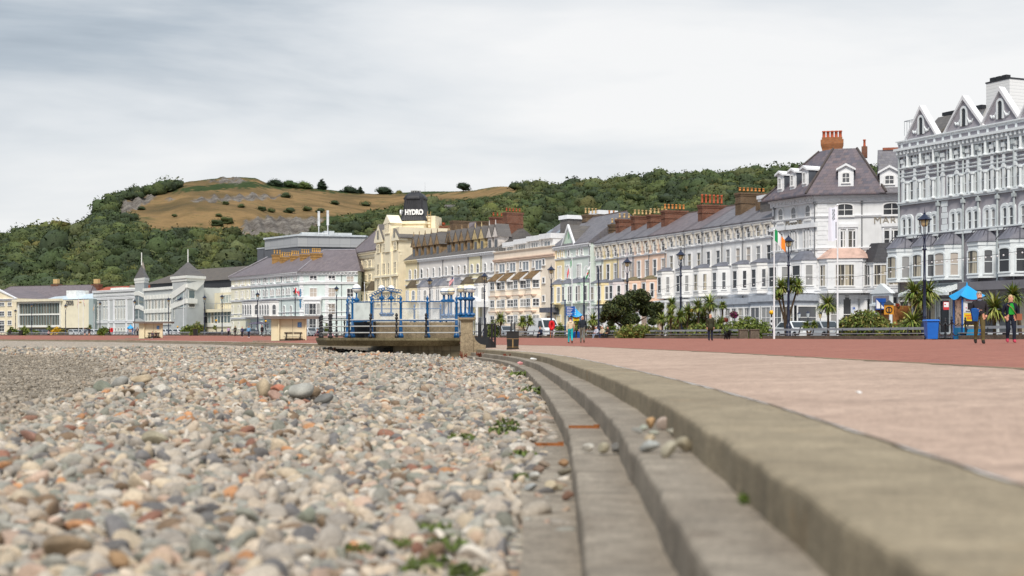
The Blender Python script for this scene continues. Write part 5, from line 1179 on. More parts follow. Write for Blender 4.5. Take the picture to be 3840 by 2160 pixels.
# plain flank facing us, and the tower
hd = Vector((-f.d.y, f.d.x)); HD = (HB[0]+hd.x*16, HB[1]+hd.y*16)
TX0, TX1 = 1492, 1582; ty = 262.0; s_ = F/ty
tz0 = ZP(z3y(440), ty)-b.bz; tz1 = ZP(z3y(310), ty)-b.bz
P0 = Vector(at(1486, ty)); P1 = Vector(at(1588, ty-1.0)); tf = b.frame(P0, P1)
m = MB(); m.box(0, tf.L, .2, 8, -.4, tz1); tw0 = tf.add('tower', m, YC); m = MB(); m.box(-.3, tf.L+.3, -.1, 8.3, tz1-.5, tz1); obj('parapet', m, CTR, tw0)
m = MB(); u0, u1 = tf.u(z3x(800)), tf.u(z3x(872)); m.box(u0, u1, 2.2, 7, tz0-2, ZP(z3y(275), ty+3)-b.bz); tf.add('stair_head', m, YC)
ld = MB()
for k in range(8): ld.tube([(u0+.3,2.1,tz0+.6*k+.2),(u0+.9,2.1,tz0+.6*k+.2)], .04, 4)
for q in (.3,.9): ld.tube([(u0+q,2.1,tz0),(u0+q,2.1,tz0+5)], .05, 4)
tf.add('ladder', ld, paint('ladder_tan', S(190,160,110)))
# dome: flared skirt, ribbed drum and cap (square plan with canted corners)
def oct_(cx_, cy_, r, k=.42): return [(cx_-r*k,cy_-r),(cx_+r*k,cy_-r),(cx_+r,cy_-r*k),(cx_+r,cy_+r*k),(cx_+r*k,cy_+r),(cx_-r*k,cy_+r),(cx_-r,cy_+r*k),(cx_-r,cy_-r*k)]
uc = tf.u(z3x(708)); yc = 3.2; DOME = paint('black_dome', S(52,52,56), .55, .25, .8, .4); zv = lambda y: ZP(z3y(y), ty+1.5)-b.bz
rs = [(306,2.55),(296,2.45),(270,2.2),(250,2.08),(215,1.95),(160,1.82),(140,1.8)]
m = MB()
for (ya, ra), (yb, rb) in zip(rs, rs[1:]): m.prism_z(oct_(uc,yc,ra,.8), zv(ya), zv(yb), oct_(uc,yc,rb,.8))
m.prism_z(oct_(uc,yc,2.02,.6), zv(140), zv(130)); 
cap = [(130,1.95),(118,1.86),(104,1.6),(92,1.25),(84,.85),(80,.8),(74,.7),(70,.2)]
for (ya, ra), (yb, rb) in zip(cap, cap[1:]): m.prism_z(oct_(uc,yc,ra,.6), zv(ya), zv(yb), oct_(uc,yc,rb,.6))
dm = tf.add('dome', m, DOME)
rb_ = MB()
for k in range(9): x = lerp(-1.6, 1.6, k/8); rb_.tube([(uc+x*1.12,yc-2.48,zv(298)),(uc+x*1.0,yc-2.1,zv(250)),(uc+x*.93,yc-1.85,zv(150))], .05, 4)
obj('ribs', rb_, DOME, dm)
cr_ = MB(); 
for k in range(12): a = 2*PI*k/12; cr_.tube([(uc+0.9*math.cos(a),yc+0.9*math.sin(a),zv(84)),(uc+0.9*math.cos(a),yc+0.9*math.sin(a),zv(68))], .07, 4)
cr_.tube([(uc+0.9*math.cos(2*PI*k/12),yc+0.9*math.sin(2*PI*k/12),zv(72)) for k in range(13)], .08, 4); obj('cresting', cr_, paint('pale_iron', S(190,190,188)), dm)
SIGNW = paint('sign_white', (.86,.86,.86), .5, .02)
def sign(txt, size, loc, rz, parent, mat=SIGNW, ext=.12, bold=.03, name='lettering', align='CENTER', line=None, rx=90):
    c = bpy.data.curves.new(name, 'FONT'); c.body = txt; c.size = size; c.extrude = ext; c.align_x = align; c.offset = bold; c.materials.append(mat)
    if line: c.space_line = line
    o = text_obj(name, c); o.parent = parent; o.location = loc; o.rotation_euler = (R(rx), 0, rz); return o
sz = (zv(222)-zv(262))*1.36
sign('HYDRO', sz, (uc+.3, yc-2.3, zv(262)), 0, dm, bold=.07).scale = (.76,1,1); sign('HYDRO', sz, (uc-2.3, yc, zv(262)), R(-90), dm, bold=.07)
f.chimney(f.u(z3x(505)), 9, zm+3, f.z(z3x(505), z3y(262)), 2.4, 2.2, 0, paint('cream_stack', S(214,176,120), .7, .15, 1), POT_Y)
tf.chimney(tf.u(z3x(900)), 6, tz0-4, ZP(z3y(332), ty)-b.bz, 2.4, 1.6, 4, BRICK, POT_R, poth=.4); tf.chimney(tf.u(z3x(812)), 4.5, tz0-4, ZP(z3y(400), ty)-b.bz, 3.4, 1.6, 0, BRICKB, POT_R)

# ---------------- pale blue corner hotel
z2x = lambda x: 600+x/3.45
z2y = lambda y: 880+y/3.45
BA, BB, BC = at(868,299), at(z2x(1805),272), at(1342,270)
PBLU = paint('pale_aqua_render', S(212,224,222), .65, .05, .8, .25, .12); PYEL = paint('pale_butter_render', S(232,228,206), .65, .05, .8)
b = Bldg('terrace_hotel', 'white and pale aqua corner hotel with yellow chimney stacks and a purple slate roof', 'hotel', BA, BB); f = b.f; g = b.frame(BB, BC)
ze = g.z(z2x(1830), z2y(478)); b.prism('wall', [BA, BB, BC, (BC[0]+1, BC[1]+14), (BA[0]+9, BA[1]+13)], -.6, ze, PBLU)
lf = f.u(z2x(1170)); m = MB(); m.box(0, lf, -.05, 0, -.5, ze-.4); f.add('wall_panel', m, PYEL)
f.cornice(ze, .7, .6, brk=.7); g.cornice(ze, .7, .6, brk=.7)
zt_ = g.z(z2x(2100), z2y(232))+.9
m = MB(); B2 = lambda X, Y: b.loc2(X, Y)
eL, eC, eR = B2(BA[0]-.6, BA[1]-.6), B2(BB[0]-.1, BB[1]-1.0), B2(BC[0]+.6, BC[1]-.7); bR, bL = B2(BC[0]+1.5, BC[1]+15), B2(BA[0]+9, BA[1]+14)
tL = B2(*(Vector(BA)+Vector((7.0,3.2)))); tC = B2(*(Vector(BB)+Vector((3.6,7.0)))); tR = B2(*(Vector(BC)+Vector((-1.2,6.8)))); tR2 = B2(*(Vector(BC)+Vector((-1.2,8.5))))
m.add([(*eL,ze),(*eC,ze),(*eR,ze),(*bR,ze),(*bL,ze),(*tL,zt_-.3),(*tC,zt_),(*tR,zt_),(*tR2,zt_)], [(0,1,6,5),(1,2,7,6),(2,3,8,7),(3,4,5,6,7,8),(4,0,5),(4,3,2,1,0)])
ro = obj('roof', m, SLATEP, b.t); m = MB()
for p, q in ((eL,tL),(eC,tC)): m.tube([(*p,ze+.1),(*q,zt_)], .13, 5)
m.tube([(*tC,zt_),(*tR,zt_)], .16, 5); obj('ridge', m, paint('pale_ridge', S(150,146,152)), ro)
for px, yt, yb, n, w in ((1290,232,385,3,3.4),(1345,285,370,2,1.4),(1415,262,370,5,4.4),(1520,245,365,4,3.2),(1650,228,360,4,3.4),(1790,215,345,5,3.6)):
    u = f.u(z2x(px)); f.chimney(u-1.2, 4.4, ze+1.6, f.z(z2x(px), z2y(yt+62))+.75, w*.3, w*.55, n, BRICKY, paint('yellow_pot', S(212,164,86), .8, .15, 6), poth=.75)
rows = ((585,655,'arch'),(735,830,'arch'))
for (t0,t1,st) in rows:
    for px in (985,1005,1060,1085,1140,1192,1220,1265,1295,1345,1388,1440,1468,1518,1548,1600,1645,1675,1738,1768):
        k = (px-985)/800; f.row([z2x(px)], z2x(px), z2y(lerp(t0,t0-55,k)), z2y(lerp(t1,t1-65,k)), .7, st, G_NET if px%3 else G_BLIND)
zb1, zb2, zb3 = g.z(z2x(1850), z2y(640)), g.z(z2x(1850), z2y(830)), g.z(z2x(1850), z2y(1075))
for fr in (f, g): fr.band(zb1, .35, .25); fr.band(zb2, .35, .25); fr.band(zb3, .35, .25); fr.band(zb3+1.0, .15, .12)
n = 16
for k in range(n):
    u = f.L*(k+.5)/n; m = MB(); m.prism_y([(u-.6,zb1+.35),(u+.6,zb1+.35),(u,zb1+.75)], -.3, 0); f.add('window_pediment', m, TRIM) if k%2 == 0 else None
for px in (1215, 1440): f.bay(f.u(z2x(px)), zb3+.35, zb2-.1, 7.0, 1.5, .35, (f.z(z2x(px), z2y(1040)), f.z(z2x(px), z2y(905))), WHITE, LEAD, 4, 'arch', G_MID, fw=.85, sw=.8)
for px in (945, 1025, 1610, 1700): f.row([z2x(px)], z2x(px), z2y(915), z2y(1040), .9, 'arch', G_NET)
for px in (945,1025,1130,1190,1260,1320,1400,1450,1610,1680): f.row([z2x(px)], z2x(px), z2y(1130), z2y(1220), .9, 'arch', G_MID)
SASH = 'rect-sashv'
for px in (1985, 2222): g.row([z2x(px)], z2x(1985), z2y(530), z2y(610), 1.45, SASH, G_DARK); g.row([z2x(px)], z2x(1985), z2y(690), z2y(812), 1.45, SASH, G_BLIND)
g.row([z3x(235)], z3x(235), z3y(735), z3y(788), 1.4, SASH, G_BLIND); g.row([z3x(235)], z3x(235), z3y(832), z3y(905), 1.3, SASH, G_DARK)
for px in (1985, 2222):
    m = MB(); u = g.u(z2x(px)); z = zb1; m.prism_y([(u-1.5,z+.36),(u+1.5,z+.36),(u,z+.95)], -.35, 0); g.add('window_pediment', m, TRIM)
m = MB(); u0, u1 = g.u(z2x(1880)), g.u(z2x(2090)); m.box(u0,u1,-.9,-.01,.1,zb2-.3); m.box(u0-.2,u1+.2,-1.1,-.01,zb2-.3,zb2+.05); o = g.add('bay_window', m, TRIM)
for px, w, gm in ((1920,.9,G_LITE),(1998,1.5,G_DARK),(2065,.8,G_NET)):
    link('window', combo(w, g.z(z2x(1998), z2y(890))-g.z(z2x(1998), z2y(1035)), 'rect-v', FRAME, gm), o, (g.u(z2x(px)), -.905, g.z(z2x(1998), z2y(1035)))); link('window', combo(w, 3.0, 'rect-v', FRAME, gm), o, (g.u(z2x(px)), -.905, .7))
g.row([z2x(2215)], z2x(2215), z2y(885), z2y(1035), 1.6, SASH, G_BLIND); g.row([z3x(88)], z3x(88), z3y(950), z3y(1035), 1.6, SASH, G_BLIND)
for px in (1830, 2160): g.quoins(g.u(z2x(px)), .2, ze-.8, .9)
g.pipe(z2x(2350), .2, ze-.6); f.pipe(z2x(1365), .2, ze-.6); f.pipe(z2x(1575), .2, ze-.6)
for i, ch_ in enumerate('FOUR OAKS'):
    if ch_ != ' ': sign(ch_, .52, (*g.loc(g.u(z2x(1818)), -.15, g.z(z2x(1818), z2y(728+28*i)))[:2], g.z(z2x(1818), z2y(728+27*i))), g.phi, b.t, paint('blue_letters', S(40,130,180)), .05, .02)
m = MB(); m.box(-2.0,-.4,-1.2,-1.1,-.2,.9)

# ---------------- grey box theatre stage block behind
PAN = NT('grey_cladding'); v = PAN.coord('Object'); br = PAN.new('ShaderNodeTexBrick'); PAN.val(br, Scale=1.0); br.offset = 0
sx_ = PAN.new('ShaderNodeSeparateXYZ'); cb_ = PAN.new('ShaderNodeCombineXYZ'); PAN.link(v, sx_.inputs[0]); PAN.link(PAN.math('ADD', sx_.outputs[0], sx_.outputs[1]), cb_.inputs[0]); PAN.link(sx_.outputs[2], cb_.inputs[1]); PAN.link(cb_.outputs[0], br.inputs['Vector'])
br.inputs['Brick Width'].default_value = 3.2; br.inputs['Row Height'].default_value = 1.9; br.inputs['Mortar Size'].default_value = .04
for k_, c_ in (('Color1', S(166,168,170)),('Color2', S(158,160,164)),('Mortar', S(130,132,136))): br.inputs[k_].default_value = (*c_, 1)
PAN = PAN.done(br.outputs['Color'], .5, .4)
DPAN = paint('dark_grey_cladding', S(96,98,104), .55, .05, .5)
b = Bldg('stage_block', 'big grey metal clad box block rising behind the aqua corner hotel', 'building', at(992,335), at(1118,322)); f = b.f; g = b.frame(f.B, at(1366,326))
zt_ = g.z(1125, z2y(18)); zd = g.z(1125, z2y(155)); P3 = (g.B.x+3, g.B.y+20)
b.prism('wall', [tuple(f.A), tuple(f.B), tuple(g.B), P3, (f.A.x+8, f.A.y+16)], -.6, zd, DPAN); b.prism('upper_wall', [tuple(f.A+Vector((.1,-.3))), tuple(f.B+Vector((0,-.3))), tuple(g.B+Vector((.2,-.3))), P3, (f.A.x+8, f.A.y+16)], zd+.01, zt_, PAN)
b.prism('roof_edge', [tuple(f.A+Vector((-.2,-.6))), tuple(f.B+Vector((0,-.7))), tuple(g.B+Vector((.4,-.6))), P3, (f.A.x+8, f.A.y+16)], zt_+.01, zt_+.4, paint('pale_edge', S(198,204,210)))
m = MB(); m.box(0,3.2,0,4,-.5,f.z(970, z2y(185))); o = obj('side_block', m, DPAN, b.t, loc=b.frame(at(965,338),at(1012,333)).loc(0,0,0), rz=0); m = MB(); m.box(-.1,3.3,-.1,4.1,f.z(970,z2y(185)),f.z(970,z2y(172))); obj('roof_edge', m, paint('pale_edge', S(198,204,210)), o)
m = MB(); u0, u1 = g.u(1095), g.u(1330); m.box(g.u(1140), u1, 4, 12, zt_, g.z(1250, 868)); m.box(g.u(1225), g.u(1262), 3.6, 8, zt_, g.z(1250, 862)); g.add('plant_room', m, paint('plant_white', S(190,194,196)))
mm = MB()
for px, h in ((1202,6),(1236,6.2)):
    u = g.u(px); mm.tube([(u,3,zt_),(u,3,zt_+h)], .12, 5); mm.box(u-.25,u+.25,2.8,3.2,zt_+h-3.4,zt_+h)
mm.box(g.u(1202), g.u(1236), 2.95, 3.05, zt_+.8, zt_+.95); g.add('aerial_mast', mm, paint('aerial_white', S(214,216,218)))
# ---------------- seafront theatre with two pyramid roofed towers
z1x = lambda x: x/3.45
z1y = lambda y: 880+y/3.45
TG = paint('tower_grey', S(186,190,190), .6, .05, .6); TW = paint('tower_white', S(232,232,226), .6, .05, .8); GLZ = glass_dark('curtain_wall_glass', S(96,112,116), .06); GLZ2 = glass_dark('curtain_wall_glass_pale', S(150,164,164), .06)
TA0, TA1, TA2, TA3 = at(505,348), at(560,336), at(642,322), at(770,316)
b = Bldg('theatre', 'white and grey theatre with two pyramid roofed glazed towers and a slate roof', 'theatre', at(545,338), at(642,324)); f = b.f; g = b.frame(at(735,330), at(880,313))
zL = f.z(600, z1y(690)); m = MB(); m.box(-1, f.L+1, 0, 12, -.6, zL); obj('wall', m, TG, b.t); m = MB(); m.box(-1,f.L+1,-.3,0,f.z(600,z1y(715)),f.z(600,z1y(680))); obj('parapet', m, TW, b.t)
for (t0,t1) in ((835,960),(1010,1115)):
    z0, z1 = f.z(600, z1y(t1)), f.z(600, z1y(t0)); n = 8
    for k in range(n): f.win(f.L*(k+.5)/n, z0, 1.35, z1-z0, 'rect-v', (GLZ, G_DRAPE)[k%2], TW)
for (t0,t1) in ((775,830),(965,1010),(1120,1165)):
    m = MB(); m.box(0,f.L,-.25,0,f.z(600,z1y(t1)),f.z(600,z1y(t0)))
    for k in range(9): x = f.L*k/8; m.box(x-.12,x+.12,-.32,-.2,f.z(600,z1y(t1))+.02,f.z(600,z1y(t0))-.02)
    f.add('spandrel_band', m, TW)
def tower(A, C, B, ztop, zpeak, pole):
    fl, fr = b.frame(A, C), b.frame(C, B); D_ = (A[0]+B[0]-C[0], A[1]+B[1]-C[1]); ft = [b.loc2(*p) for p in (A, C, B, D_)]; cx_ = sum(p[0] for p in ft)/4; cy_ = sum(p[1] for p in ft)/4
    k_ = lambda k: [(cx_+(p[0]-cx_)*k, cy_+(p[1]-cy_)*k) for p in ft]
    zt_ = ZP(ztop, C[1])-b.bz; zp_ = ZP(zpeak, C[1]+3)-b.bz
    m = MB(); m.prism_z(ft, -.6, zt_-1.2); o = obj('tower', m, TG, b.t); m = MB(); m.prism_z(k_(1.06), zt_-1.199, zt_-.6); m.prism_z(k_(1.14), zt_-.599, zt_); obj('tower_cornice', m, TW, o)
    m = MB(); m.prism_z(k_(1.12), zt_+.01, zp_, k_(.03)); obj('tower_roof', m, SLATED, o)
    m = MB(); m.prism_z(k_(.12), zp_-.5, zp_+.1, k_(.02)); m.tube([(cx_,cy_,zp_),(cx_,cy_,ZP(pole,C[1]+3)-b.bz)], .11, 5); obj('finial_pole', m, TW, o)
    return fl, fr, o
def on(fr, name, pts, zf, mat, parent, y0, y1=None):
    m = MB(); P = [(fr.u(x), zf(y)) for x, y in pts]
    if y1 is None: m.add([(x, y0, z) for x, z in P], [tuple(range(len(P)))])
    else: m.prism_y(P, y0, y1)
    o = obj(name, m, mat, parent, fr.loc(0,0,0), fr.phi)
    return o
fl, fr, o = tower(at(506,346), at(540,340), at(556,344), 1041, 993, 945); zf = lambda y: ZP(z1y(y),343)-b.bz
for ya, yb in ((790,905),(965,1085)):
    on(fl, 'pane', [(z1x(1752),yb),(z1x(1785),yb),(z1x(1785),ya),(z1x(1752),ya)], zf, GLZ, o, -.03); on(fl, 'pane', [(z1x(1800),yb-10),(z1x(1860),yb+20),(z1x(1860),ya+30),(z1x(1800),ya)], zf, GLZ, o, -.03)
    on(fl, 'raking_band', [(z1x(1745),ya-8),(z1x(1800),ya-6),(z1x(1862),ya+26),(z1x(1862),ya-20),(z1x(1800),ya-56),(z1x(1745),ya-56)], zf, TW, o, -.22, -.01)
fl, fr, o = tower(at(646,324), at(700,317), at(764,322), 1033, 980, 932); zf = lambda y: ZP(z2y(y), 319)-b.bz
X2 = lambda pts: [(z2x(x), y) for x, y in pts]
for q, pts in ((fl,[(160,830),(160,740),(330,640),(345,640),(345,690),(330,720)]),(fr,[(345,640),(560,575),(560,620),(460,720),(345,690)]),(fl,[(155,960),(155,890),(345,830),(345,890)]),(fr,[(345,830),(475,830),(475,890),(345,890)])): on(q, 'raking_band', X2(pts), zf, TW, o, -.25, -.01)
for q, pts, gm in ((fl,[(215,860),(325,810),(325,722),(215,800)],GLZ2),(fr,[(370,825),(448,825),(448,718),(370,718)],GLZ),(fl,[(215,945),(325,945),(325,890)],GLZ2),(fr,[(370,940),(448,940),(448,892),(370,892)],G_DARK),(fl,[(165,880),(188,880),(188,775),(165,775)],GLZ),(fl,[(165,1085),(188,1085),(188,955),(165,955)],GLZ)):
    w_ = on(q, 'pane', X2(pts), zf, gm, o, -.03); m = MB(); ps = [(q.u(z2x(x)), -.05, zf(y)) for x, y in pts]; m.tube(ps+[ps[0]], .07, 4); obj('pane_frame', m, TW, o, q.loc(0,0,0), q.phi)
# cream restaurant wing with a glazed ground floor
zg0, zg1, zg2 = g.z(800, z2y(965)), g.z(800, z2y(745)), g.z(800, z2y(585))
m = MB(); m.box(-1,g.L,3,14,-.6,zg1); obj('wing_wall', m, PCREAM, b.t, g.loc(0,0,0), g.phi); m = MB(); m.box(3,g.L,4.5,12,zg1,g.z(800, z2y(672))); g.add('upper_storey', m, paint('panel_white', S(226,226,224)))
m = MB(); m.box(-4,g.L,0,3,.9,zg0-.9); wing = g.add('glazed_hall', m, PCREAM)
m = MB(); m.box(-5.5,g.L,-.8,3.2,zg0-.7,zg0); obj('roof_slab', m, PCREAM, wing)
z0, z1 = g.z(800, z2y(1140)), g.z(800, z2y(985)); n = 14
for k in range(n):
    u0 = lerp(-3.6, g.L-.3, k/n); u1 = lerp(-3.6, g.L-.3, (k+1)/n); m = MB(); m.add([(u0+.1,-.03,z0),(u1-.1,-.03,z0),(u1-.1,-.03,z1),(u0+.1,-.03,z1)],[(0,1,2,3)]); obj('pane', m, (GLZ,G_MID,GLZ2,G_DRAPE)[k%4 if k < 8 else (k%2)*0], wing)
    m = MB(); m.box(u0-.08,u0+.08,-.14,-.0,z0-.1,z1+.1); m.box(u0+.08,u1-.08,-.1,-.0,z1-1.25,z1-1.1); obj('mullion', m, TW, wing)
m = MB(); m.box(-4,g.L,-.3,-.001,z0-.9,z0-.12); obj('sill_band', m, TW, wing)
rl = MB(); zr_ = zg0; n = 12; rl.tube([(-2,-.5,zr_+1.25),(g.L,-.5,zr_+1.25)], .05, 4)
for k in range(n): x = lerp(-2, g.L, k/(n-1)); rl.tube([(x,-.5,zr_),(x,-.5,zr_+1.25)], .04, 4)
g.add('balcony_rail', rl, paint('steel_rail', S(170,174,178)))
for px, w in ((690,5.0),(760,2.0),(838,1.6)): g.win(g.u(z2x(px)), g.z(800,z2y(880)), w, g.z(800,z2y(780))-g.z(800,z2y(880)), 'rect-m', GLZ2, TW, y=3)
rf = b.frame(at(474,357), at(880,318)); zra = ZP(z2y(680),330)-b.bz; zrb = ZP(z2y(578),330)-b.bz; zrc = ZP(z2y(402),338)-b.bz
m = MB(); m.box(1,rf.L,6,22,zra-1,zrb); o = rf.add('roof_skirt', m, paint('black_slate_hang', S(60,60,64), .6, .15, 2)); m = MB(); m.prism_z([(-1,5.5),(rf.L,5.5),(rf.L,24),(-1,24)], zrb, zrc, [(6,13),(rf.L-1,13),(rf.L-1,16),(6,16)]); rf.add('roof', m, slate('brown_slate', S(104,94,84), S(88,82,76)))
m = MB(); m.box(rf.L*.55,rf.L,5.6,5.95,zra-.6,zra-.1); rf.add('fascia', m, paint('blue_fascia', S(60,84,120)))
m = MB(); P = [(fl.u(z2x(x)), zf(y)) for x, y in ((200,862),(300,838),(300,800),(268,828))]; m.prism_y(P, -.42, -.40); obj('banner', m, paint('navy_banner', S(40,50,80)), b.t, fl.loc(0,0,0), fl.phi)

# ---------------- grey auditorium wing
A_, B_ = at(350,364), at(512,346); b = Bldg('auditorium_wing', 'long pale grey hall with white pilasters and slit windows beside the theatre towers', 'building', A_, B_); f = b.f
zt_ = f.z(505, z1y(705)); b.wall(16, zt_, GREYR); f.band(zt_-.4, .45, .3); f.band(f.z(505, z1y(780)), .35, .2); f.band(f.z(505, z1y(825)), .5, .2); f.band(f.z(505, z1y(1140)), .6, .2)
m = MB(); m.box(-.1,f.L,-.02,0,zt_-2.6,zt_-.5); f.add('frieze', m, paint('grey_frieze', S(196,198,196)))
for px in (1220,1410,1480,1640,1735): m = MB(); u = f.u(z1x(px)); m.box(u-.35,u+.35,-.2,0,-.4,f.z(505,z1y(830))); f.add('pilaster', m, TRIM)
for (t0,t1) in ((850,905),(945,1090)):
    for px in (1230,1265,1350,1390,1500,1540,1575,1615): f.row([z1x(px)], 505, z1y(t0), z1y(t1), .55, 'rect-n', G_MID, TW)
for px in (1250,1340,1380,1500,1540,1575,1610): f.row([z1x(px)], 505, z1y(1205), z1y(1245), .7, 'rect-n', G_DARK, TW)
m = MB(); m.box(1.5,8,4,10,zt_,zt_+.9); f.add('roof_plant', m, TW)

# ---------------- cream glass fronted venue
A_, B_ = at(62,379), at(340,362); b = Bldg('glass_fronted_venue', 'cream concert venue with a big two storey glass front and grey lettering', 'building', A_, B_); f = b.f
zt_ = f.z(330, z1y(835)); ztl = f.z(70, z1y(870)); b.wall(14, zt_-.1, PCREAM, z0=2.2)
m = MB(); m.box(.4,f.L,.6,13,-.6,2.19); f.add('undercroft', m, paint('dark_recess', S(92,90,86)))
u0, u1 = f.u(z1x(262)), f.u(z1x(788)); zb0, zb1 = f.z(200, z1y(1170)), f.z(200, z1y(885))
gl = MB(); n = 15
CURT = glass_dark('glass_painted_tree_reflection', S(70,80,76), .05, S(128,120,108))  # tree reflection painted into the pane colour as tan upright bands
fm_ = MB(); fm_.ring_y([(u0-.4,zb0-.5),(u1+.2,zb0-.5),(u1+.2,zb1+.5),(u0-.4,zb1+.5)],[(u0,zb0),(u1,zb0),(u1,zb1),(u0,zb1)],-.5,0); fo = f.add('glass_front', fm_, TW)
zm_ = f.z(200, z1y(1030))
for k in range(n):
    xa, xb = lerp(u0,u1,k/n), lerp(u0,u1,(k+1)/n)
    for a_, c_ in ((zb0,zm_-.2),(zm_+.2,zb1)): m = MB(); m.add([(xa,-.05,a_),(xb,-.05,a_),(xb,-.05,c_),(xa,-.05,c_)],[(0,1,2,3)]); obj('pane', m, CURT, fo)
    if k: m = MB(); m.box(xa-.06,xa+.06,-.2,-.06,zb0,zb1); obj('mullion', m, GLZ2, fo)
m = MB(); m.box(u0,u1,-.3,-.06,zm_-.2,zm_+.2); obj('transom', m, TW, fo)
m = MB(); m.box(-.5,u1+.8,-1.2,0,zb1+.5,zb1+1.1); f.add('eave_board', m, PCREAM)
m = MB(); m.add([(u0+8,1,zt_),(f.L+1,1,zt_+.2),(f.L+1,8,zt_+2.2),(u0+4,8,zt_+1.2)],[(0,1,2,3)]); m.add([(u0+8,1,zt_-.2),(f.L+1,1,zt_),(f.L+1,8,zt_+2.0),(u0+4,8,zt_+1.0)],[(3,2,1,0)]); f.add('glazed_roof', m, paint('pale_blue_glazing', S(206,222,232), .2, .04))
m = MB(); xx = f.u(z1x(735)); m.box(xx-2.5,xx+1.5,5,9,zt_,zt_+2.6); f.add('rooflight_box', m, paint('panel_white', S(226,226,224)))
GRL = paint('grey_lettering', S(92,90,90), .5); sz = (f.z(250,z1y(855))-f.z(250,z1y(893)))*1.30
f.text('venue', f.u(z1x(905)), f.z(250, z1y(882)), sz*1.25, GRL, -.12, bold=.01); f.text('cymru', f.u(z1x(905)), f.z(250, z1y(916)), sz*1.25, GRL, -.12, bold=.01)
f.text('co.uk', f.u(z1x(1040)), f.z(300, z1y(880)), sz*.5, paint('orange_lettering', S(190,150,90)), -.12)
g = b.frame(at(333,361), at(350,360.6)); m = MB(); m.box(0,g.L,0,6,-.5,zt_+.1); g.add('glass_corner', m, GLZ2)
# ---------------- far-left hotel with a pediment, and the slate roofed terrace behind
b = Bldg('pediment_hotel', 'cream hotel with a white edged pediment at the far left', 'hotel', at(-130,398), at(62,385)); f = b.f
ze = f.z(60, z1y(825)); b.wall(12, ze, CREAM); f.cornice(ze, .6, .6, brk=0)
m = MB(); uc = f.u(-10); w = (f.u(64)-uc); zp_ = f.z(0, z1y(708)); m.prism_y([(uc-w,ze),(f.L,ze),(uc,zp_)], -.2, .6); o = f.add('pediment', m, CREAM); rm_ = MB(); rm_.prism_y([(uc-w,ze+.01),(f.L,ze+.01),(uc,zp_-.05)], .61, 12); obj('roof', rm_, SLATEP, o); m = MB(); m.prism_y([(uc-w-.4,ze),(uc-w,ze),(uc,zp_-.1),(f.L,ze),(f.L+.5,ze),(uc,zp_+.5)], -.5, 0); obj('raking_cornice', m, TRIM, o); m = MB(); m.box(uc-.1,f.L+.3,.1,12.5,0,.01)
for (t0,t1) in ((875,920),(990,1052),(1110,1165)):
    for px, w in ((27,1.7),(128,1.7),(-90,1.7)): f.row([z1x(px)], 40, z1y(t0), z1y(t1), w if px != 27 else 2.2, 'rect-sashv', G_MID)
f.row([z1x(27)], 40, z1y(1170), z1y(1255), 2.2, 'rect-sashv', G_DARK)
b = Bldg('slate_roofed_terrace', 'long low house with a slate roof and two brick chimneys behind the glass fronted venue', 'house', at(-60,420), at(330,402)); f = b.f
ze = f.z(200, z1y(850)); b.wall(14, ze, PCREAM); f.hip_roof(ze, 14, f.z(200, z1y(690))-ze+1.0, SLATEP, 4, top=6.5)
for px in (500, 1028): f.chimney(f.u(z1x(px)), 7, ze+3, f.z(z1x(px), z1y(650))+.4, 2.6, 1.6, 0, BRICK, POT_R); 
for px in (500, 1028):
    p = MB(); p.box(-.8,.8,-.5,.5,0,1.3); obj('chimney_cap', p, POT_Y, b.t, f.loc(f.u(z1x(px)), 7, f.z(z1x(px), z1y(650))+.6), f.phi)
b = Bldg('church_spire', 'thin grey church spire among the trees left of the first tower', 'church', at(526,420), at(542,420)); f = b.f; m = MB(); w = f.L; m.box(0,w,0,w,-1,f.z(534,1010)); b_ = obj('wall', m, paint('spire_stone', S(140,132,122), .9, .2, 1), b.t); m = MB(); zt0 = f.z(534,1010); m.prism_z([(0,0),(w,0),(w,w),(0,w)], zt0, f.z(534,980), [(w/2-.05,w/2-.05),(w/2+.05,w/2-.05),(w/2+.05,w/2+.05),(w/2-.05,w/2+.05)]); obj('spire', m, paint('spire_stone', S(140,132,122), .9, .2, 1), b.t)
b = Bldg('red_ridged_house', 'house with a red tiled ridge and small stone gable behind the grey hall', 'house', at(345,410), at(505,395)); f = b.f; b.wall(10, f.z(420,1090), PCREAM); f.gable_roof(f.z(420,1090), 10, f.z(420,1079)-f.z(420,1090)+.5, paint('red_tile', S(170,90,66), .8, .2, 2)); m = MB(); u = f.u(492); z_ = f.z(492,1085); m.prism_y([(u-1.4,z_-3),(u+1.4,z_-3),(u+1.4,z_-1),(u,z_+1.2),(u-1.4,z_-1)], -.4, 4); f.add('gable', m, paint('spire_stone', S(140,132,122)))
def hill_r(px, py):
    rs = np.linspace(480, 1250, 600); return float(rs[np.argmin(np.abs(hpy(np.full(600, float(px)), rs)-py))])
rc = hill_r(1700, 800); rh = hill_r(1412, 838)
b = Bldg('hill_cottage', 'pale cottage half hidden in the trees on the slope behind the domed hotel', 'house', at(1668,rc), at(1735,rc), bz=float(hill_z(np.array([1700.]), np.array([rc]))[0])); f = b.f; zc_ = 4.5; m = MB(); m.box(0,f.L,0,6,-2,zc_); obj('wall', m, paint('cottage_wall', S(180,172,166)), b.t); f.gable_roof(zc_, 6, 2.0, SLATED)
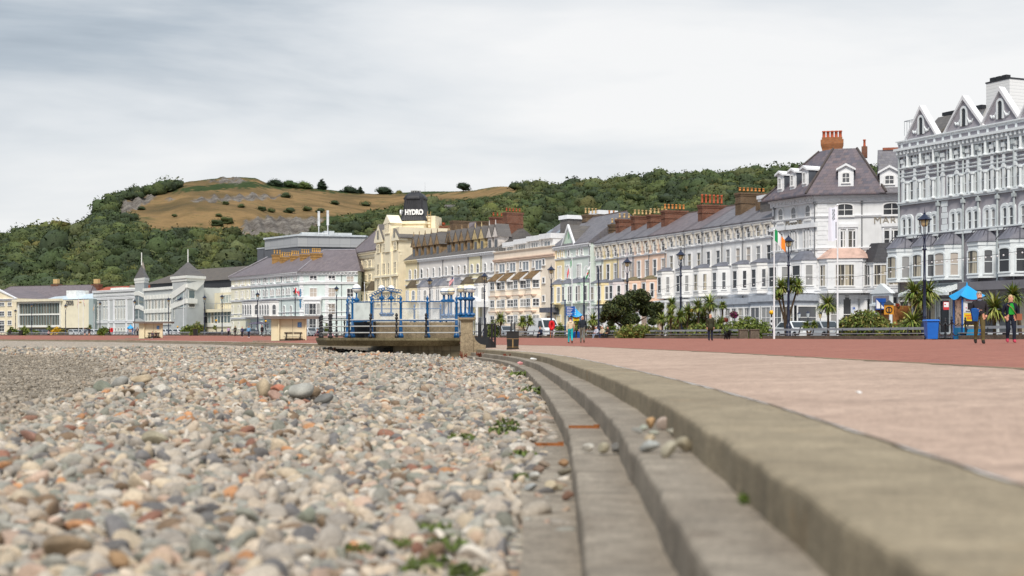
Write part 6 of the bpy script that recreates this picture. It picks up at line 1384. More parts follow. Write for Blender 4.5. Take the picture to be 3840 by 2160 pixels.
b = Bldg('blue_summerhouse', 'tiny blue roofed summerhouse on the slope left of the domed hotel', 'hut', at(1400,rh), at(1425,rh), bz=float(hill_z(np.array([1412.]), np.array([rh]))[0])); f = b.f; m = MB(); m.box(0,f.L,0,2.5,-2,2.6); obj('wall', m, paint('hut_teal', S(110,160,170)), b.t); m = MB(); w = f.L; m.prism_z([(-.4,-.4),(w+.4,-.4),(w+.4,2.9),(-.4,2.9)], 2.6, 4.2, [(w*.4,1),(w*.6,1),(w*.6,1.5),(w*.4,1.5)]); obj('roof', m, paint('hut_roof', S(60,80,110)), b.t)
# ------------------------------------------------------------------ bandstand on its concrete deck
BLUE = paint('blue_ironwork', S(10,86,140), .4, .08, 2, .4); BLACKI = paint('black_ironwork', S(36,34,38), .45, .12, 4, .4); STEEL = paint('galvanised_rail', S(184,184,182), .35, .08, 3, .5)
DECKC = concrete('deck_concrete', S(130,120,94), S(92,84,64), 14, S(62,58,44)); STONEB = concrete('tan_stone', S(164,148,122), S(140,124,102), 20, S(112,98,80))
BLKW = NT('block_wall'); v = BLKW.coord('Object'); br = BLKW.new('ShaderNodeTexBrick'); BLKW.val(br, Scale=1.0); sx_ = BLKW.new('ShaderNodeSeparateXYZ'); cb_ = BLKW.new('ShaderNodeCombineXYZ'); BLKW.link(v, sx_.inputs[0]); BLKW.link(BLKW.math('ADD', sx_.outputs[0], sx_.outputs[1]), cb_.inputs[0]); BLKW.link(sx_.outputs[2], cb_.inputs[1]); BLKW.link(cb_.outputs[0], br.inputs['Vector'])
br.inputs['Brick Width'].default_value = .8; br.inputs['Row Height'].default_value = .36; br.inputs['Mortar Size'].default_value = .012
for k_, c_ in (('Color1', S(132,122,100)),('Color2', S(112,104,86)),('Mortar', S(74,68,58))): br.inputs[k_].default_value = (*c_, 1)
st = BLKW.noise(BLKW.coord('Object', (1.5,1.5,.3)), 1.6, 5, .7); BLKW = BLKW.done(BLKW.mix(BLKW.ramp(st, [(.45,(0,0,0)),(.68,(.85,)*3)]), br.outputs['Color'], S(62,58,46)), .9, .2)
DZ0 = .35                                                     # deck level
bt = thing('bandstand_deck', 'weathered concrete deck jutting over the shingle on a dark blockwork base', 'deck', (0,0,0))
dk = [at(1728,76.4), at(1600,76.0), at(1480,76.2), at(1300,77.6), at(1222,79.5), at(1188,83), at(1184,90), at(1200,100), (-8,112), (-5.2,112), (-4.2,98), (-2.95,80)]
cx_, cy_ = -8.0, 93.0; sh = lambda p, k: (cx_+(p[0]-cx_)*k, cy_+(p[1]-cy_)*k)
m = MB(); m.prism_z([sh(p,.972) for p in dk], DZ0-.44, DZ0-.14, dk); m.prism_z([sh(p,1.002) for p in dk], DZ0-.14, DZ0-.02); m.prism_z([sh(p,.995) for p in dk], DZ0-.02, DZ0); obj('deck_slab', m, DECKC, bt)
m = MB(); wl_ = [at(1727,76.9), at(1476,77.2), at(1462,84), (-7,108), (-5.2,108), (-4.4,96), (-3.2,81)]; m.prism_z(wl_, -1.3, DZ0-.3); obj('base_wall', m, BLKW, bt)
dp = lambda px, Y, up=0.0: (XP(px,Y), Y, DZ0+up)
# blue ironwork posts with glass screens between
sc_ = thing('glass_screen', 'blue iron and glass wind screen standing on the concrete deck', 'wind screen', (0,0,0))
def blue_post(px, Y, h=2.1, parent=None):
    p = MB(); p.lathe([(.16,0),(.16,.14),(.12,.17),(.13,.3),(.1,.34),(.1,.62),(.12,.66),(.075,.72),(.07,h-.25),(.095,h-.22),(.095,h-.17),(.06,h-.14),(.05,h-.06),(.085,h),(.07,h+.07),(.02,h+.14),(.005,h+.2)], n=10)
    return obj('post', p, BLUE, parent or sc_, dp(px, Y), smooth=True)
front = [(1303,81.5),(1322,78.6),(1393,77.6),(1503,76.9),(1603,76.7),(1712,76.8)]
for px, Y in front: blue_post(px, Y)
back_ = [(1372,101),(1554,101),(1652,100)]
for px, Y in back_: blue_post(px, Y, 2.2)
GLS = NT('dirty_glass'); tr = GLS.new('ShaderNodeBsdfTransparent'); df = GLS.new('ShaderNodeBsdfDiffuse'); df.inputs[0].default_value = (.72,.75,.76,1); gl_ = GLS.new('ShaderNodeBsdfGlossy'); gl_.inputs['Roughness'].default_value = .08
mx1 = GLS.new('ShaderNodeMixShader'); mx2 = GLS.new('ShaderNodeMixShader'); v = GLS.coord('Object'); nf = GLS.noise(v, .9, 5, .65); rp = GLS.ramp(nf, [(.38,(.12,)*3),(.55,(.22,)*3),(.68,(.62,)*3)])
GLS.link(rp, mx1.inputs[0]); GLS.link(tr.outputs[0], mx1.inputs[1]); GLS.link(df.outputs[0], mx1.inputs[2]); mx2.inputs[0].default_value = .07; GLS.link(mx1.outputs[0], mx2.inputs[1]); GLS.link(gl_.outputs[0], mx2.inputs[2]); GLS.link(mx2.outputs[0], GLS.n['Material Output'].inputs[0]); GLS = GLS.mat
FROST = paint('salt_stained_glass', S(212,218,214), .25, .12, 1.5, .4)
for i in range(len(front)-1):
    (pa, Ya), (pb, Yb) = front[i], front[i+1]; a_, c_ = Vector(dp(pa,Ya)), Vector(dp(pb,Yb)); z0, z1 = .98, 1.93
    m = MB(); d_ = (c_-a_).normalized(); n_ = Vector((-d_.y,d_.x,0))*.012; p0, p1 = a_+d_*.09, c_-d_*.09
    m.add([p0-n_+Vector((0,0,z0)), p1-n_+Vector((0,0,z0)), p1-n_+Vector((0,0,z1)), p0-n_+Vector((0,0,z1))], [(0,1,2,3)]); obj('glass_pane', m, FROST if i == 1 else GLS, sc_)
    m = MB()
    for zz, r in ((z1+.03,.03),(z0-.05,.045)): m.tube([p0+Vector((0,0,zz)), p1+Vector((0,0,zz))], r, 5)
    n = 9
    for k in range(n): q = p0.lerp(p1, (k+.5)/n); m.tube([q+Vector((0,0,z1)), q+Vector((0,0,z1+.16 if k%2 else z1+.1))], [.014,.004], 4)
    obj('top_rail', m, BLUE if i else BLUE, sc_)
for i in range(len(back_)-1):
    (pa, Ya), (pb, Yb) = back_[i], back_[i+1]; a_, c_ = Vector(dp(pa,Ya)), Vector(dp(pb,Yb)); m = MB(); m.add([a_+Vector((0,0,1.0)), c_+Vector((0,0,1.0)), c_+Vector((0,0,2.0)), a_+Vector((0,0,2.0))],[(0,1,2,3)]); obj('glass_pane', m, GLS, sc_); m = MB(); m.tube([a_+Vector((0,0,2.03)), c_+Vector((0,0,2.03))], .03, 5); obj('top_rail', m, BLUE, sc_)
# stone dwarf wall under the screens and two black boards
m = MB(); a_, c_ = Vector(dp(1398,78.6)), Vector(dp(1712,77.8)); d_ = (c_-a_).normalized(); n_ = Vector((-d_.y,d_.x,0))
def slab(m, a, c, th, z0, z1): m.add([a-n_*0+Vector((0,0,z0)), c+Vector((0,0,z0)), c+n_*th+Vector((0,0,z0)), a+n_*th+Vector((0,0,z0)), a+Vector((0,0,z1)), c+Vector((0,0,z1)), c+n_*th+Vector((0,0,z1)), a+n_*th+Vector((0,0,z1))], [(0,3,2,1),(4,5,6,7),(0,1,5,4),(1,2,6,5),(2,3,7,6),(3,0,4,7)])
slab(m, a_, c_, .4, 0, .86); slab(m, a_-n_*.04, c_-n_*.04, .5, 0, .18)
for t_ in (.0,.22,.62,.94): q = a_.lerp(c_, t_)-n_*.05; slab(m, q, q+d_*.34, .1, .18, .862)
obj('dwarf_wall', m, STONEB, label='tan stone dwarf wall under the glass screens', cat='wall')
for pa, pb, Y, l in ((1318,1368,79.6,'black board at the left end of the stone dwarf wall'),(1368,1408,78.8,'black board next to the stone dwarf wall')):
    m = MB(); a_, c_ = Vector(dp(pa,Y)), Vector(dp(pb,Y-.3)); slab(m, a_, c_, .1, 0, .88); slab(m, a_-n_*.03, a_-n_*.03+d_*.06, .05, 0, .9); slab(m, c_-n_*.03-d_*.06, c_-n_*.03, .05, 0, .9); obj('black_board', m, paint('black_boarding', S(40,42,46), .5, .15, 2), label=l, cat='board')
# black posts with steel rails along the deck edge
rt = thing('deck_railing', 'black posts with three galvanised rails along the deck edge', 'railing', (0,0,0))
rp_ = [(1203,84.5),(1207,82.2),(1236,79.3),(1242,79.0),(1310,77.9),(1390,77.0),(1487,76.6),(1598,76.4)]
PM = MB(); PM.lathe([(.1,0),(.1,.1),(.06,.14),(.055,.3),(.075,.34),(.075,.42),(.05,.46),(.05,.64),(.075,.68),(.075,.76),(.05,.8),(.048,1.0),(.085,1.03),(.085,1.1),(.05,1.14),(.09,1.22),(.06,1.3),(.01,1.34)], n=9); PMe = PM.mesh('post', BLACKI, True)
for px, Y in rp_: link('post', PMe, rt, dp(px, Y))
for px, Y in ((1200,90),(1292,104),(1262,106)): link('post', PMe, rt, dp(px, Y))
for zz in (.28,.63,.98):
    m = MB(); pts = [Vector(dp(1202,88,zz))]+[Vector(dp(px,Y,zz)) for px, Y in rp_]+[Vector(dp(1718,76.5,zz))]; m.tube(pts, .032, 6); obj('rail', m, STEEL, rt)
m = MB(); m.tube([dp(1718,76.5,.28), dp(1725,76.5,.34), dp(1727,76.5,.63), dp(1725,76.5,.92), dp(1718,76.5,.98)], .032, 6); obj('rail', m, STEEL, rt)
for zz in (.28,.63,.98): m = MB(); m.tube([dp(1202,88,zz), dp(1200,90,zz), dp(1262,106,zz)], .03, 5); obj('rail', m, STEEL, rt)
# stone pier with curved wing
pt = thing('stone_pier', 'square stone pier with a curved wing wall at the end of the steps', 'pier', (XP(1751,75.6), 75.6, -.25))
m = MB(); s_ = F/75.6; w = 44/s_/2; m.box(-w-.03,w+.03,-w,w,-.6,.68); m.box(-w,w,-w+.02,w-.02,.68,1.52); m.box(-w*.55,w*.55,-w+.005,-w+.02,.84,1.32); m.box(-w-.1,w+.1,-w-.08,w+.08,1.52,1.58); m.box(-w-.16,w+.16,-w-.14,w+.14,1.58,1.68); obj('pier_block', m, STONEB, pt)
cv = [(w+.03,-.5),(1.0,-.5),(1.0,.18)]
for k in range(9): a = PI/2*k/8; cv.append((w+.08+(.92-w)*(1-math.sin(a)), .22+.5*(1-math.cos(a))))
cv.append((w+.03,.74)); m = MB(); m.prism_y(cv, -w*.7, w*.7); obj('wing_wall', m, STONEB, pt)
# globe lamp clusters
OPAL = NT('opal_globe'); OPAL.b.inputs['Subsurface Weight'].default_value = .0; OPAL = OPAL.done(OPAL.ramp(OPAL.noise(OPAL.coord('Object'), 1.2, 3), [(.3,(.78,.76,.7)),(.7,(.86,.86,.85))]), .15, .5); OPALW = paint('warm_opal_globe', S(238,224,190), .2, .04, 1, .5)
def globe_cluster(label, px, Y, zb, h, heads, group='globe lamps of the bandstand', gr=.2):
    t_ = thing('globe_lamp', label, 'lamp', (XP(px,Y), Y, zb), 0, group)
    m = MB(); m.lathe([(.42,0),(.42,.08),(.3,.12),(.3,.18)], n=12)
    for k in range(10): a = 2*PI*k/10; m.ball((.4*math.cos(a), .4*math.sin(a), .16), .09, 6, 4)
    obj('base', m, BLUE, t_)
    for dx, dy, dh, warm in heads:
        m = MB(); m.lathe([(.1,0),(.1,.1),(.058,.2),(.05,h*.62),(.08,h*.64),(.2,h*.72),(.17,h*.76),(.06,h*.8),(.045,h*.92),(.07,h),(.1,h+.03)], (dx,dy,.1+dh*0), 10); c_ = obj('column', m, BLUE, t_, smooth=True)
        m = MB(); zg = .1+h+gr*.82; m.ball((dx,dy,zg), gr, 14, 10); obj('globe', m, OPALW if warm else OPAL, c_, smooth=True); m = MB(); m.lathe([(gr*1.02,zg-.02),(gr*1.05,zg),(gr*1.02,zg+.02)], (dx,dy,0), 16)
        for q in range(4): a = PI/4+PI/2*q; m.tube([(dx+gr*1.03*math.cos(a),dy+gr*1.03*math.sin(a),zg),(dx+.08*math.cos(a),dy+.08*math.sin(a),.1+h)], .018, 4)
        obj('globe_ring', m, BLUE, c_)
    return t_
globe_cluster('blue lamp cluster with four globes on the stone pier', 1748, 75.6, 1.43, 1.25, [(-.28,-.25,0,1),(-.05,.15,0,0),(.18,-.28,0,0),(.3,.2,0,0)])
globe_cluster('blue lamp cluster with a big yellowed globe seen through the right glass screen', 1683, 84, 1.5, 1.3, [(.15,-.3,0,1),(-.3,.2,0,0),(-.02,.15,0,0)], gr=.22)
globe_cluster('pair of blue globe lamps in the middle behind the scrollwork', 1450, 92, 1.72, 1.5, [(-.32,0,0,0),(.28,.1,.2,0)], gr=.23)
globe_cluster('single blue globe lamp at the left end of the glass screens', 1337, 86, 1.28, 1.72, [(0,0,0,0)], gr=.27)
m = MB()
for (pa, za), (pb, zb) in (((1384,2.5),(1440,3.0)),((1440,3.0),(1505,2.8)),((1390,2.4),(1505,2.45))):
    a_, c_ = Vector(dp(pa,90,za-DZ0+.35)), Vector(dp(pb,90,zb-DZ0+.35)); m.tube([a_, c_], .022, 5)
    for k in range(6):
        q = a_.lerp(c_, (k+.5)/6); r = .14; m.tube([q+Vector((r*math.cos(j*.75)*(1-j*.08), 0, r*math.sin(j*.75)*(1-j*.08)+.1)) for j in range(9)], .02, 4)
m.tube([dp(1400,90,0), dp(1400,90,2.5)], .03, 5); m.tube([dp(1500,90,0), dp(1500,90,2.6)], .03, 5)
obj('scrollwork_arch', m, BLUE, label='blue wrought iron scrollwork arch behind the glass screens', cat='arch')
m = MB(); m.tube([dp(1306,86,0), dp(1306,86,1.9)], .05, 6)
for k in range(5): q = Vector(dp(1303+k,86,1.5+k*.22)); m.tube([q+Vector((.12*math.cos(j*.8)*(1-j*.08), 0, .12*math.sin(j*.8)*(1-j*.08))) for j in range(8)], .025, 4)
obj('scroll_bracket', m, BLUE, label='blue iron scroll bracket at the left corner of the bandstand', cat='bracket')
# black gate boards and ramp right of the pier
gt = thing('black_gate', 'black boarded gate and ramp with two posts right of the stone pier', 'gate', (XP(1815,80), 80, float(ground(XP(1815,80),80))))
s_ = F/80; X_ = lambda px: (px-1815)/s_
m = MB(); m.box(X_(1780),X_(1838),0,.08,0,.62); obj('low_board', m, paint('black_boarding', S(40,42,46)), gt)
for a_, c_ in ((1793,1805),(1814,1827)): m = MB(); m.box(X_(a_),X_(c_),.1,.16,.6,1.3); obj('panel', m, paint('black_boarding', S(40,42,46)), gt)
for px in (1845, 1857): m = MB(); m.tube([(X_(px),-.1,0),(X_(px),-.1,1.3)], .05, 6); m.ball((X_(px),-.1,1.33), .06, 6, 5); obj('post', m, BLACKI, gt)
m = MB(); m.prism_y([(X_(1834),.0),(X_(1856),.0),(X_(1856),.28),(X_(1834),.58)], -.05, .3); obj('ramp', m, BLACKI, gt)
m = MB()
for px in range(1780,1862,6): m.tube([(X_(px),.6,0),(X_(px),.6,1.45)], .014, 4)
m.tube([(X_(1780),.6,1.35),(X_(1860),.6,1.35)], .02, 4); m.tube([(X_(1780),.6,.5),(X_(1860),.6,.5)], .02, 4); obj('railing', m, BLACKI, gt)

# ------------------------------------------------------------------ shelters, benches, wall
SHC = paint('shelter_cream', S(226,212,180), .7, .06, .8, .25, .15)
def shelter(label, px0, px1, Y, people_pad):
    s = F/Y; w = (px1-px0)/s; h = 2.5; x0 = XP(px0, Y); z = float(ground(x0+w/2, Y)); t_ = thing('shelter', label, 'shelter', (x0, Y, z), 0, 'promenade shelters')
    m = MB(); m.box(0,w,.6,.75,0,h); obj('back_wall', m, SHC, t_); m = MB(); m.box(-.0,.12,.25,.6,0,h); m.box(-.85,0,.5,2.2,0,h); obj('end_wall', m, SHC, t_); m = MB(); m.box(w-.12,w,.35,.6,0,h); obj('end_wall', m, SHC, t_)
    m = MB(); m.box(-1.6,w+1.5,-.35,2.4,h,h+.24); m.box(-1.65,w+1.55,-.4,2.45,h+.24,h+.31); obj('roof', m, paint('shelter_roof', S(120,110,104), .6), t_)
    m = MB(); m.box(-2.6,w+.9,-1.6,3,-.14,.0); m.box(-3.8,w+.2,-2.2,3.4,-.3,-.14); obj('plinth', m, M_STEP, t_); m = MB(); m.box(-.02,w+.02,0.56,.599,.0,.16); obj('skirting', m, paint('dark_skirting', S(96,70,56)), t_)
    m = MB(); m.box(w*.68,w*.82,.53,.599,1.55,2.1); o = obj('notice', m, paint('blue_notice', S(44,108,172), .4), t_); m = MB()
    for k in range(4): m.box(w*.70,w*.80,.525,.529,1.63+.11*k,1.66+.11*k)
    obj('notice_print', m, paint('notice_print', S(170,200,226)), o)
    m = MB(); m.box(w*.5-.012,w*.5+.012,.585,.5995,.16,h-.02); obj('wall_joint', m, paint('dark_joint', S(70,62,54)), t_)
    b_ = thing('shelter_bench', 'dark slatted bench against the back wall of the '+('near' if Y < 200 else 'far')+' shelter', 'bench', (x0, Y, z), 0)
    for a_, c_ in ((.2,.5),(.54,.84)): m = MB(); m.box(w*a_,w*c_,.48,.56,.86,.97); obj('back_rail', m, paint('bench_brown', S(96,84,72)), b_)
    m = MB(); m.box(w*.2,w*.86,.05,.45,.42,.47); obj('seat', m, paint('bench_brown', S(96,84,72)), b_)
    for q in (.28,.78): m = MB(); m.box(w*q-.05,w*q+.05,.08,.4,0,.42); m.box(w*q-.05,w*q+.05,.4,.5,.4,.9); obj('leg', m, BLACKI, b_)
shelter('cream open shelter nearer the bandstand with an empty bench', 1042, 1147, 163, 0)
shelter('cream open shelter in front of the theatre with two people sitting in it', 537, 607, 238, 0)
LOWW = concrete('low_wall_concrete', S(116,106,94), S(92,84,74), 12, S(72,66,56)); SEATG = paint('grey_seat_board', S(150,154,158), .5, .08, 3)
def wallpt(Y, d=0.0): x = float(offs(LAMP, Y, -1.6+d)); return Vector((x, Y, float(ZWALL(Y))))
def Yat(px):
    ys = np.arange(40, 400, .25); k = (px-CX)/F; i = np.argmin(np.abs(offs(LAMP, ys, -1.6)/ys-k)); return float(ys[i])
GAPS = [(3592,3800+700),(2862,3465),(2330,2784),(2185,2325),(1880,2125),(1560,1800),(1180,1530),(740,1040),(624,700),(395,560),(100,360),(-120,60)]
LBL = ['long grey bench on the low wall behind the strolling couple','long grey bench between the two stone piers and the blue bin','long grey bench in front of the cordyline bed','grey bench with two people resting below the dark tree','grey bench on the low wall behind the black litter bin','grey bench glimpsed behind the bandstand steps','grey bench behind the bandstand screens','grey bench behind the four walkers','grey bench in front of the theatre steps','grey bench by the red lifebuoy in front of the grey hall','grey bench in front of the glass fronted venue','grey bench at the far left end of the promenade']
for (pa, pb), l in zip(GAPS, LBL):
    Ya, Yb = Yat(min(pb,3840+900)), Yat(pa); n = max(4, int((Yb-Ya)/1.6)+1); ys = np.linspace(Ya, Yb, n)
    t_ = thing('long_bench', l, 'bench', tuple(wallpt(ys[n//2])), 0, 'benches along the promenade wall'); o_ = wallpt(ys[n//2])
    def ribbon(d0, d1, z0, z1):
        m = MB()
        for i in range(n-1):
            P = [wallpt(ys[i], d0), wallpt(ys[i+1], d0), wallpt(ys[i+1], d1), wallpt(ys[i], d1)]; P = [p-o_ for p in P]
            m.add([(p.x,p.y,p.z+z0) for p in P]+[(p.x,p.y,p.z+z1) for p in P], [(0,3,2,1),(4,5,6,7),(0,1,5,4),(1,2,6,5),(2,3,7,6),(3,0,4,7)])
        return m
    obj('seat', ribbon(-.05,.36,.32,.37), SEATG, t_); obj('backrest', ribbon(.42,.47,.56,.71), SEATG, t_)
    sm = None; ds = 2.1; Y = Ya+.4; cnt = 0
    while Y < Yb and cnt < 60:
        p = wallpt(Y)-o_; a = math.atan2(slope(LAMP, Y), 1); m_ = WCACHE.get('bsup')
        if not m_:
            q = MB(); q.prism_y([(.30,.25),(.38,.25),(.52,.78),(.46,.78)], -.03, .03); q.box(0,.34,-.03,.03,.25,.32); q.ball((.5,0,.79), .045, 6, 4); m_ = WCACHE['bsup'] = q.mesh('support', BLACKI)
        link('support', m_, t_, tuple(p), -a); Y += ds*math.cos(a); cnt += 1
    m = ribbon(-.02,.34,-.35,.22); o = obj('low_wall', m, LOWW, loc=tuple(o_), label=l.replace('long grey bench','low concrete wall under the long bench').replace('grey bench','low concrete wall under the bench'), cat='wall', group='low walls along the promenade')
for px, l in ((2786,'left of the two squat stone piers breaking the bench'),(2832,'right of the two squat stone piers breaking the bench')):
    Y = Yat(px); p = wallpt(Y); s = F/Y; w = .32; m = MB(); m.box(-w,w,-.1,.5,-.2,.62); m.box(-w-.05,w+.05,-.15,.55,.62,.7); m.box(-w*.25,w*.25,-.12,-.1,.1,.5); obj('squat_pier', m, LOWW, loc=tuple(p), label=l, cat='pier', group='squat piers in the promenade wall')
# ------------------------------------------------------------------ street lamps
NAVY = paint('navy_lamp_paint', S(30,38,62), .4, .1, 3, .45); LGL = paint('lantern_glass', S(206,186,140), .15, .05, 3, .5); LGLW = paint('lantern_glass_pale', S(200,206,210), .15, .05)
H = 7.55
pm = MB(); pm.lathe([(.2,0),(.2,.1),(.16,.16),(.17,.9),(.14,.98),(.1,1.05),(.085,1.3),(.1,1.35),(.08,1.4),(.075,3.4),(.1,3.44),(.1,3.5),(.07,3.54),(.062,5.2),(.1,5.24),(.13,5.3),(.07,5.36),(.09,5.5),(.06,5.55),(.055,5.9),(.09,5.95),(.03,6.05)], n=9); PMESH = pm.mesh('post', NAVY, True)
lm = MB(); lm.lathe([(.34,7.0),(.36,7.03),(.2,7.2),(.12,7.3),(.05,7.36),(.07,7.4),(.02,7.46),(.004,7.75)], n=10)
for k in range(4):
    a = PI/4+PI/2*k; c_, s_ = math.cos(a), math.sin(a); lm.tube([(.05*c_,.05*s_,6.0),(.17*c_,.17*s_,6.25),(.19*c_,.19*s_,6.6),(.27*c_,.27*s_,7.0)], .022, 4); lm.ball((.33*c_,.33*s_,7.06), .04, 5, 4)
LMESH = lm.mesh('lantern', NAVY); gm_ = MB(); gm_.lathe([(.1,6.62),(.16,6.7),(.22,7.0)], n=8); GMESH = gm_.mesh('lantern_glass', LGL, True)
for px, Y, l, sc in [(3467,83.5,'tall navy street lamp beside the blue wheelie bin',1),(2957,102.5,'navy street lamp rising through the forked cordyline',1),(2553,120,'navy street lamp above the cordyline bed in front of the white terrace',1),(2352,132,'navy street lamp above the dark round tree in front of the lilac house',1),(2067,147,'navy street lamp at the right edge of the apartment block',1),(1817,164,'navy street lamp in front of the white dormer house',1),(1612,178,'navy street lamp rising behind the bandstand screens',1),
   (1262,210,'navy street lamp in front of the aqua hotel side face',1),(1107,225,'navy street lamp carrying the red and white maple leaf flag',1),(966,242,'navy street lamp in front of the left part of the aqua hotel',1),(833,257,'navy street lamp at the right end of the glazed restaurant',1),(767,263,'navy street lamp in front of the glazed restaurant',1),(632,279,'navy street lamp left of the nearer theatre tower',1),(505,293,'navy street lamp in front of the farther theatre tower',1),(375,309,'navy street lamp in front of the grey hall',1),(246,318,'navy street lamp under the venue lettering',.94),(119,329,'navy street lamp in front of the glass front of the venue',1),(58,345,'navy street lamp left of the glass fronted venue',.85)]:
    t_ = thing('street_lamp', l, 'street lamp', (XP(px,Y), Y, float(ZWALL(Y))), R(20*(px%5)), 'street lamps along the promenade'); t_.scale = (1.15,1.15,sc)
    link('post', PMESH, t_); o = link('lantern', LMESH, t_); link('lantern_glass', GMESH, o)
for px, Y, top, l in ((2192,137,998,'bare dark navy column left of the dark round tree'),(2244,135,1000,'bare dark navy column just right of the first one')):
    pass
for px, Y, top, l, curl in ((2190,137,1030,'dark column with a white swan neck lamp beside the green dragon flag',1),(2245,135,1000,'plain dark column with a pointed finial left of the dark tree',0)):
    z0 = float(ZWALL(Y)); h = ZP(top,Y)-z0; t_ = thing('lamp_column', l, 'lamp column', (XP(px,Y), Y, z0)); m = MB(); m.lathe([(.16,0),(.15,.9),(.1,1.0),(.09,h*.5),(.1,h*.5+.1),(.07,h*.5+.15),(.065,h-.4),(.09,h-.35),(.05,h-.2),(.01,h)], n=8); obj('post', m, NAVY, t_)
    if curl: m = MB(); m.tube([(0,0,h-.1),(.0,0,h+.5),(.12,0,h+.8),(.3,0,h+.85),(.4,0,h+.6)], .04, 6); m.ball((.4,0,h+.5), .12, 8, 6); obj('swan_neck', m, TRIM, t_)
# festoon light strings between lamps
BULB = paint('clear_bulb', S(230,230,232), .2, .02)
def festoon(label, A, B, sag, n):
    A, B = Vector(A), Vector(B); pts = [A.lerp(B, k/24)+Vector((0,0,-4*sag*(k/24)*(1-k/24))) for k in range(25)]; t_ = thing('light_string', label, 'festoon lights', tuple(A)); m = MB(); m.tube([p-A for p in pts], .012, 4); obj('cable', m, BLACKI, t_); m = MB()
    for k in range(n): q = (k+.5)/n; p = A.lerp(B, q)+Vector((0,0,-4*sag*q*(1-q)-.09))-A; m.ball(tuple(p), .05, 6, 4)
    o = obj('bulbs', m, BULB, t_)
LP = lambda px, Y, z=5.15: (XP(px,Y), Y, float(ZWALL(Y))+z)
festoon('string of white bulbs from the lamp by the blue bin towards the right edge', LP(3467,83.5,4.6), LP(4300,62,4.9), .25, 34)
festoon('string of white bulbs between the lamp by the blue bin and the forked cordyline lamp', LP(2957,102.5,4.6), LP(3467,83.5,4.6), .55, 26)
festoon('string of white bulbs above the cordyline bed', LP(2553,120,4.6), LP(2957,102.5,4.6), .5, 26)
festoon('string of white bulbs in front of the peach houses', LP(2352,132,4.6), LP(2553,120,4.6), .4, 20)
# ------------------------------------------------------------------ planting
VR = np.random.default_rng(33)
def leafcloud(centres, radii, n, leaf, cols, rng, shell=.55, droop=0):
    """leaf-sized quads spread through a set of ellipsoids"""
    V = []; C = []; k = len(centres); which = rng.integers(0, k, n)
    ce = np.array(centres)[which]; ra = np.array(radii)[which]
    d = rng.normal(size=(n,3)); d /= np.linalg.norm(d, axis=1)[:,None]; r = rng.uniform(shell, 1.06, n)[:,None]
    P = ce+d*r*ra; A = rng.normal(size=(n,3)); A[:,2] -= droop; A /= np.linalg.norm(A, axis=1)[:,None]; B = np.cross(A, rng.normal(size=(n,3))); B /= np.linalg.norm(B, axis=1)[:,None]
    s = (leaf*rng.uniform(.6,1.4,n))[:,None]; Q = np.stack([P-A*s, P+B*s*.45, P+A*s, P-B*s*.45], 1).reshape(-1,3)
    cc = np.array(cols)[rng.integers(0, len(cols), n)]*rng.uniform(.6,1.35,(n,1)); return Q, np.arange(n*4).reshape(-1,4), np.repeat(cc, 4, 0)
DKL = [S(58,70,40),S(48,60,36),S(70,82,44),S(92,98,52)]
def add_foliage(name, parent, cl, core=None):
    Q, Fc, C = cl; return link(name, npmesh(name, Q, Fc, M_FOLN, C, smooth=False), parent)
# broad dark tree with an umbrella crown
Y = 126; s = F/Y; bx, by_, bz_ = on_ground(2345, Y); bz_ = float(ZWALL(Y))+.1
t_ = thing('round_headed_tree', 'dark glossy round headed tree with a drooping crown behind the bench', 'tree', (bx, by_, bz_))
m = MB(); m.tube([(0,0,-.3),(.05,0,.7),(.3,.1,1.5)], [.22,.17,.1], 8)
for a_, h in ((-1.6,1.7),(-.7,2.2),(.9,2.3),(1.9,1.8),(.2,2.5)): m.tube([(.05,0,.7),(a_*.5,.3*math.sin(a_*3),1.3),(a_,.4*math.sin(a_*3),h)], [.12,.08,.03], 6)
obj('trunk', m, M_BARK, t_)
lobes = []; X_ = lambda px: (px-2345)/s; Z_ = lambda py: ZP(py,Y)-bz_
for px, py, r in ((2290,1150,26),(2272,1180,18),(2300,1190,22),(2330,1130,28),(2350,1165,30),(2340,1200,20),(2375,1110,26),(2395,1140,28),(2410,1115,24),(2430,1150,26),(2455,1175,24),(2465,1150,18),(2445,1205,16),(2370,1195,24),(2310,1165,26),(2420,1170,18),(2262,1200,10),(2400,1100,16),(2290,1212,10),(2360,1215,10)): lobes.append(((X_(px), VR.uniform(-.9,.9), Z_(py)), (r/s*1.22, r/s*1.4, r/s*.88)))
add_foliage('crown', t_, leafcloud([l[0] for l in lobes], [l[1] for l in lobes], 24000, .11, DKL, VR, .3, .6))
# cordylines
COG = [S(124,142,64),S(104,126,56),S(150,156,76),S(88,108,52),S(166,164,96)]; COD = [S(140,118,80),S(122,100,66),S(150,128,84)]
def blades(c, L, n, rng, cols, w=.035, el0=-.5, el1=1.5, droop=.35):
    V = []; C = []
    for i in range(n):
        a = rng.uniform(0, 2*PI); el = math.asin(min(1, max(-1, rng.uniform(math.sin(el0), math.sin(min(el1, 1.5)))))); l = L*rng.uniform(.7,1.1); h = np.array([math.cos(a), math.sin(a), 0]); side = np.array([-math.sin(a), math.cos(a), 0])*w*rng.uniform(.8,1.2)
        col = np.array(cols[rng.integers(0, len(cols))])*rng.uniform(.7,1.3); pr = None; e = el
        pts = []; p = np.array(c, float)
        for k in range(5): pts.append(p.copy()); p = p+(h*math.cos(e)+np.array([0,0,1])*math.sin(e))*l/4; e -= droop*(.5+.5*math.cos(el))*.7
        wd = (.6,1.0,.85,.5,.04)
        for k in range(4): V += [pts[k]-side*wd[k], pts[k]+side*wd[k], pts[k+1]+side*wd[k+1], pts[k+1]-side*wd[k+1]]; C += [col]*4
    return V, C
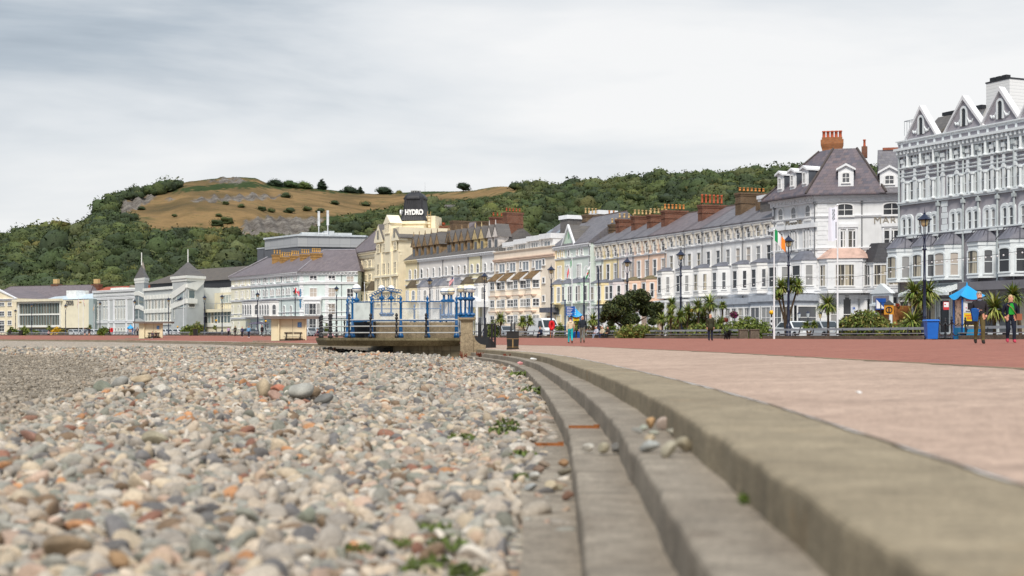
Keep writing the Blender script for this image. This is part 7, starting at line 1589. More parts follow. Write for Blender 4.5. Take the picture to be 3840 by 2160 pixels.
def cordyline(label, base_px, Y, heads, trunk_py=None, dead=True):
    s = F/Y; z0 = float(ZWALL(Y))-.05; x0 = XP(base_px, Y); t_ = thing('cordyline', label, 'cordyline', (x0, Y, z0), 0, 'cordylines in the promenade beds')
    m = MB(); V = []; C = []; Vd = []; Cd = []; HH = []
    for px, py, rpx in heads:
        c = ((px-base_px)/s, VR.uniform(-.3,.3)*len(heads)**.5*.5, ZP(py,Y)-z0); HH.append(c)
        fork = (c[0]*.25, 0, max(.2, c[2]*.45)); m.tube([(0,0,-.2), fork, c], [.11,.085,.06], 7)
        v, cc = blades(c, rpx/s*1.5, 210, VR, COG, .05); V += v; C += cc
        if dead: v, cc = blades((c[0],c[1],c[2]-.05), rpx/s*1.05, 60, VR, COD, .042, -1.3, -.3, .5); Vd += v; Cd += cc
    obj('trunk', m, M_BARK, t_)
    link('crown', npmesh('crown', np.array(V), np.arange(len(V)).reshape(-1,4), M_FOLN, np.array(C), smooth=False), t_)
    if dead: link('dead_leaves', npmesh('dead_leaves', np.array(Vd), np.arange(len(Vd)).reshape(-1,4), M_FOLN, np.array(Cd), smooth=False), t_)
for l, px, Y, heads in [
  ('low bright cordyline at the left of the cordyline bed',2484,121,[(2484,1200,26)]),('tall cordyline just left of the lamp above the bed',2519,124,[(2519,1142,25)]),('short cordyline below the tall one left of the lamp',2515,120,[(2515,1182,27)]),('yellow green cordyline in the middle of the bed',2550,119,[(2550,1188,26)]),
  ('leaning cordyline right of the bed lamp',2577,122,[(2577,1172,30)]),('narrow upright cordyline behind the woman in the green parka',2620,121,[(2618,1150,30)]),('biggest cordyline of the bed with a wide fan',2661,122,[(2661,1138,36),(2640,1172,20)]),('dark thin cordyline at the right end of the bed',2709,124,[(2709,1146,17)]),('low cordyline right of the woman in the green parka',2703,117,[(2703,1216,28)]),
  ('forked cordyline with three heads in front of the sun lounge',2950,104,[(2928,1078,34),(2962,1068,34),(2990,1076,32),(2916,1108,20)]),('single round headed cordyline in front of the corner hotel door',3106,99,[(3105,1143,42)]),
  ('big shaggy cordyline behind the street lamp in front of the grand hotel',3450,86,[(3430,1100,50),(3478,1095,46),(3450,1125,44)]),('low spreading cordyline left of the blue wheelie bin',3420,85,[(3420,1208,48)]),('bright spiky cordyline behind the man in the navy jumper',3730,76,[(3728,1160,58)]),('cordyline tips behind the woman in the bright green top',3830,76,[(3800,1110,44)]),
  ('round cordyline left of the black litter bin',1877,162,[(1877,1196,26)]),('twin cordyline right of the black litter bin',1970,155,[(1958,1208,24),(1988,1204,20)]),
  ('spiky plants below the mint house',2160,142,[(2165,1222,18)]),('brown flowered spiky clump right of the dark coated man',2224,139,[(2224,1200,28)]),('small cordyline by the yellow bush at the far left',185,336,[(185,1228,11)]),('cordyline in front of the grey hall corner',338,312,[(338,1227,9)]),('cordyline beside the theatre steps',815,264,[(806,1228,9)]),('small tuft cordyline in front of the corner hotel lounge',3030,101,[(3025,1222,16),(3055,1220,15)])]:
    cordyline(l, px, Y, heads)
SHG = [S(116,130,60),S(98,116,52),S(134,142,70),S(82,100,48)]; SHB = [S(130,122,66),S(148,134,76),S(108,112,56)]
def shrub(label, px0, px1, ytop, ybot, Y, cols, n=1800, leaf=.07, kind='shrub'):
    s = F/Y; xc = (px0+px1)/2; w = (px1-px0)/s; z0 = float(ZWALL(Y))-.1; h = ZP(ytop, Y)-z0; t_ = thing(kind, label, kind, (XP(xc,Y), Y, z0), 0, 'shrubs in the promenade beds'); k = max(3, int(w/.7)); ce = []; ra = []
    for i in range(k): x = lerp(-w/2+w*.18, w/2-w*.18, i/(k-1)); q = 1-(abs(x)/(w/2))**2*.55; ce.append((x, VR.uniform(-.3,.3), h*.45*q)); ra.append((w/k*1.15, w/k*.9, h*.6*q*VR.uniform(.9,1.12)))
    add_foliage('foliage', t_, leafcloud(ce, ra, int(n*2), leaf*1.35, cols, VR, .3))
    m = MB()
    for i in range(k): m.tube([(ce[i][0]*.4,0,-.1),(ce[i][0],ce[i][1],ce[i][2])], [.04,.015], 5)
    obj('stem', m, M_BARK, t_)
shrub('wide feathery green mound behind the bench in front of the corner hotel', 3155, 3335, 1163, 1240, 98, SHG+SHB, 4200, .09)
shrub('green mound shrub behind the bench left of the belisha beacon', 2735, 2870, 1190, 1238, 109, SHG, 2600, .08)
shrub('low green groundcover under the dark round tree', 2320, 2470, 1212, 1240, 124, SHG+SHB, 2400, .08)
shrub('low ferny shrub in the cordyline bed', 2560, 2700, 1212, 1242, 118, SHG+SHB, 2000, .08)
shrub('tall grassy foliage filling the back of the cordyline bed', 2490, 2720, 1180, 1240, 123, SHG+SHB, 3000, .1)
shrub('pink flowered low bush right of the two seated people', 2205, 2265, 1205, 1235, 141, [S(170,120,100),S(130,110,70),S(96,104,54)], 900, .07)
shrub('bright green bush left of the finger post', 2085, 2118, 1212, 1240, 146, SHG, 700, .08)
shrub('bright green bush left of the dark round tree', 2272, 2312, 1208, 1240, 136, SHG, 800, .08)
shrub('sparse grassy shrub at the right of the wide feathery mound', 3330, 3480, 1195, 1242, 92, SHB+SHG, 1600, .08)
shrub('green bush behind the bench in front of the theatre', 684, 730, 1218, 1246, 278, SHG, 900, .16)
shrub('taller bush with spiky top right of it in front of the theatre', 722, 762, 1205, 1246, 277, SHG+SHB, 900, .16)
shrub('bush in front of the grey hall beside the lifebuoy', 372, 408, 1226, 1250, 305, SHG, 700, .18)
shrub('yellow flowering gorse bush in front of the glass fronted venue', 196, 229, 1228, 1249, 330, [S(226,186,50),S(236,200,70),S(200,160,50)], 900, .16)
shrub('dark green bush left of the glass front', 78, 106, 1224, 1252, 338, SHG, 600, .2); shrub('green bush beside the far left litter bin', 30, 62, 1228, 1252, 342, SHG, 600, .2); shrub('olive low bush right of the yellow gorse', 226, 250, 1234, 1250, 326, SHB, 500, .18); shrub('bush behind the far left bench', 112, 142, 1236, 1252, 334, SHG, 500, .18)
shrub('bush growing left of the bandstand posts', 1218, 1232, 1215, 1245, 214, SHG, 400, .16); shrub('bush behind the black gate', 1828, 1868, 1200, 1240, 163, SHG, 700, .1)
# hanging flowers
for px, py, Y, r, l, c in ((2752,1180,140,.42,'basket of magenta petunias hanging at the sun lounge',[S(150,40,110),S(120,30,90),S(90,90,50)]),(2720,1200,139,.26,'red flower basket beside the magenta petunias',[S(190,50,70),S(160,40,60),S(90,90,50)]),(3300,1162,128,.36,'round flower basket hanging by the corner hotel entrance',[S(170,70,60),S(84,96,50),S(110,60,50)]),(3362,1148,127,.28,'flower basket hanging left of the grand hotel porch',[S(84,96,50),S(190,80,70)])):
    t_ = thing('flower_basket', l, 'flower basket', (XP(px,Y), Y, ZP(py,Y)), 0); add_foliage('flowers', t_, leafcloud([(0,0,0)], [(r,r,r*.8)], 900, .09, c, VR, .3)); m = MB(); m.lathe([(.05,-r*.9),(r*.6,-r*.3),(r*.7,0)], n=10); obj('basket', m, paint('basket_brown', S(70,56,44)), t_); m = MB(); m.tube([(0,0,0),(0,0,r+.6)], .02, 4); obj('chain', m, BLACKI, t_)

# ------------------------------------------------------------------ street furniture
def gp(px, Y, up=0): x = XP(px, Y); return (x, Y, float(ground(x, Y))+up)
def wp(px, Y): return (XP(px,Y), Y, float(ZWALL(Y)))
# black litter bin on the apron
Y = 70.5; s = F/Y; t_ = thing('litter_bin', 'square black litter bin with gold bands and two posts on the pale apron', 'litter bin', gp(1923, Y)); w = 46/s/2; m = MB(); m.prism_z([(-w,-w),(w,-w),(w,w),(-w,w)], 0, .07); m.prism_z([(-w*.92,-w*.92),(w*.92,-w*.92),(w*.92,w*.92),(-w*.92,w*.92)], .07, .52, [(-w,-w),(w,-w),(w,w),(-w,w)]); m.box(-w,w,-w,w,.54,.86); m.box(-w-.02,w+.02,-w-.02,w+.02,.86,.9)
o = obj('body', m, paint('black_bin', S(38,36,36), .4, .1, 3, .4), t_); GOLD_B = paint('gold_band', S(150,124,84), .4, .1, 3)
m = MB(); m.box(-w-.012,w+.012,-w-.012,w+.012,.515,.535); m.box(-w-.006,w+.006,-w-.006,w+.006,.075,.085); m.box(-w-.006,w+.006,-w-.006,w+.006,.13,.14); obj('gold_band', m, GOLD_B, t_); m = MB(); m.box(-.03,.03,-w-.012,-w+.01,.1,.5); obj('latch', m, GOLD_B, t_)
for x in (-.08,.1): m = MB(); m.tube([(x,0,.9),(x,0,1.36)], .035, 6); obj('post', m, BLACKI, t_)
m = MB(); m.box(-.05,.07,-.01,.01,1.0,1.3); obj('plate', m, paint('grey_plate', S(120,122,122)), t_)
for px, Y, l in ((38,335,'dark litter bin at the far left in front of the wall'),(733,262,'tall dark litter bin in front of the theatre bushes'),(78,330,'narrow dark bollard bin beside the dark green bush')):
    m = MB(); m.box(-.35,.35,-.35,.35,0,1.15); m.box(-.4,.4,-.4,.4,1.15,1.22); t_ = thing('litter_bin', l, 'litter bin', gp(px, Y)); obj('body', m, paint('black_bin', S(38,36,36)), t_)
# blue wheelie bin
Y = 75; s = F/Y; t_ = thing('wheelie_bin', 'bright blue wheelie bin standing against the wall', 'wheelie bin', gp(3492, Y)); BB = paint('blue_plastic', S(28,104,196), .4, .05, 2, .4); w = 44/s/2
m = MB(); m.prism_z([(-w*.85,-.26),(w*.85,-.26),(w*.85,.26),(-w*.85,.26)], .04, .98, [(-w,-.34),(w,-.34),(w,.36),(-w,.36)]); obj('body', m, BB, t_)
m = MB(); m.prism_z([(-w-.05,-.4),(w+.05,-.4),(w+.05,.42),(-w-.05,.42)], .98, 1.06, [(-w,-.34),(w,-.34),(w,.42),(-w,.42)]); m.tube([(-w*.7,.46,1.0),(w*.7,.46,1.0)], .03, 6); obj('lid', m, BB, t_)
for x in (w*.92,-w*.92): m = MB(); m.tube([(x-.03,.2,.11),(x+.03,.2,.11)], .11, 12); o = obj('wheel', m, paint('bin_tyre', S(30,30,32)), t_); m = MB(); m.tube([(x-.04,.2,.11),(x+.04,.2,.11)], .05, 8); obj('hub', m, paint('grey_plate', S(120,122,122)), o)
# chain posts at the gap in the wall
t_ = thing('chain_fence', 'black chain posts with drooping chains round the gap by the blue poster kiosk', 'chain fence', wp(3560, 77)); o_ = Vector(wp(3560,77)); PS = [(3520,76),(3545,80),(3569,75),(3597,79.5),(3620,77)]; tops = []
m = MB(); m.lathe([(.1,0),(.1,.08),(.05,.12),(.045,.95),(.07,.98),(.07,1.05),(.04,1.08),(.06,1.15),(.01,1.22)], n=8); pm_ = m.mesh('post', BLACKI, True)
for px, Y in PS: p = Vector(wp(px,Y))-o_; link('post', pm_, t_, tuple(p)); tops.append(p)
for a_, c_ in zip(tops, tops[1:]):
    for zz in (.98,.42): m = MB(); m.tube([a_.lerp(c_, k/8)+Vector((0,0,zz-.22*4*(k/8)*(1-k/8))) for k in range(9)], .028, 5); obj('chain', m, BLACKI, t_)
m = MB(); p0 = wp(3535,74.5); m.box(-.7,1.1,-.6,.9,-.45,-.18); m.box(-.3,1.0,.0,.9,-.18,.0); obj('entrance_step', m, LOWW, loc=p0, label='concrete step in the gap of the wall by the chain posts', cat='step')
# poster kiosks with tented blue roofs
SKYB = paint('sky_blue_roof', S(30,156,220), .4, .05, 2, .4); POSTB = paint('kiosk_blue', S(34,84,160), .4, .05, 2)
def kiosk(label, px0, px1, ptop, peave, pbot, Y, post1, post2, base_c):
    s = F/Y; w = (px1-px0)/s*.72; x0 = XP((px0+px1)/2, Y); z = float(ZWALL(Y))-.1; t_ = thing('poster_kiosk', label, 'kiosk', (x0, Y, z), R(8)); zt_, ze = ZP(ptop,Y)-z, ZP(peave,Y)-z; W = (px1-px0)/s/2
    m = MB(); e = [(-W,-W),(W,-W),(W,W),(-W,W)]; q = MB(); n = 8; V = []
    rim = []
    for k in range(4):
        a, c = Vector(e[k]), Vector(e[(k+1)%4])
        for j in range(n): f_ = j/n; p = a.lerp(c, f_); rim.append((p.x, p.y, ze-.18*math.sin(PI*f_)+.06*(abs(f_-.5)*2)**2))
    N = len(rim); mid = [(x*.45, y*.45, lerp(ze, zt_, .52)) for x, y, z_ in rim]
    q.add(rim+mid+[(0,0,zt_)], [(i,(i+1)%N,N+(i+1)%N,N+i) for i in range(N)]+[(N+i,N+(i+1)%N,2*N) for i in range(N)]+[tuple(range(N-1,-1,-1))]); q.tube([(0,0,zt_-.05),(0,0,zt_+.15)], [.06,.02], 6); obj('tent_roof', q, SKYB, t_)
    h = w/2; m = MB(); m.box(-h+.05,h-.05,-h+.05,h-.05,.75,ze-.02); obj('panel_box', m, paint('kiosk_panel', S(206,210,216)), t_); m = MB(); m.box(-h,h,-h,h,0,.75); obj('base', m, base_c, t_)
    for x in (-h,h):
        for y in (-h,h): m = MB(); m.tube([(x,y,0),(x,y,ze)], .05, 6); obj('post', m, POSTB, t_)
    zz = lerp(.78, ze-.05, .48)
    for (za, zb), (mt, marks) in zip(((zz+.02, ze-.1),(.8, zz-.02)), (post1, post2)):
        m = MB(); m.box(-h+.12,h-.12,-h+.02,-h+.045,za,zb); o = obj('poster', m, mt, t_)
        for bx0, bx1, bz0, bz1, mm in marks: k = MB(); k.box(lerp(-h+.12,h-.12,bx0),lerp(-h+.12,h-.12,bx1),-h+.008,-h+.018,lerp(za,zb,bz0),lerp(za,zb,bz1)); obj('poster_print', k, mm, o)
    m = MB(); m.box(-h+.02,-h+.045,-h+.12,h-.12,.85,ze-.15); obj('side_poster', m, paint('side_poster_print', S(214,188,160), .5, .5, 5), t_)
INK = paint('black_print', S(50,44,50)); REDP = paint('red_print', S(206,60,66)); PWH = paint('white_poster', S(236,234,236)); PYE = paint('yellow_poster', S(240,214,40)); PNK = paint('pink_print', S(226,140,160)); ORP = paint('orange_print', S(226,130,50))
kiosk('blue tented poster kiosk with a white and a yellow poster beside the chain posts', 3577, 3675, 1068, 1113, 1252, 79, (PWH, [(.1,.9,.82,.92,PNK),(.25,.62,.2,.68,INK),(.66,.78,.3,.55,REDP),(.82,.92,.25,.5,REDP),(.1,.2,.3,.38,PNK),(.1,.9,.06,.12,INK)]), (PYE, [(.08,.92,.78,.9,ORP),(.2,.8,.55,.72,ORP),(.1,.95,.14,.42,INK),(.1,.9,.04,.1,PWH)]), paint('turquoise_base', S(40,140,190)))
kiosk('smaller blue tented kiosk with a yellow poster behind the couple walking away', 2135, 2180, 1155, 1183, 1262, 146, (PYE, [(.1,.9,.1,.4,INK),(.15,.85,.6,.85,ORP)]), (paint('dark_poster', S(40,38,48)), [(.2,.8,.7,.95,ORP)]), POSTB)
m = MB(); kiosk('far off blue tented kiosk with an orange panel left of the theatre shelter', 478, 500, 1217, 1230, 1256, 300, (paint('salmon_poster', S(220,140,100)), [(.2,.8,.3,.6,PWH)]), (paint('pale_poster', S(200,190,180)), [(.2,.8,.3,.6,REDP)]), paint('grey_plate', S(120,122,122)))
# finger post with two blue boards
Y = 143; s = F/Y; t_ = thing('finger_post', 'dark blue finger post with two stacked blue boards behind the beige coated woman', 'sign', wp(2119, Y)); z0 = t_.location.z; m = MB(); m.tube([(0,0,-.3),(0,0,ZP(1128,Y)-z0)], .07, 8); m.ball((0,0,ZP(1127,Y)-z0), .1, 8, 6); obj('post', m, paint('signpost_blue', S(54,74,110)), t_)
for (pa, pb), nl, c_ in (((1149,1172),4,paint('royal_blue_board', S(24,78,160), .4)),((1173,1184),2,paint('royal_blue_board2', S(24,92,172), .4))):
    m = MB(); za, zb = ZP(pb,Y)-z0, ZP(pa,Y)-z0; m.box(.1,1.0 if nl > 2 else .95,-.04,.0,za,zb); o = obj('board', m, c_, t_)
    k = MB()
    for q in range(nl): zc_ = lerp(za,zb,(q+.5)/nl); k.box(.18,.18+.62*(.7+.3*((q*7)%3)/2),-.048,-.043,zc_-.025,zc_+.025)
    obj('board_print', k, PWH, o)
m = MB()
for k in range(5): z = ZP(1152+7*k,Y)-z0; m.ball((1.02,-.03,z), .05, 6, 4)
obj('board_symbols', m, PWH, t_)
# lifebuoys
def lifebuoy(label, px, Y, ptop, pbot):
    s = F/Y; t_ = thing('lifebuoy_station', label, 'lifebuoy', gp(px, Y) if Y < 200 else wp(px, Y)); z = t_.location.z; zt_, zb = ZP(ptop,Y)-z, ZP(pbot,Y)-z; h = zt_-zb; REDL = paint('red_plastic', S(214,30,34), .35, .05, 2, .5); r = h/2; m = MB()
    m.tube([(r*.42*math.sin(2*PI*k/16), -.12, (zt_+zb)/2+r*math.cos(2*PI*k/16)*.78) for k in range(17)], h*.13, 8); obj('lifebuoy', m, REDL, t_); m = MB(); m.prism_y([(-h*.22,zb+h*.1),(h*.22,zb+h*.1),(h*.26,zt_-h*.1),(.0,zt_),(-h*.26,zt_-h*.1)], -.04, .1); obj('housing', m, paint('dark_red_plastic', S(180,28,32)), t_)
    m = MB(); m.tube([(.14,.05,-.1),(.14,.05,zt_-.1)], .035, 6); obj('post', m, paint('pale_post', S(180,150,146)), t_); m = MB(); m.tube([(-.08,-.12,zb),(-.1,-.1,zb*.5),(-.14,-.05,.05)], .018, 5); obj('rope', m, ORP, t_)
lifebuoy('bright red lifebuoy on a post between the apartment block lamp and the finger post', 2069, 140, 1202, 1238); lifebuoy('small far off red lifebuoy in front of the grey hall', 419, 303, 1229, 1248)
# zebra crossing beacons
def beacon(label, px, Y, ptop, pbot):
    s = F/Y; z = ZP(pbot,Y); t_ = thing('belisha_beacon', label, 'beacon', (XP(px,Y), Y, z)); h = ZP(ptop,Y)-z; r = .2; m = MB(); n = 6
    for k in range(n): mm = MB(); mm.tube([(0,0,(h-.4)*k/n),(0,0,(h-.4)*(k+1)/n)], .075, 8); obj('band', mm, (PWH, INK)[k%2], t_)
    m = MB(); m.ball((0,0,h-.2), r, 12, 8); obj('globe', m, paint('amber_globe', S(240,176,20), .3, .03, 1, .4), t_, smooth=True)
beacon('amber belisha beacon on a striped pole in front of the sun lounge', 2893, 122, 1163, 1238); beacon('amber belisha beacon on a striped pole left of the nearer shelter', 997, 262, 1200, 1243); beacon('amber beacon globe in front of the glazed restaurant', 811, 268, 1198, 1246); beacon('amber beacon globe seen in the cordyline bed', 2593, 142, 1157, 1225); beacon('dull amber beacon at the theatre steps', 666, 300, 1222, 1246)
# signs near the hotels
t_ = thing('parking_sign', 'small white and blue parking notice on a pole by the corner hotel door', 'sign', (XP(3200,118),118,.3)); m = MB(); m.tube([(0,0,0),(0,0,ZP(1150,118)-.3)], .04, 6); obj('post', m, paint('grey_plate', S(120,122,122)), t_); m = MB(); za, zb = ZP(1174,118)-.3, ZP(1151,118)-.3; m.box(-.2,.2,-.06,-.03,za,zb); o = obj('board', m, paint('pale_notice', S(200,206,216)), t_); m = MB(); m.box(-.11,.11,-.07,-.061,lerp(za,zb,.62),lerp(za,zb,.95)); obj('blue_square', m, paint('royal_blue_board', S(24,78,160)), o)
sign('P', .17, (-.05,-.075,lerp(za,zb,.66)), 0, o, PWH, .003, .006)
t_ = thing('hanging_sign', 'orange yellow hanging sign with a dark round emblem by the grand hotel porch', 'sign', (XP(3333,124),124,.3)); z_ = ZP(1160,124)-.3; m = MB(); m.box(-.42,.42,-.06,.0,z_-.45,z_+.4); o = obj('board', m, paint('amber_board', S(206,140,40), .5), t_); m = MB(); m.prism_y([(-.5,z_+.4),(.5,z_+.4),(0,z_+.8)], -.12, .06); obj('sign_roof', m, paint('dark_sign_board', S(70,74,80)), t_); m = MB(); m.tube([(.26*math.cos(2*PI*k/14),-.07,z_-.05+.26*math.sin(2*PI*k/14)) for k in range(15)], .05, 5); m.box(-.06,.06,-.085,-.065,z_-.25,z_+.15); obj('emblem', m, INK, o); m = MB(); m.tube([(-.7,0,0),(-.7,0,z_+.6),(0,0,z_+.6)], .05, 6); obj('bracket', m, BLACKI, t_)
t_ = thing('blue_sign', 'blue and white board on the wall left of the orange hanging sign', 'sign', (XP(3305,126),126,ZP(1140,126))); m = MB(); m.box(-.5,.4,-.05,0,-.5,.5); o = obj('board', m, paint('royal_blue_board', S(24,78,160)), t_); m = MB(); m.prism_y([(-.45,-.4),(.3,-.4),(-.45,.4)], -.06, -.052); obj('white_flash', m, PWH, o)
t_ = thing('menu_board', 'red and white notice case on a pole behind the chain posts', 'sign', (XP(3548,96),96,.3)); za, zb = ZP(1162,96)-.3, ZP(1132,96)-.3; m = MB(); m.tube([(.35,0,0),(.35,0,zb+.7)], .04, 6); obj('post', m, paint('grey_plate', S(120,122,122)), t_); m = MB(); m.box(-.2,.18,-.05,0,za,zb); o = obj('case', m, REDP, t_); m = MB(); m.box(-.17,.15,-.06,-.052,lerp(za,zb,.35),zb-.03); obj('notice', m, PWH, o); m = MB(); m.box(-.13,-.03,-.07,-.062,lerp(za,zb,.6),lerp(za,zb,.75)); obj('notice_mark', m, REDP, o)
for px, l in ((2997,'left small lantern post by the sun lounge corner'),(3030,'middle small lantern post by the sun lounge corner'),(3076,'small lantern post left of the round headed cordyline')):
    Y = 116; t_ = thing('lantern_post', l, 'lantern post', (XP(px,Y),Y,.3), 0, 'small lantern posts outside the corner hotel'); h = ZP(1172 if px != 3030 else 1170, Y)-.3; m = MB(); m.tube([(0,0,0),(0,0,h-.45)], [.05,.03], 6); obj('post', m, NAVY, t_); m = MB(); m.lathe([(.08,h-.45),(.16,h-.1)], n=6); o = obj('lantern_glass', m, LGLW if px < 3070 else LGL, t_); m = MB(); m.lathe([(.18,h-.1),(.08,h),(.03,h+.06),(.01,h+.12)], n=6); obj('lantern_cap', m, NAVY, o)
# umbrella and cars on the road
CARP = {k: paint('car_'+k, c, .3, .02, 1, .5) for k, c in dict(white=S(226,228,230), silver=S(168,172,176), grey=S(108,112,118), blue=S(70,92,130), dark=S(50,54,62), red=S(150,40,44)).items()}
GLASSC = glass_dark('car_glass', S(44,50,54), .05); TYRE = paint('tyre', S(28,28,30), .8); RIM = paint('rim', S(170,172,176), .35); LAMPR = paint('tail_lamp', S(170,30,30), .3); LAMPW = paint('head_lamp', S(220,222,220), .15)
def car(label, px, d, col, van=False, flip=False):
    ys = np.arange(60, 380, .5); k = (px-CX)/F; i = int(np.argmin(np.abs(offs(LAMP, ys, d)/ys-k))); Y = float(ys[i]); x = XP(px, Y); a = math.atan2(1, slope(LAMP, Y)); z = float(ZWALL(Y))-.07
    t_ = thing('parked_van' if van else 'parked_car', label, 'van' if van else 'car', (x, Y, z), a+(PI if flip else 0), 'vehicles parked along the seafront road'); L = 5.2 if van else 4.1; h = 2.25 if van else 1.46; w = .95 if van else .86
    if van: prof = [(-L/2,.3),(L/2,.3),(L/2,.95),(L/2-.35,1.15),(L/2-1.1,h-.15),(L/2-1.5,h),(-L/2+.1,h),(-L/2,h-.15)]
    else: prof = [(-L/2,.28),(L/2,.28),(L/2,.62),(L/2-.25,.78),(L/2-1.05,.9),(L/2-1.75,h-.04),(L/2-2.2,h),(-L/2+.75,h-.04),(-L/2+.18,.95),(-L/2,.85)]
    m = MB(); n = len(prof); ins = lambda z_: w-(.0 if z_ < .9 else (z_-.9)*(.1 if van else .3)); m.add([(x_,-ins(z_),z_) for x_, z_ in prof]+[(x_,ins(z_),z_) for x_, z_ in prof], [tuple(range(n)), tuple(range(2*n-1,n-1,-1))]+[(i,n+i,n+(i+1)%n,(i+1)%n) for i in range(n)]); obj('body', m, CARP[col], t_)
    sw = [(L/2-1.15,.98),(L/2-1.72,h-.12),(-L/2+.85,h-.12),(-L/2+.4,.98)] if not van else [(L/2-.55,1.2),(L/2-1.15,h-.3),(L/2-1.9,h-.3),(L/2-1.9,1.2)]
    for sg in (-1,1): m = MB(); m.add([(x_, sg*(ins(z_)+.006), z_) for x_, z_ in sw], [(0,1,2,3)]); obj('side_window', m, GLASSC, t_)
    fw = [(L/2-1.08,.95,w-.12),(L/2-1.7,h-.1,w-.25)] if not van else [(L/2-.37,1.2,w-.1),(L/2-1.05,h-.25,w-.2)]
    m = MB(); (xa,za,wa),(xb,zb,wb) = fw; m.add([(xa+.03,-wa,za+.02),(xa+.03,wa,za+.02),(xb+.03,wb,zb+.02),(xb+.03,-wb,zb+.02)], [(0,1,2,3)]); obj('windscreen', m, GLASSC, t_)
    m = MB(); xa, za, xb, zb = (-L/2+.2,1.0,-L/2+.68,h-.12) if not van else (-L/2-.01,1.3,-L/2-.01,h-.35); m.add([(xa-.03,-w+.14,za),(xa-.03,w-.14,za),(xb-.03,w-.26,zb),(xb-.03,-w+.26,zb)], [(0,1,2,3)]); obj('rear_window', m, GLASSC, t_)
    for xx in (L/2-.8,-L/2+.75):
        for sg in (-1,1): m = MB(); m.tube([(xx,sg*(w-.17),.31),(xx,sg*(w+.02),.31)], .31, 12); o = obj('wheel', m, TYRE, t_); q = MB(); q.tube([(xx,sg*(w-.1),.31),(xx,sg*(w+.03),.31)], .19, 10); obj('rim', q, RIM, o)
    for sg in (-1,1): m = MB(); m.box(-L/2-.02,-L/2+.06,sg*w*.8-.1,sg*w*.8+.1,.62,.86); obj('tail_light', m, LAMPR, t_); m = MB(); m.box(L/2-.08,L/2+.015,sg*w*.78-.14,sg*w*.78+.14,.6,.74); obj('headlight', m, LAMPW, t_)
for l, px, d, c, v, fl in [('big white van parked behind the seated man in front of the apartment block',2035,5,'white',True,True),('white car partly behind the finger post',2110,6,'white',False,True),('silver car left of the black litter bin',1893,6,'silver',False,True),('white car behind the two resting people',2215,6,'white',False,False),('white car behind the bench left of the round headed cordyline',2985,6,'white',False,True),('silver car behind the round headed cordyline',3095,7,'silver',False,True),
   ('white car behind the right end of the nearer shelter',1165,6,'white',False,True),('silver car right of the nearer shelter',1188,6,'silver',False,False),('pale car behind the shelter with two people',628,6,'white',False,True),('white car behind the green bush in front of the theatre',668,6,'white',False,False),('white car in front of the venue lettering wall',280,6,'white',False,True),('silver car right of it in front of the venue',305,7,'silver',False,False),('white car in front of the grey hall corner',356,6,'white',False,True),('grey estate car in front of the glass front',158,6,'grey',False,False),('white car left of the grey estate car',138,8,'white',False,True),('white car at the far left beside the bushes',70,7,'white',False,True),('dark blue car behind the cyclist',1070,6,'blue',False,False),('dark car below the umbrella',940,8,'grey',False,True)]: car(l, px, d, c, v, fl)
t_ = thing('cafe_parasol', 'dark flat parasol on the pavement in front of the aqua hotel', 'parasol', (XP(970,262),262,.4)); m = MB(); m.tube([(0,0,0),(0,0,2.6)], .05, 6); obj('pole', m, DARKM, t_); m = MB(); m.lathe([(2.3,2.25),(1.2,2.5),(.05,2.75)], n=8); obj('canopy', m, paint('plum_canvas', S(92,84,100)), t_)
# ------------------------------------------------------------------ flags
def flag(label, px, Y, ptop, base_z, fx0, fx1, fy0, fy1, fn, mats, pole_m=None, fold=3, pole=True, ph=0.0, hang=.55):
    """flag cloth between photo columns fx0..fx1 and rows fy0..fy1, drooping away from its pole"""
    s = F/Y; z0 = base_z; t_ = thing('flag', label, 'flag', (XP(px,Y), Y, z0)); h = ZP(ptop,Y)-z0
    if pole: m = MB(); m.tube([(0,0,-.2),(0,0,h)], [.07,.04], 8); m.ball((0,0,h+.06), .08, 8, 6); obj('pole', m, pole_m or TRIM, t_)
    xa, xb = (fx0-px)/s, (fx1-px)/s; za, zb = ZP(fy0,Y)-z0, ZP(fy1,Y)-z0; nu, nv = 18, 24; sgn = 1 if xb > abs(xa) else -1; W = (xb if sgn > 0 else -xa); m = MB(); vs = []
    H_ = za-zb; drop = H_*hang
    for j in range(nv+1):
        for i in range(nu+1): u, v = i/nu, j/nv; vs.append((sgn*W*u, .12*math.sin(fold*u*PI+ph+v*1.5)*u, za-drop*(u**1.3)-(H_-drop)*v+.04*math.sin(u*9+ph)))
    m.add(vs, []); 
    for j in range(nv):
        for i in range(nu): m.f.append((j*(nu+1)+i, j*(nu+1)+i+1, (j+1)*(nu+1)+i+1, (j+1)*(nu+1)+i)); m.m.append(fn((i+.5)/nu, (j+.5)/nv))
    obj('cloth', m, mats, t_, smooth=True); return t_
FG = paint('flag_green', S(20,140,80), .7, .05); FWH = paint('flag_white', S(232,232,234), .7, .04); FOR = paint('flag_orange', S(244,140,50), .7, .05); FRE = paint('flag_red', S(216,50,60), .7, .05); FBL = paint('flag_blue', S(40,50,110), .7, .05)
tri = lambda u, v: min(2, int(u*3))
flag('green white and orange tricolour flag on a white pole in front of the corner hotel', 2903, 98, 905-40, .1, 2903, 2944, 858, 948, tri, [FG,FWH,FOR], hang=.5)
BANW = paint('banner_white', S(232,234,246), .5, .02)
flag('long white banner flag with small grey print on a white pole at the corner hotel', 3141, 95, 772, .1, 3107, 3141, 776, 906, lambda u, v: 1 if (.3 < u < .62 and .06 < v < .36 and (int(u*18)+int(v*24))%3) or (.12 < u < .2 and .45 < v < .95) else 0, [BANW, paint('grey_print', S(120,124,132))], hang=.04, fold=2)
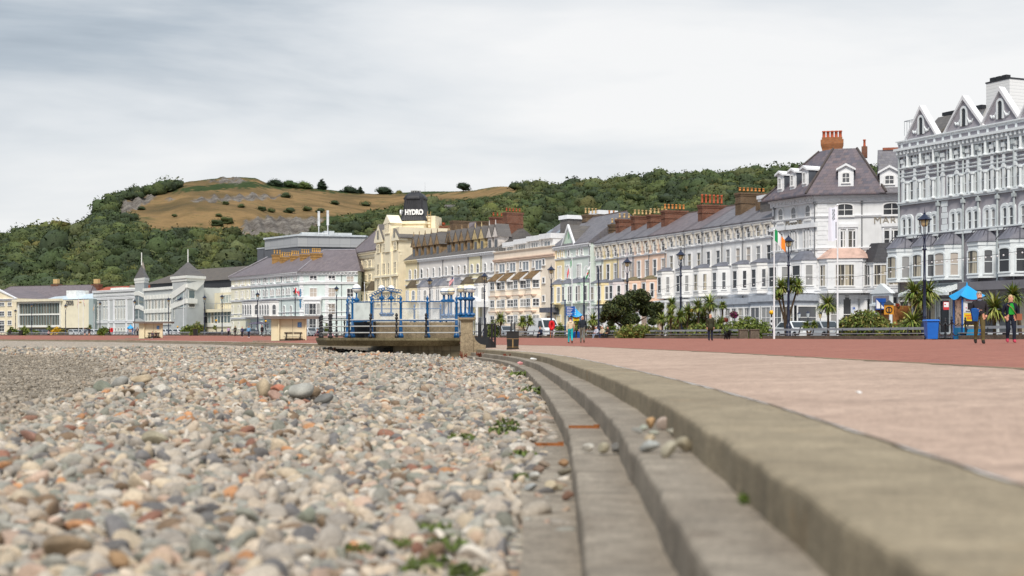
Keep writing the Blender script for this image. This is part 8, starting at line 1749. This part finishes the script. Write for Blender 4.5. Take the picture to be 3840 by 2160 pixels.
flag('green white and red tricolour flag on a white pole in front of the mint house', 2145, 150, 955, .3, 2127, 2147, 972, 1048, tri, [FG,FWH,FRE], hang=.7)
def dragon(u, v): return 2 if (abs(u-.5) < .3 and abs(v-.5) < .22 and math.sin(u*17+v*9)+math.sin(v*23-u*6) > -.4) else (0 if v < .5 else 1)
flag('white over green flag with a red dragon on a white pole', 2213, 148, 988, .3, 2196, 2215, 996, 1056, dragon, [FWH,FG,FRE], hang=.6)
flag('red and white striped flag with a blue corner rising behind the globe lamps', 1702, 200, 1030, .3, 1684, 1703, 1036, 1076, lambda u, v: 2 if (u < .45 and v < .5) else int(v*9)%2, [FRE,FWH,FBL], hang=.6)
def leaf(u, v):
    x, y = (u-.5)*4.2, (v-.5)*2.4; r = math.hypot(x, y); th = math.atan2(y, x); return 0 if (u < .27 or u > .73 or r < .45+.28*abs(math.cos(2.5*(th+PI/2)))) else 1
flag('red and white maple leaf flag flying from a lamp post', 1107, 224.4, 1078, .5, 1093, 1123, 1080, 1113, leaf, [FRE,FWH], pole=False, hang=.45)
def union(u, v):
    x, y = u-.5, v-.5
    if abs(x) < .07 or abs(y) < .1: return 0
    if abs(x) < .12 or abs(y) < .17: return 1
    d = abs(abs(x)-abs(y)); return 0 if d < .04 else (1 if d < .11 else 2)
flag('union flag hanging from a white pole in front of the venue', 295, 318, 1110, .5, 290, 300, 1114, 1158, union, [FRE,FWH,FBL], hang=.7)
flag('red white and green flag hanging from a white pole right of the union flag', 312, 316, 1120, .5, 308, 318, 1123, 1160, lambda u, v: (0,1,2)[min(2,int(v*3))], [FRE,FWH,FG], hang=.7)
flag('golden yellow flag on a white pole in front of the grey hall', 353, 311, 1142, .5, 349, 357, 1147, 1168, lambda u, v: 0, [paint('flag_gold', S(214,168,76))], hang=.6)
flag('bare looking white flag pole with a slim furled flag in front of the theatre tower', 688, 290, 1100, .5, 686, 690, 1102, 1112, lambda u, v: 0, [FWH], hang=.6)
flag('slim furled pale flag on a pole in front of the domed hotel', 1367, 240, 1060, .4, 1365, 1369, 1062, 1074, lambda u, v: 0, [FWH], hang=.6)
# ------------------------------------------------------------------ people and the dog: one skinned surface each
def skinned(name, nodes, edges, rad, zones, parent, mats, sub=2, extra=None):
    """nodes {name:(x,y,z)}, edges [(a,b)], rad {name:(rx,ry)}, zones {(a,b): material index}"""
    keys = list(nodes); me = bpy.data.meshes.new('tmp'); me.from_pydata([nodes[k] for k in keys], [(keys.index(a), keys.index(b)) for a, b in edges], [])
    o = bpy.data.objects.new('tmp', me); COL.objects.link(o); sk = o.modifiers.new('skin', 'SKIN'); sk.use_smooth_shade = True; sk.branch_smoothing = .4
    for i, k in enumerate(keys): v = me.skin_vertices[0].data[i]; v.radius = rad[k]; v.use_root = (i == 0)
    ss = o.modifiers.new('sub', 'SUBSURF'); ss.levels = ss.render_levels = sub
    bpy.context.view_layer.update(); ev = o.evaluated_get(bpy.context.evaluated_depsgraph_get()); res = bpy.data.meshes.new_from_object(ev); bpy.data.objects.remove(o)
    segs = [(Vector(nodes[a]), Vector(nodes[b]), zones.get((a,b), 0)) for a, b in edges]
    res.materials.clear()
    for m in mats: res.materials.append(m)
    for p in res.polygons:
        c = p.center; best = 9e9
        for a, b, z in segs:
            d = b-a; t = max(0, min(1, (c-a).dot(d)/max(d.length_squared, 1e-9))); q = (c-(a+d*t)).length
            if q < best: best = q; zi = z
        p.material_index = zi; p.use_smooth = True
    if extra:
        bm_ = extra; base = len(res.vertices)
    res.name = name; return link(name, res, parent)
SKINM = paint('skin', S(214,160,134), .55, .05, 4)
def mcol(c): return paint('cloth_%02x%02x%02x' % c, S(*c), .85, .14, 9, .15)
def person(label, px, Y, h, face, pose='stand', top=(60,60,70), legs=(50,50,60), shoes=(40,36,36), hair=(90,70,50), skin=None, coat=False, seat=None, shorts=False, stride=.22, arms='swing', bag=None, bald=False, hand_fingers=False, hand_to=None, loc=None, group=None, collar=None, inner=None, hood=None, stoc=1.0):
    """face: heading in degrees, 0 = towards the camera, 180 = away, 90 = to the photo's right"""
    loc = loc or gp(px, Y); t_ = thing('person', label, 'person', loc, R(face), group); k = h/1.75; N = {}; Rr = {}
    up = Vector((0,0,1))
    hz = .93
    if pose == 'sit': hz = .50
    N['pelvis'] = (0,0,hz); N['waist'] = (0,.0,hz+.16); N['chest'] = (0,.01,hz+.38); N['neck'] = (0,.0,hz+.53); N['jaw'] = (0,-.02,hz+.615); N['skull'] = (0,-.005,hz+.70); N['crown'] = (0,.0,hz+.765)
    if pose == 'sit': 
        for q, dy in (('waist',-.02),('chest',-.06),('neck',-.09),('jaw',-.12),('skull',-.11),('crown',-.10)): x, y, z = N[q]; N[q] = (x, y+dy, z)
    for sd, sg in (('L',1),('R',-1)):
        N['hip'+sd] = (.095*sg, 0, hz-.04)
        if pose == 'sit': N['knee'+sd] = (.11*sg,-.44,.49); N['ankle'+sd] = (.11*sg,-.42-.1*(sg+1),.09); N['toe'+sd] = (.12*sg,-.58-.1*(sg+1),.045); N['heel'+sd] = (.11*sg,-.38-.1*(sg+1),.05)
        elif pose == 'cycle': N['knee'+sd] = (.1*sg,-.32,.80-.12*sg); N['ankle'+sd] = (.1*sg,-.10-.1*sg,.38-.12*sg); N['toe'+sd] = (.1*sg,-.26-.1*sg,.33-.12*sg); N['heel'+sd] = (.1*sg,-.05-.1*sg,.36-.12*sg)
        else:
            st = stride*sg if pose == 'walk' else .02*sg; fw = -st; back = fw > 0
            N['knee'+sd] = (.095*sg, fw*.42-(.07 if pose == 'walk' else .015), .50); ly = fw; lz = .085 if not back else .085+abs(st)*.42
            N['ankle'+sd] = (.095*sg, ly, lz); N['heel'+sd] = (.095*sg, ly+.05, max(.04, lz-.045)); N['toe'+sd] = (.105*sg, ly-.15, .04 if not back else .035)
        shz = hz+.455; N['sho'+sd] = (.175*sg, N['chest'][1]+.01, shz)
        sw = (.17*sg if pose == 'walk' else .03)*(1 if arms == 'swing' else 0)
        if pose == 'cycle': N['elb'+sd] = (.22*sg,-.22,shz-.22); N['wri'+sd] = (.2*sg,-.42,shz-.36); N['han'+sd] = (.2*sg,-.49,shz-.38)
        elif pose == 'sit': N['elb'+sd] = (.23*sg,-.1,shz-.26); N['wri'+sd] = (.12*sg,-.3,hz+.13); N['han'+sd] = (.08*sg,-.36,hz+.13)
        elif arms == 'pockets' or (arms == 'carryR' and sd == 'L'): N['elb'+sd] = (.27*sg,.06,shz-.29); N['wri'+sd] = (.215*sg,-.06,hz+.02); N['han'+sd] = (.19*sg,-.09,hz-.05)
        elif arms == 'carryR' and sd == 'R': N['elb'+sd] = (.26*sg,.04,shz-.28); N['wri'+sd] = (.16*sg,-.2,shz-.27); N['han'+sd] = (.07*sg,-.23,shz-.27)
        else: N['elb'+sd] = (.235*sg,.02+sw*.35,shz-.29); N['wri'+sd] = (.235*sg,-.03+sw,shz-.53); N['han'+sd] = (.225*sg,-.06+sw*1.15,shz-.61)
    for q in N: N[q] = tuple(v*k for v in N[q])
    fat = stoc
    base = dict(pelvis=(.165*fat,.115*fat), waist=(.15*fat,.11*fat), chest=(.17*fat,.12*fat), neck=(.062,.062), jaw=(.068,.078), skull=(.078,.094), crown=(.05,.06), hip=(.092,.095), knee=(.062,.066), ankle=(.046,.05), heel=(.042,.042), toe=(.042,.03), sho=(.078*fat,.072), elb=(.052,.05), wri=(.038,.036), han=(.036,.026))
    if coat: base['pelvis'] = (.19*fat,.15*fat); base['hip'] = (.1,.1)
    for q in N: b_ = base.get(q) or base[q[:-1]]; Rr[q] = (b_[0]*k*1.16, b_[1]*k*1.16)
    Ed = [('pelvis','waist'),('waist','chest'),('chest','neck'),('neck','jaw'),('jaw','skull'),('skull','crown')]
    Zn = {('pelvis','waist'):1,('waist','chest'):1,('chest','neck'):1,('neck','jaw'):0,('jaw','skull'):0,('skull','crown'):0}
    for sd in 'LR':
        Ed += [('pelvis','hip'+sd),('hip'+sd,'knee'+sd),('knee'+sd,'ankle'+sd),('ankle'+sd,'heel'+sd),('ankle'+sd,'toe'+sd),('chest','sho'+sd),('sho'+sd,'elb'+sd),('elb'+sd,'wri'+sd),('wri'+sd,'han'+sd)]
        Zn.update({('pelvis','hip'+sd):1 if coat else 2,('hip'+sd,'knee'+sd):2,('knee'+sd,'ankle'+sd):0 if shorts else 2,('ankle'+sd,'heel'+sd):3,('ankle'+sd,'toe'+sd):3,('chest','sho'+sd):1,('sho'+sd,'elb'+sd):1,('elb'+sd,'wri'+sd):1,('wri'+sd,'han'+sd):0})
    sm = skin or SKINM; body = skinned('body', N, Ed, Rr, Zn, t_, [sm, mcol(top), mcol(legs), mcol(shoes)], 2)
    if coat: # the coat skirt hangs below the hips
        m = MB(); a, b_ = N['waist'][2], N['hipL'][2]-.22*k; m.lathe([(.165*k*fat,a),(.2*k*fat,(a+b_)/2),(.215*k*fat,b_)], (0,.005,0), 14)
        for i in range(len(m.v)): x, y, z = m.v[i]; m.v[i] = (x, y*.78, z)
        obj('coat_skirt', m, mcol(top), t_, smooth=True)
    hc = Vector(N['skull'])
    m = MB()
    if not bald:
        m.ball((hc.x, hc.y+.018*k, hc.z+.022*k), .094*k, 12, 9, (.95,1.08,1.0)); hb = []
        keep = [(f, mi) for f, mi in zip(m.f, m.m) if any(not (m.v[i][1] < hc.y-.035*k and m.v[i][2] < hc.z+.045*k) for i in f)]; m.f = [f for f, _ in keep]; m.m = [q for _, q in keep]; obj('hair', m, mcol(hair), t_, smooth=True)
    else:
        m.tube([(hc.x+.08*k*math.cos(a), hc.y+.095*k*math.sin(a), hc.z-.02*k) for a in [0.0+PI*q/8 for q in range(9)]], .022*k, 6); obj('hair', m, mcol(hair), t_, smooth=True)
    f_ = MB(); f_.ball((0, hc.y-.098*k, hc.z-.02*k), .017*k, 6, 5, (.8,1.1,1.3)); f_.ball((.082*k, hc.y+.005*k, hc.z-.015*k), .022*k, 6, 5, (.5,.8,1.3)); f_.ball((-.082*k, hc.y+.005*k, hc.z-.015*k), .022*k, 6, 5, (.5,.8,1.3)); obj('face_features', f_, sm, t_, smooth=True)
    e_ = MB()
    for sg in (-1,1): e_.ball((.032*k*sg, hc.y-.083*k, hc.z+.012*k), .011*k, 6, 4); e_.box(.032*k*sg-.02*k, .032*k*sg+.02*k, hc.y-.094*k, hc.y-.08*k, hc.z+.03*k, hc.z+.036*k)
    obj('eyes', e_, paint('eye_dark', S(70,54,48)), t_); mo = MB(); mo.box(-.024*k, .024*k, hc.y-.092*k, hc.y-.08*k, hc.z-.066*k, hc.z-.056*k); obj('mouth', mo, paint('lip', S(176,100,92)), t_)
    for sd, sg in (('L',1),('R',-1)):           # five separate fingers on each hand, slightly curled
        w, ha = Vector(N['wri'+sd]), Vector(N['han'+sd]); d = (ha-w).normalized(); side = Vector((0,1,0)) if abs(d.y) < .7 else Vector((0,0,1)); inn = Vector((-sg,0,0)); g_ = MB()
        for q, (off_, ln) in enumerate(((-.030,.062),(-.010,.075),(.010,.07),(.029,.055))): b0 = ha+side*off_*k+d*.015*k; g_.tube([b0, b0+d*ln*.5*k, b0+d*ln*.85*k+inn*.022*k, b0+d*ln*k+inn*.04*k], [.0095*k,.009*k,.008*k,.006*k], 5)
        b0 = w+(ha-w)*.55+side*-.03*k; g_.tube([b0, b0+d*.03*k-side*.028*k, b0+d*.06*k-side*.03*k+inn*.015*k], [.012*k,.0105*k,.008*k], 5)
        obj('fingers', g_, sm, t_, smooth=True)
    if collar: c_ = MB(); n_ = Vector(N['neck']); c_.lathe([(.075*k,n_.z-.05*k),(.085*k,n_.z-.0*k),(.07*k,n_.z+.02*k)], (n_.x,n_.y,0), 10); obj('collar', c_, mcol(collar), t_, smooth=True)
    if inner: c_ = MB(); ch, wa = Vector(N['chest']), Vector(N['waist']); y = ch.y-.135*k*fat; c_.add([(-.045*k,y+.02*k,ch.z+.12*k),(.045*k,y+.02*k,ch.z+.12*k),(.085*k,y-.012*k,ch.z-.02*k),(.1*k,wa.y-.128*k*fat,wa.z-.06*k),(-.1*k,wa.y-.128*k*fat,wa.z-.06*k),(-.085*k,y-.012*k,ch.z-.02*k)], [(0,1,2,5),(5,2,3,4)]); c_.add([(v[0],v[1]+.03,v[2]) for v in c_.v], [(3,2,1,0),(5,4,3,2)]); obj('shirt_front', c_, mcol(inner), t_)
    if hood: c_ = MB(); n_ = Vector(N['neck']); c_.ball((0,n_.y+.08*k,n_.z-.05*k), .11*k, 10, 7, (1.1,.7,.8)); obj('hood', c_, mcol(hood), t_, smooth=True)
    return t_, N, k
PPL = 'people on the promenade'
# the couple walking towards us on the right
t_, N, k = person('grey haired man in a dark jumper and olive trousers carrying a blue coat', 3672, 47, 1.76, -8, 'walk', (52,50,54), (96,86,56), (48,44,42), (150,144,136), arms='carryR', stride=.16, collar=(120,130,150), stoc=1.2, hand_fingers=True)
m = MB(); wr = Vector(N['wriR']); m.prism_z([(-.07,-.09),(.07,-.09),(.1,.09),(-.08,.09)], -.36, .04, [(-.13,-.09),(.13,-.09),(.13,.08),(-.13,.08)]); 
m.v = [(x+.02*math.sin(z*14), y+.015*math.sin(x*30), z) for x, y, z in m.v]; m.ball((0,0,.03), .09, 10, 6, (1.2,.95,.5)); c0 = obj('carried_coat', m, mcol((34,84,150)), None, (0,0,0)); bpy.context.view_layer.update()
cw = t_.matrix_world @ (Vector((wr.x-.03, wr.y-.02, wr.z+.0))); c0.location = cw; c0.rotation_euler = (0,0,R(-8)); tag(c0, 'bright blue coat draped over the forearm of the man in the dark jumper', 'coat')
t_, N, k = person('woman with short fair hair in a navy jacket over a bright green top', 3790, 48.5, 1.66, -6, 'walk', (34,36,50), (34,40,54), (186,70,90), (196,170,130), arms='pockets', stride=.12, stoc=1.15, inner=(44,160,60), collar=(40,42,54))
m = MB(); m.tube([(-.13,-.07,N['sho'+'R'][2]-.0),(-.02,-.175,N['chest'][2]-.03),(.12,-.17,N['waist'][2]-.02),(.2,-.1,N['pelvis'][2])], .012, 5); o = obj('bag_strap', m, paint('tan_leather', S(150,116,80)), None); bg_ = MB(); bg_.box(-.09,.09,-.05,.05,-.12,.1); o2 = obj('shoulder_bag', bg_, paint('brown_leather', S(150,92,66), .5), None)
bpy.context.view_layer.update(); o2.location = t_.matrix_world @ Vector((.25,-.1,N['pelvis'][2]+.02)); tag(o2, 'brown leather shoulder bag hanging at the hip of the woman in the green top', 'bag'); o.parent = o2; o.location = tuple(Vector((-.25,.1,-N['pelvis'][2]-.02)))
# the couple walking away
person('woman in a beige hooded coat and turquoise trousers walking away', 2139, 89, 1.68, 182, 'walk', (214,200,172), (40,178,186), (120,70,60), (110,84,70), stride=.2, hood=(220,206,180), coat=False, stoc=1.12)
person('bald man in a dark quilted jacket and grey trousers walking away', 2184, 90, 1.76, 178, 'walk', (44,50,58), (118,118,108), (120,106,94), (200,180,170), stride=.2, bald=True, stoc=1.15)
person('blonde woman in a long dark green parka standing by the bench', 2664, 88, 1.68, 8, 'stand', (58,58,44), (40,44,62), (40,38,42), (206,178,140), coat=True, stride=.02, collar=(150,140,120))
# seated people
def seat_at(px, off=-.18): Y = Yat(px); p = wallpt(Y, .12); return (p.x+off, p.y-.12, p.z-.13)
person('man in a navy jacket sitting hunched on the bench in front of the white van', 2030, 0, 1.72, -40, 'sit', (44,52,72), (34,36,50), (60,60,66), (150,110,86), loc=seat_at(2030))
person('person in a pale lilac jacket lounging on the bench below the dark tree', 2240, 0, 1.68, -50, 'sit', (196,198,212), (130,140,156), (220,214,216), (190,190,194), loc=seat_at(2240))
person('person in a cream jacket and white cap sitting beside the lilac jacket', 2262, 0, 1.68, -45, 'sit', (206,194,170), (50,54,74), (196,140,120), (226,214,206), loc=seat_at(2262))
person('dark haired person half hidden at the right of the resting pair', 2274, 0, 1.66, -40, 'sit', (60,54,52), (40,40,44), (60,50,46), (40,36,38), loc=seat_at(2274, .0))
person('person in a pinkish top sitting on the far bench by the yellow gorse', 183, 0, 1.7, 10, 'sit', (190,160,160), (50,46,50), (200,196,196), (110,80,66), loc=seat_at(183))
sx = lambda px, Y: (XP(px,Y), Y+.22, float(ground(XP(px,Y),Y))-.06)
person('person in a dark plum coat sitting on the left of the shelter bench', 571, 238, 1.66, 0, 'sit', (78,70,84), (60,58,66), (200,196,196), (90,76,66), loc=sx(571,238)); person('person in a dark brown coat sitting on the right of the shelter bench', 585, 238, 1.66, 0, 'sit', (66,56,52), (40,38,40), (60,56,56), (140,96,70), loc=sx(584,238))
# far walkers on the left
for l, px, Y, h, fc, top, legs, sh, hair, kw in [
  ('far walker in a grey top and shorts with a companion in navy',318,303,1.7,175,(120,130,140),(70,74,86),(120,80,60),(150,120,90),dict(shorts=True)),('far walker in a navy top and shorts right of the one in grey',334,302,1.74,180,(46,50,66),(80,76,70),(150,100,80),(60,50,46),dict(shorts=True)),
  ('lone man in a dark navy coat standing by the small lifebuoy',410,296,1.76,90,(44,46,62),(34,34,44),(40,38,40),(80,70,64),{}),('person in grey blue walking left of the farther shelter',504,282,1.7,178,(120,130,146),(112,118,130),(150,146,146),(110,90,80),{}),('person in black with a pale front beside the one in grey blue',515,281,1.74,0,(56,50,54),(36,36,42),(60,56,56),(70,56,50),dict(inner=(190,160,150))),
  ('woman in a lilac cardigan among the walkers in front of the aqua hotel',857,236,1.62,178,(178,150,184),(36,34,44),(190,186,190),(80,64,60),{}),('man in a dark olive jacket among the walkers',882,234,1.76,182,(62,62,52),(44,40,44),(50,46,46),(90,96,60),{}),('woman in a navy jacket with a pale bag among the walkers',908,214,1.66,0,(70,72,100),(36,36,44),(206,180,180),(160,110,86),{}),('man in a light blue T-shirt and dark trousers among the walkers',933,206,1.78,0,(112,160,200),(44,44,60),(220,216,220),(110,84,66),{})]:
    person(l, px, Y, h, fc, 'walk', top, legs, sh, hair, group=PPL, stride=.16, **kw)
t_, N, k = person('cyclist in black pushing along beside a bicycle in front of the nearer shelter', 983, 222, 1.76, 20, 'walk', (46,40,46), (40,38,44), (200,190,190), (150,90,70), stride=.24, group=PPL)
def bicycle(label, px, Y, rz):
    t_ = thing('bicycle', label, 'bicycle', gp(px, Y), rz); FRB = paint('bike_black', S(40,42,50), .4)
    for x in (-.52,.52): m = MB(); m.tube([(x+.33*math.cos(2*PI*q/20), 0, .34+.33*math.sin(2*PI*q/20)) for q in range(21)], .022, 5); o = obj('wheel', m, TYRE, t_); sp2 = MB(); [sp2.tube([(x,0,.34),(x+.32*math.cos(2*PI*q/10),0,.34+.32*math.sin(2*PI*q/10))], .004, 3) for q in range(10)]; obj('spokes', sp2, RIM, o)
    m = MB(); [m.tube([a_, c_], .02, 5) for a_, c_ in (((-.52,0,.34),(-.05,0,.3)),((-.05,0,.3),(-.2,0,.85)),((-.2,0,.82),(.36,0,.8)),((-.05,0,.3),(.36,0,.74)),((-.52,0,.34),(-.18,0,.78)),((.52,0,.34),(.34,0,.95)))]; obj('frame', m, FRB, t_); m = MB(); m.tube([(.3,-.28,1.0),(.36,0,.98),(.3,.28,1.0)], .015, 5); obj('handlebar', m, FRB, t_); m = MB(); m.ball((-.22,0,.92), .12, 8, 5, (1.1,.6,.35)); obj('saddle', m, INK, t_)
bicycle('dark bicycle beside the cyclist in black', 1004, 221, R(15)); bicycle('second dark bicycle leaning by the nearer shelter', 1031, 224, R(-30))
person('person in navy bending by the wall between the shelter and the bandstand', 1200, 192, 1.7, -90, 'sit', (48,56,84), (120,70,80), (80,60,60), (80,64,56), loc=seat_at(1196)); person('person in a pale pink top sitting behind the black bandstand posts', 1240, 0, 1.66, 0, 'sit', (214,170,180), (170,176,190), (210,206,206), (110,84,70), loc=gp(1240,130))
# black dog sitting by the bench
Y = 92; t_ = thing('dog', 'fluffy black dog standing by the bench behind the woman in the parka', 'dog', gp(2727, Y), R(-65)); BLKF = paint('black_fur', S(30,28,30), .9, .3, 20)
N = dict(chest=(.14,0,.34), belly=(-.05,0,.35), rump=(-.2,0,.36), neck=(.22,0,.45), head=(.29,0,.51), muzzle=(.37,0,.485), nose=(.41,0,.478), tail1=(-.29,0,.44), tail2=(-.33,0,.54)); Rr = dict(chest=(.115,.12), belly=(.095,.1), rump=(.1,.11), neck=(.075,.08), head=(.075,.072), muzzle=(.04,.038), nose=(.024,.022), tail1=(.045,.045), tail2=(.03,.03)); Ed = [('chest','belly'),('belly','rump'),('chest','neck'),('neck','head'),('head','muzzle'),('muzzle','nose'),('rump','tail1'),('tail1','tail2')]
for sd, y in (('l',.065),('r',-.065)):
    N.update({'fs'+sd:(.15,y,.26),'fk'+sd:(.145,y,.14),'fp'+sd:(.16,y,.03),'hh'+sd:(-.19,y,.27),'hk'+sd:(-.13,y,.2),'ho'+sd:(-.24,y,.12),'hp'+sd:(-.21,y,.03),'ear'+sd:(.27,y*1.1,.55),'ear2'+sd:(.27,y*1.55,.47)}); Rr.update({'fs'+sd:(.055,.055),'fk'+sd:(.038,.038),'fp'+sd:(.036,.036),'hh'+sd:(.065,.065),'hk'+sd:(.05,.05),'ho'+sd:(.034,.034),'hp'+sd:(.036,.036),'ear'+sd:(.03,.03),'ear2'+sd:(.03,.02)}); Ed += [('chest','fs'+sd),('fs'+sd,'fk'+sd),('fk'+sd,'fp'+sd),('rump','hh'+sd),('hh'+sd,'hk'+sd),('hk'+sd,'ho'+sd),('ho'+sd,'hp'+sd),('head','ear'+sd),('ear'+sd,'ear2'+sd)]
skinned('body', N, Ed, Rr, {}, t_, [BLKF], 2)
fu = leafcloud([N['chest'],N['belly'],N['rump'],N['neck'],N['head']], [(.13,.13,.13)]*5, 700, .035, [S(34,32,34),S(24,22,24)], VR, .85); link('fur', npmesh('fur', fu[0], fu[1], M_FOLN, fu[2], smooth=False), t_)
for o in list(bpy.data.objects):                     # nothing is left hanging without users
    if o.type == 'MESH' and o.data and len(o.data.vertices) == 0: bpy.data.objects.remove(o)
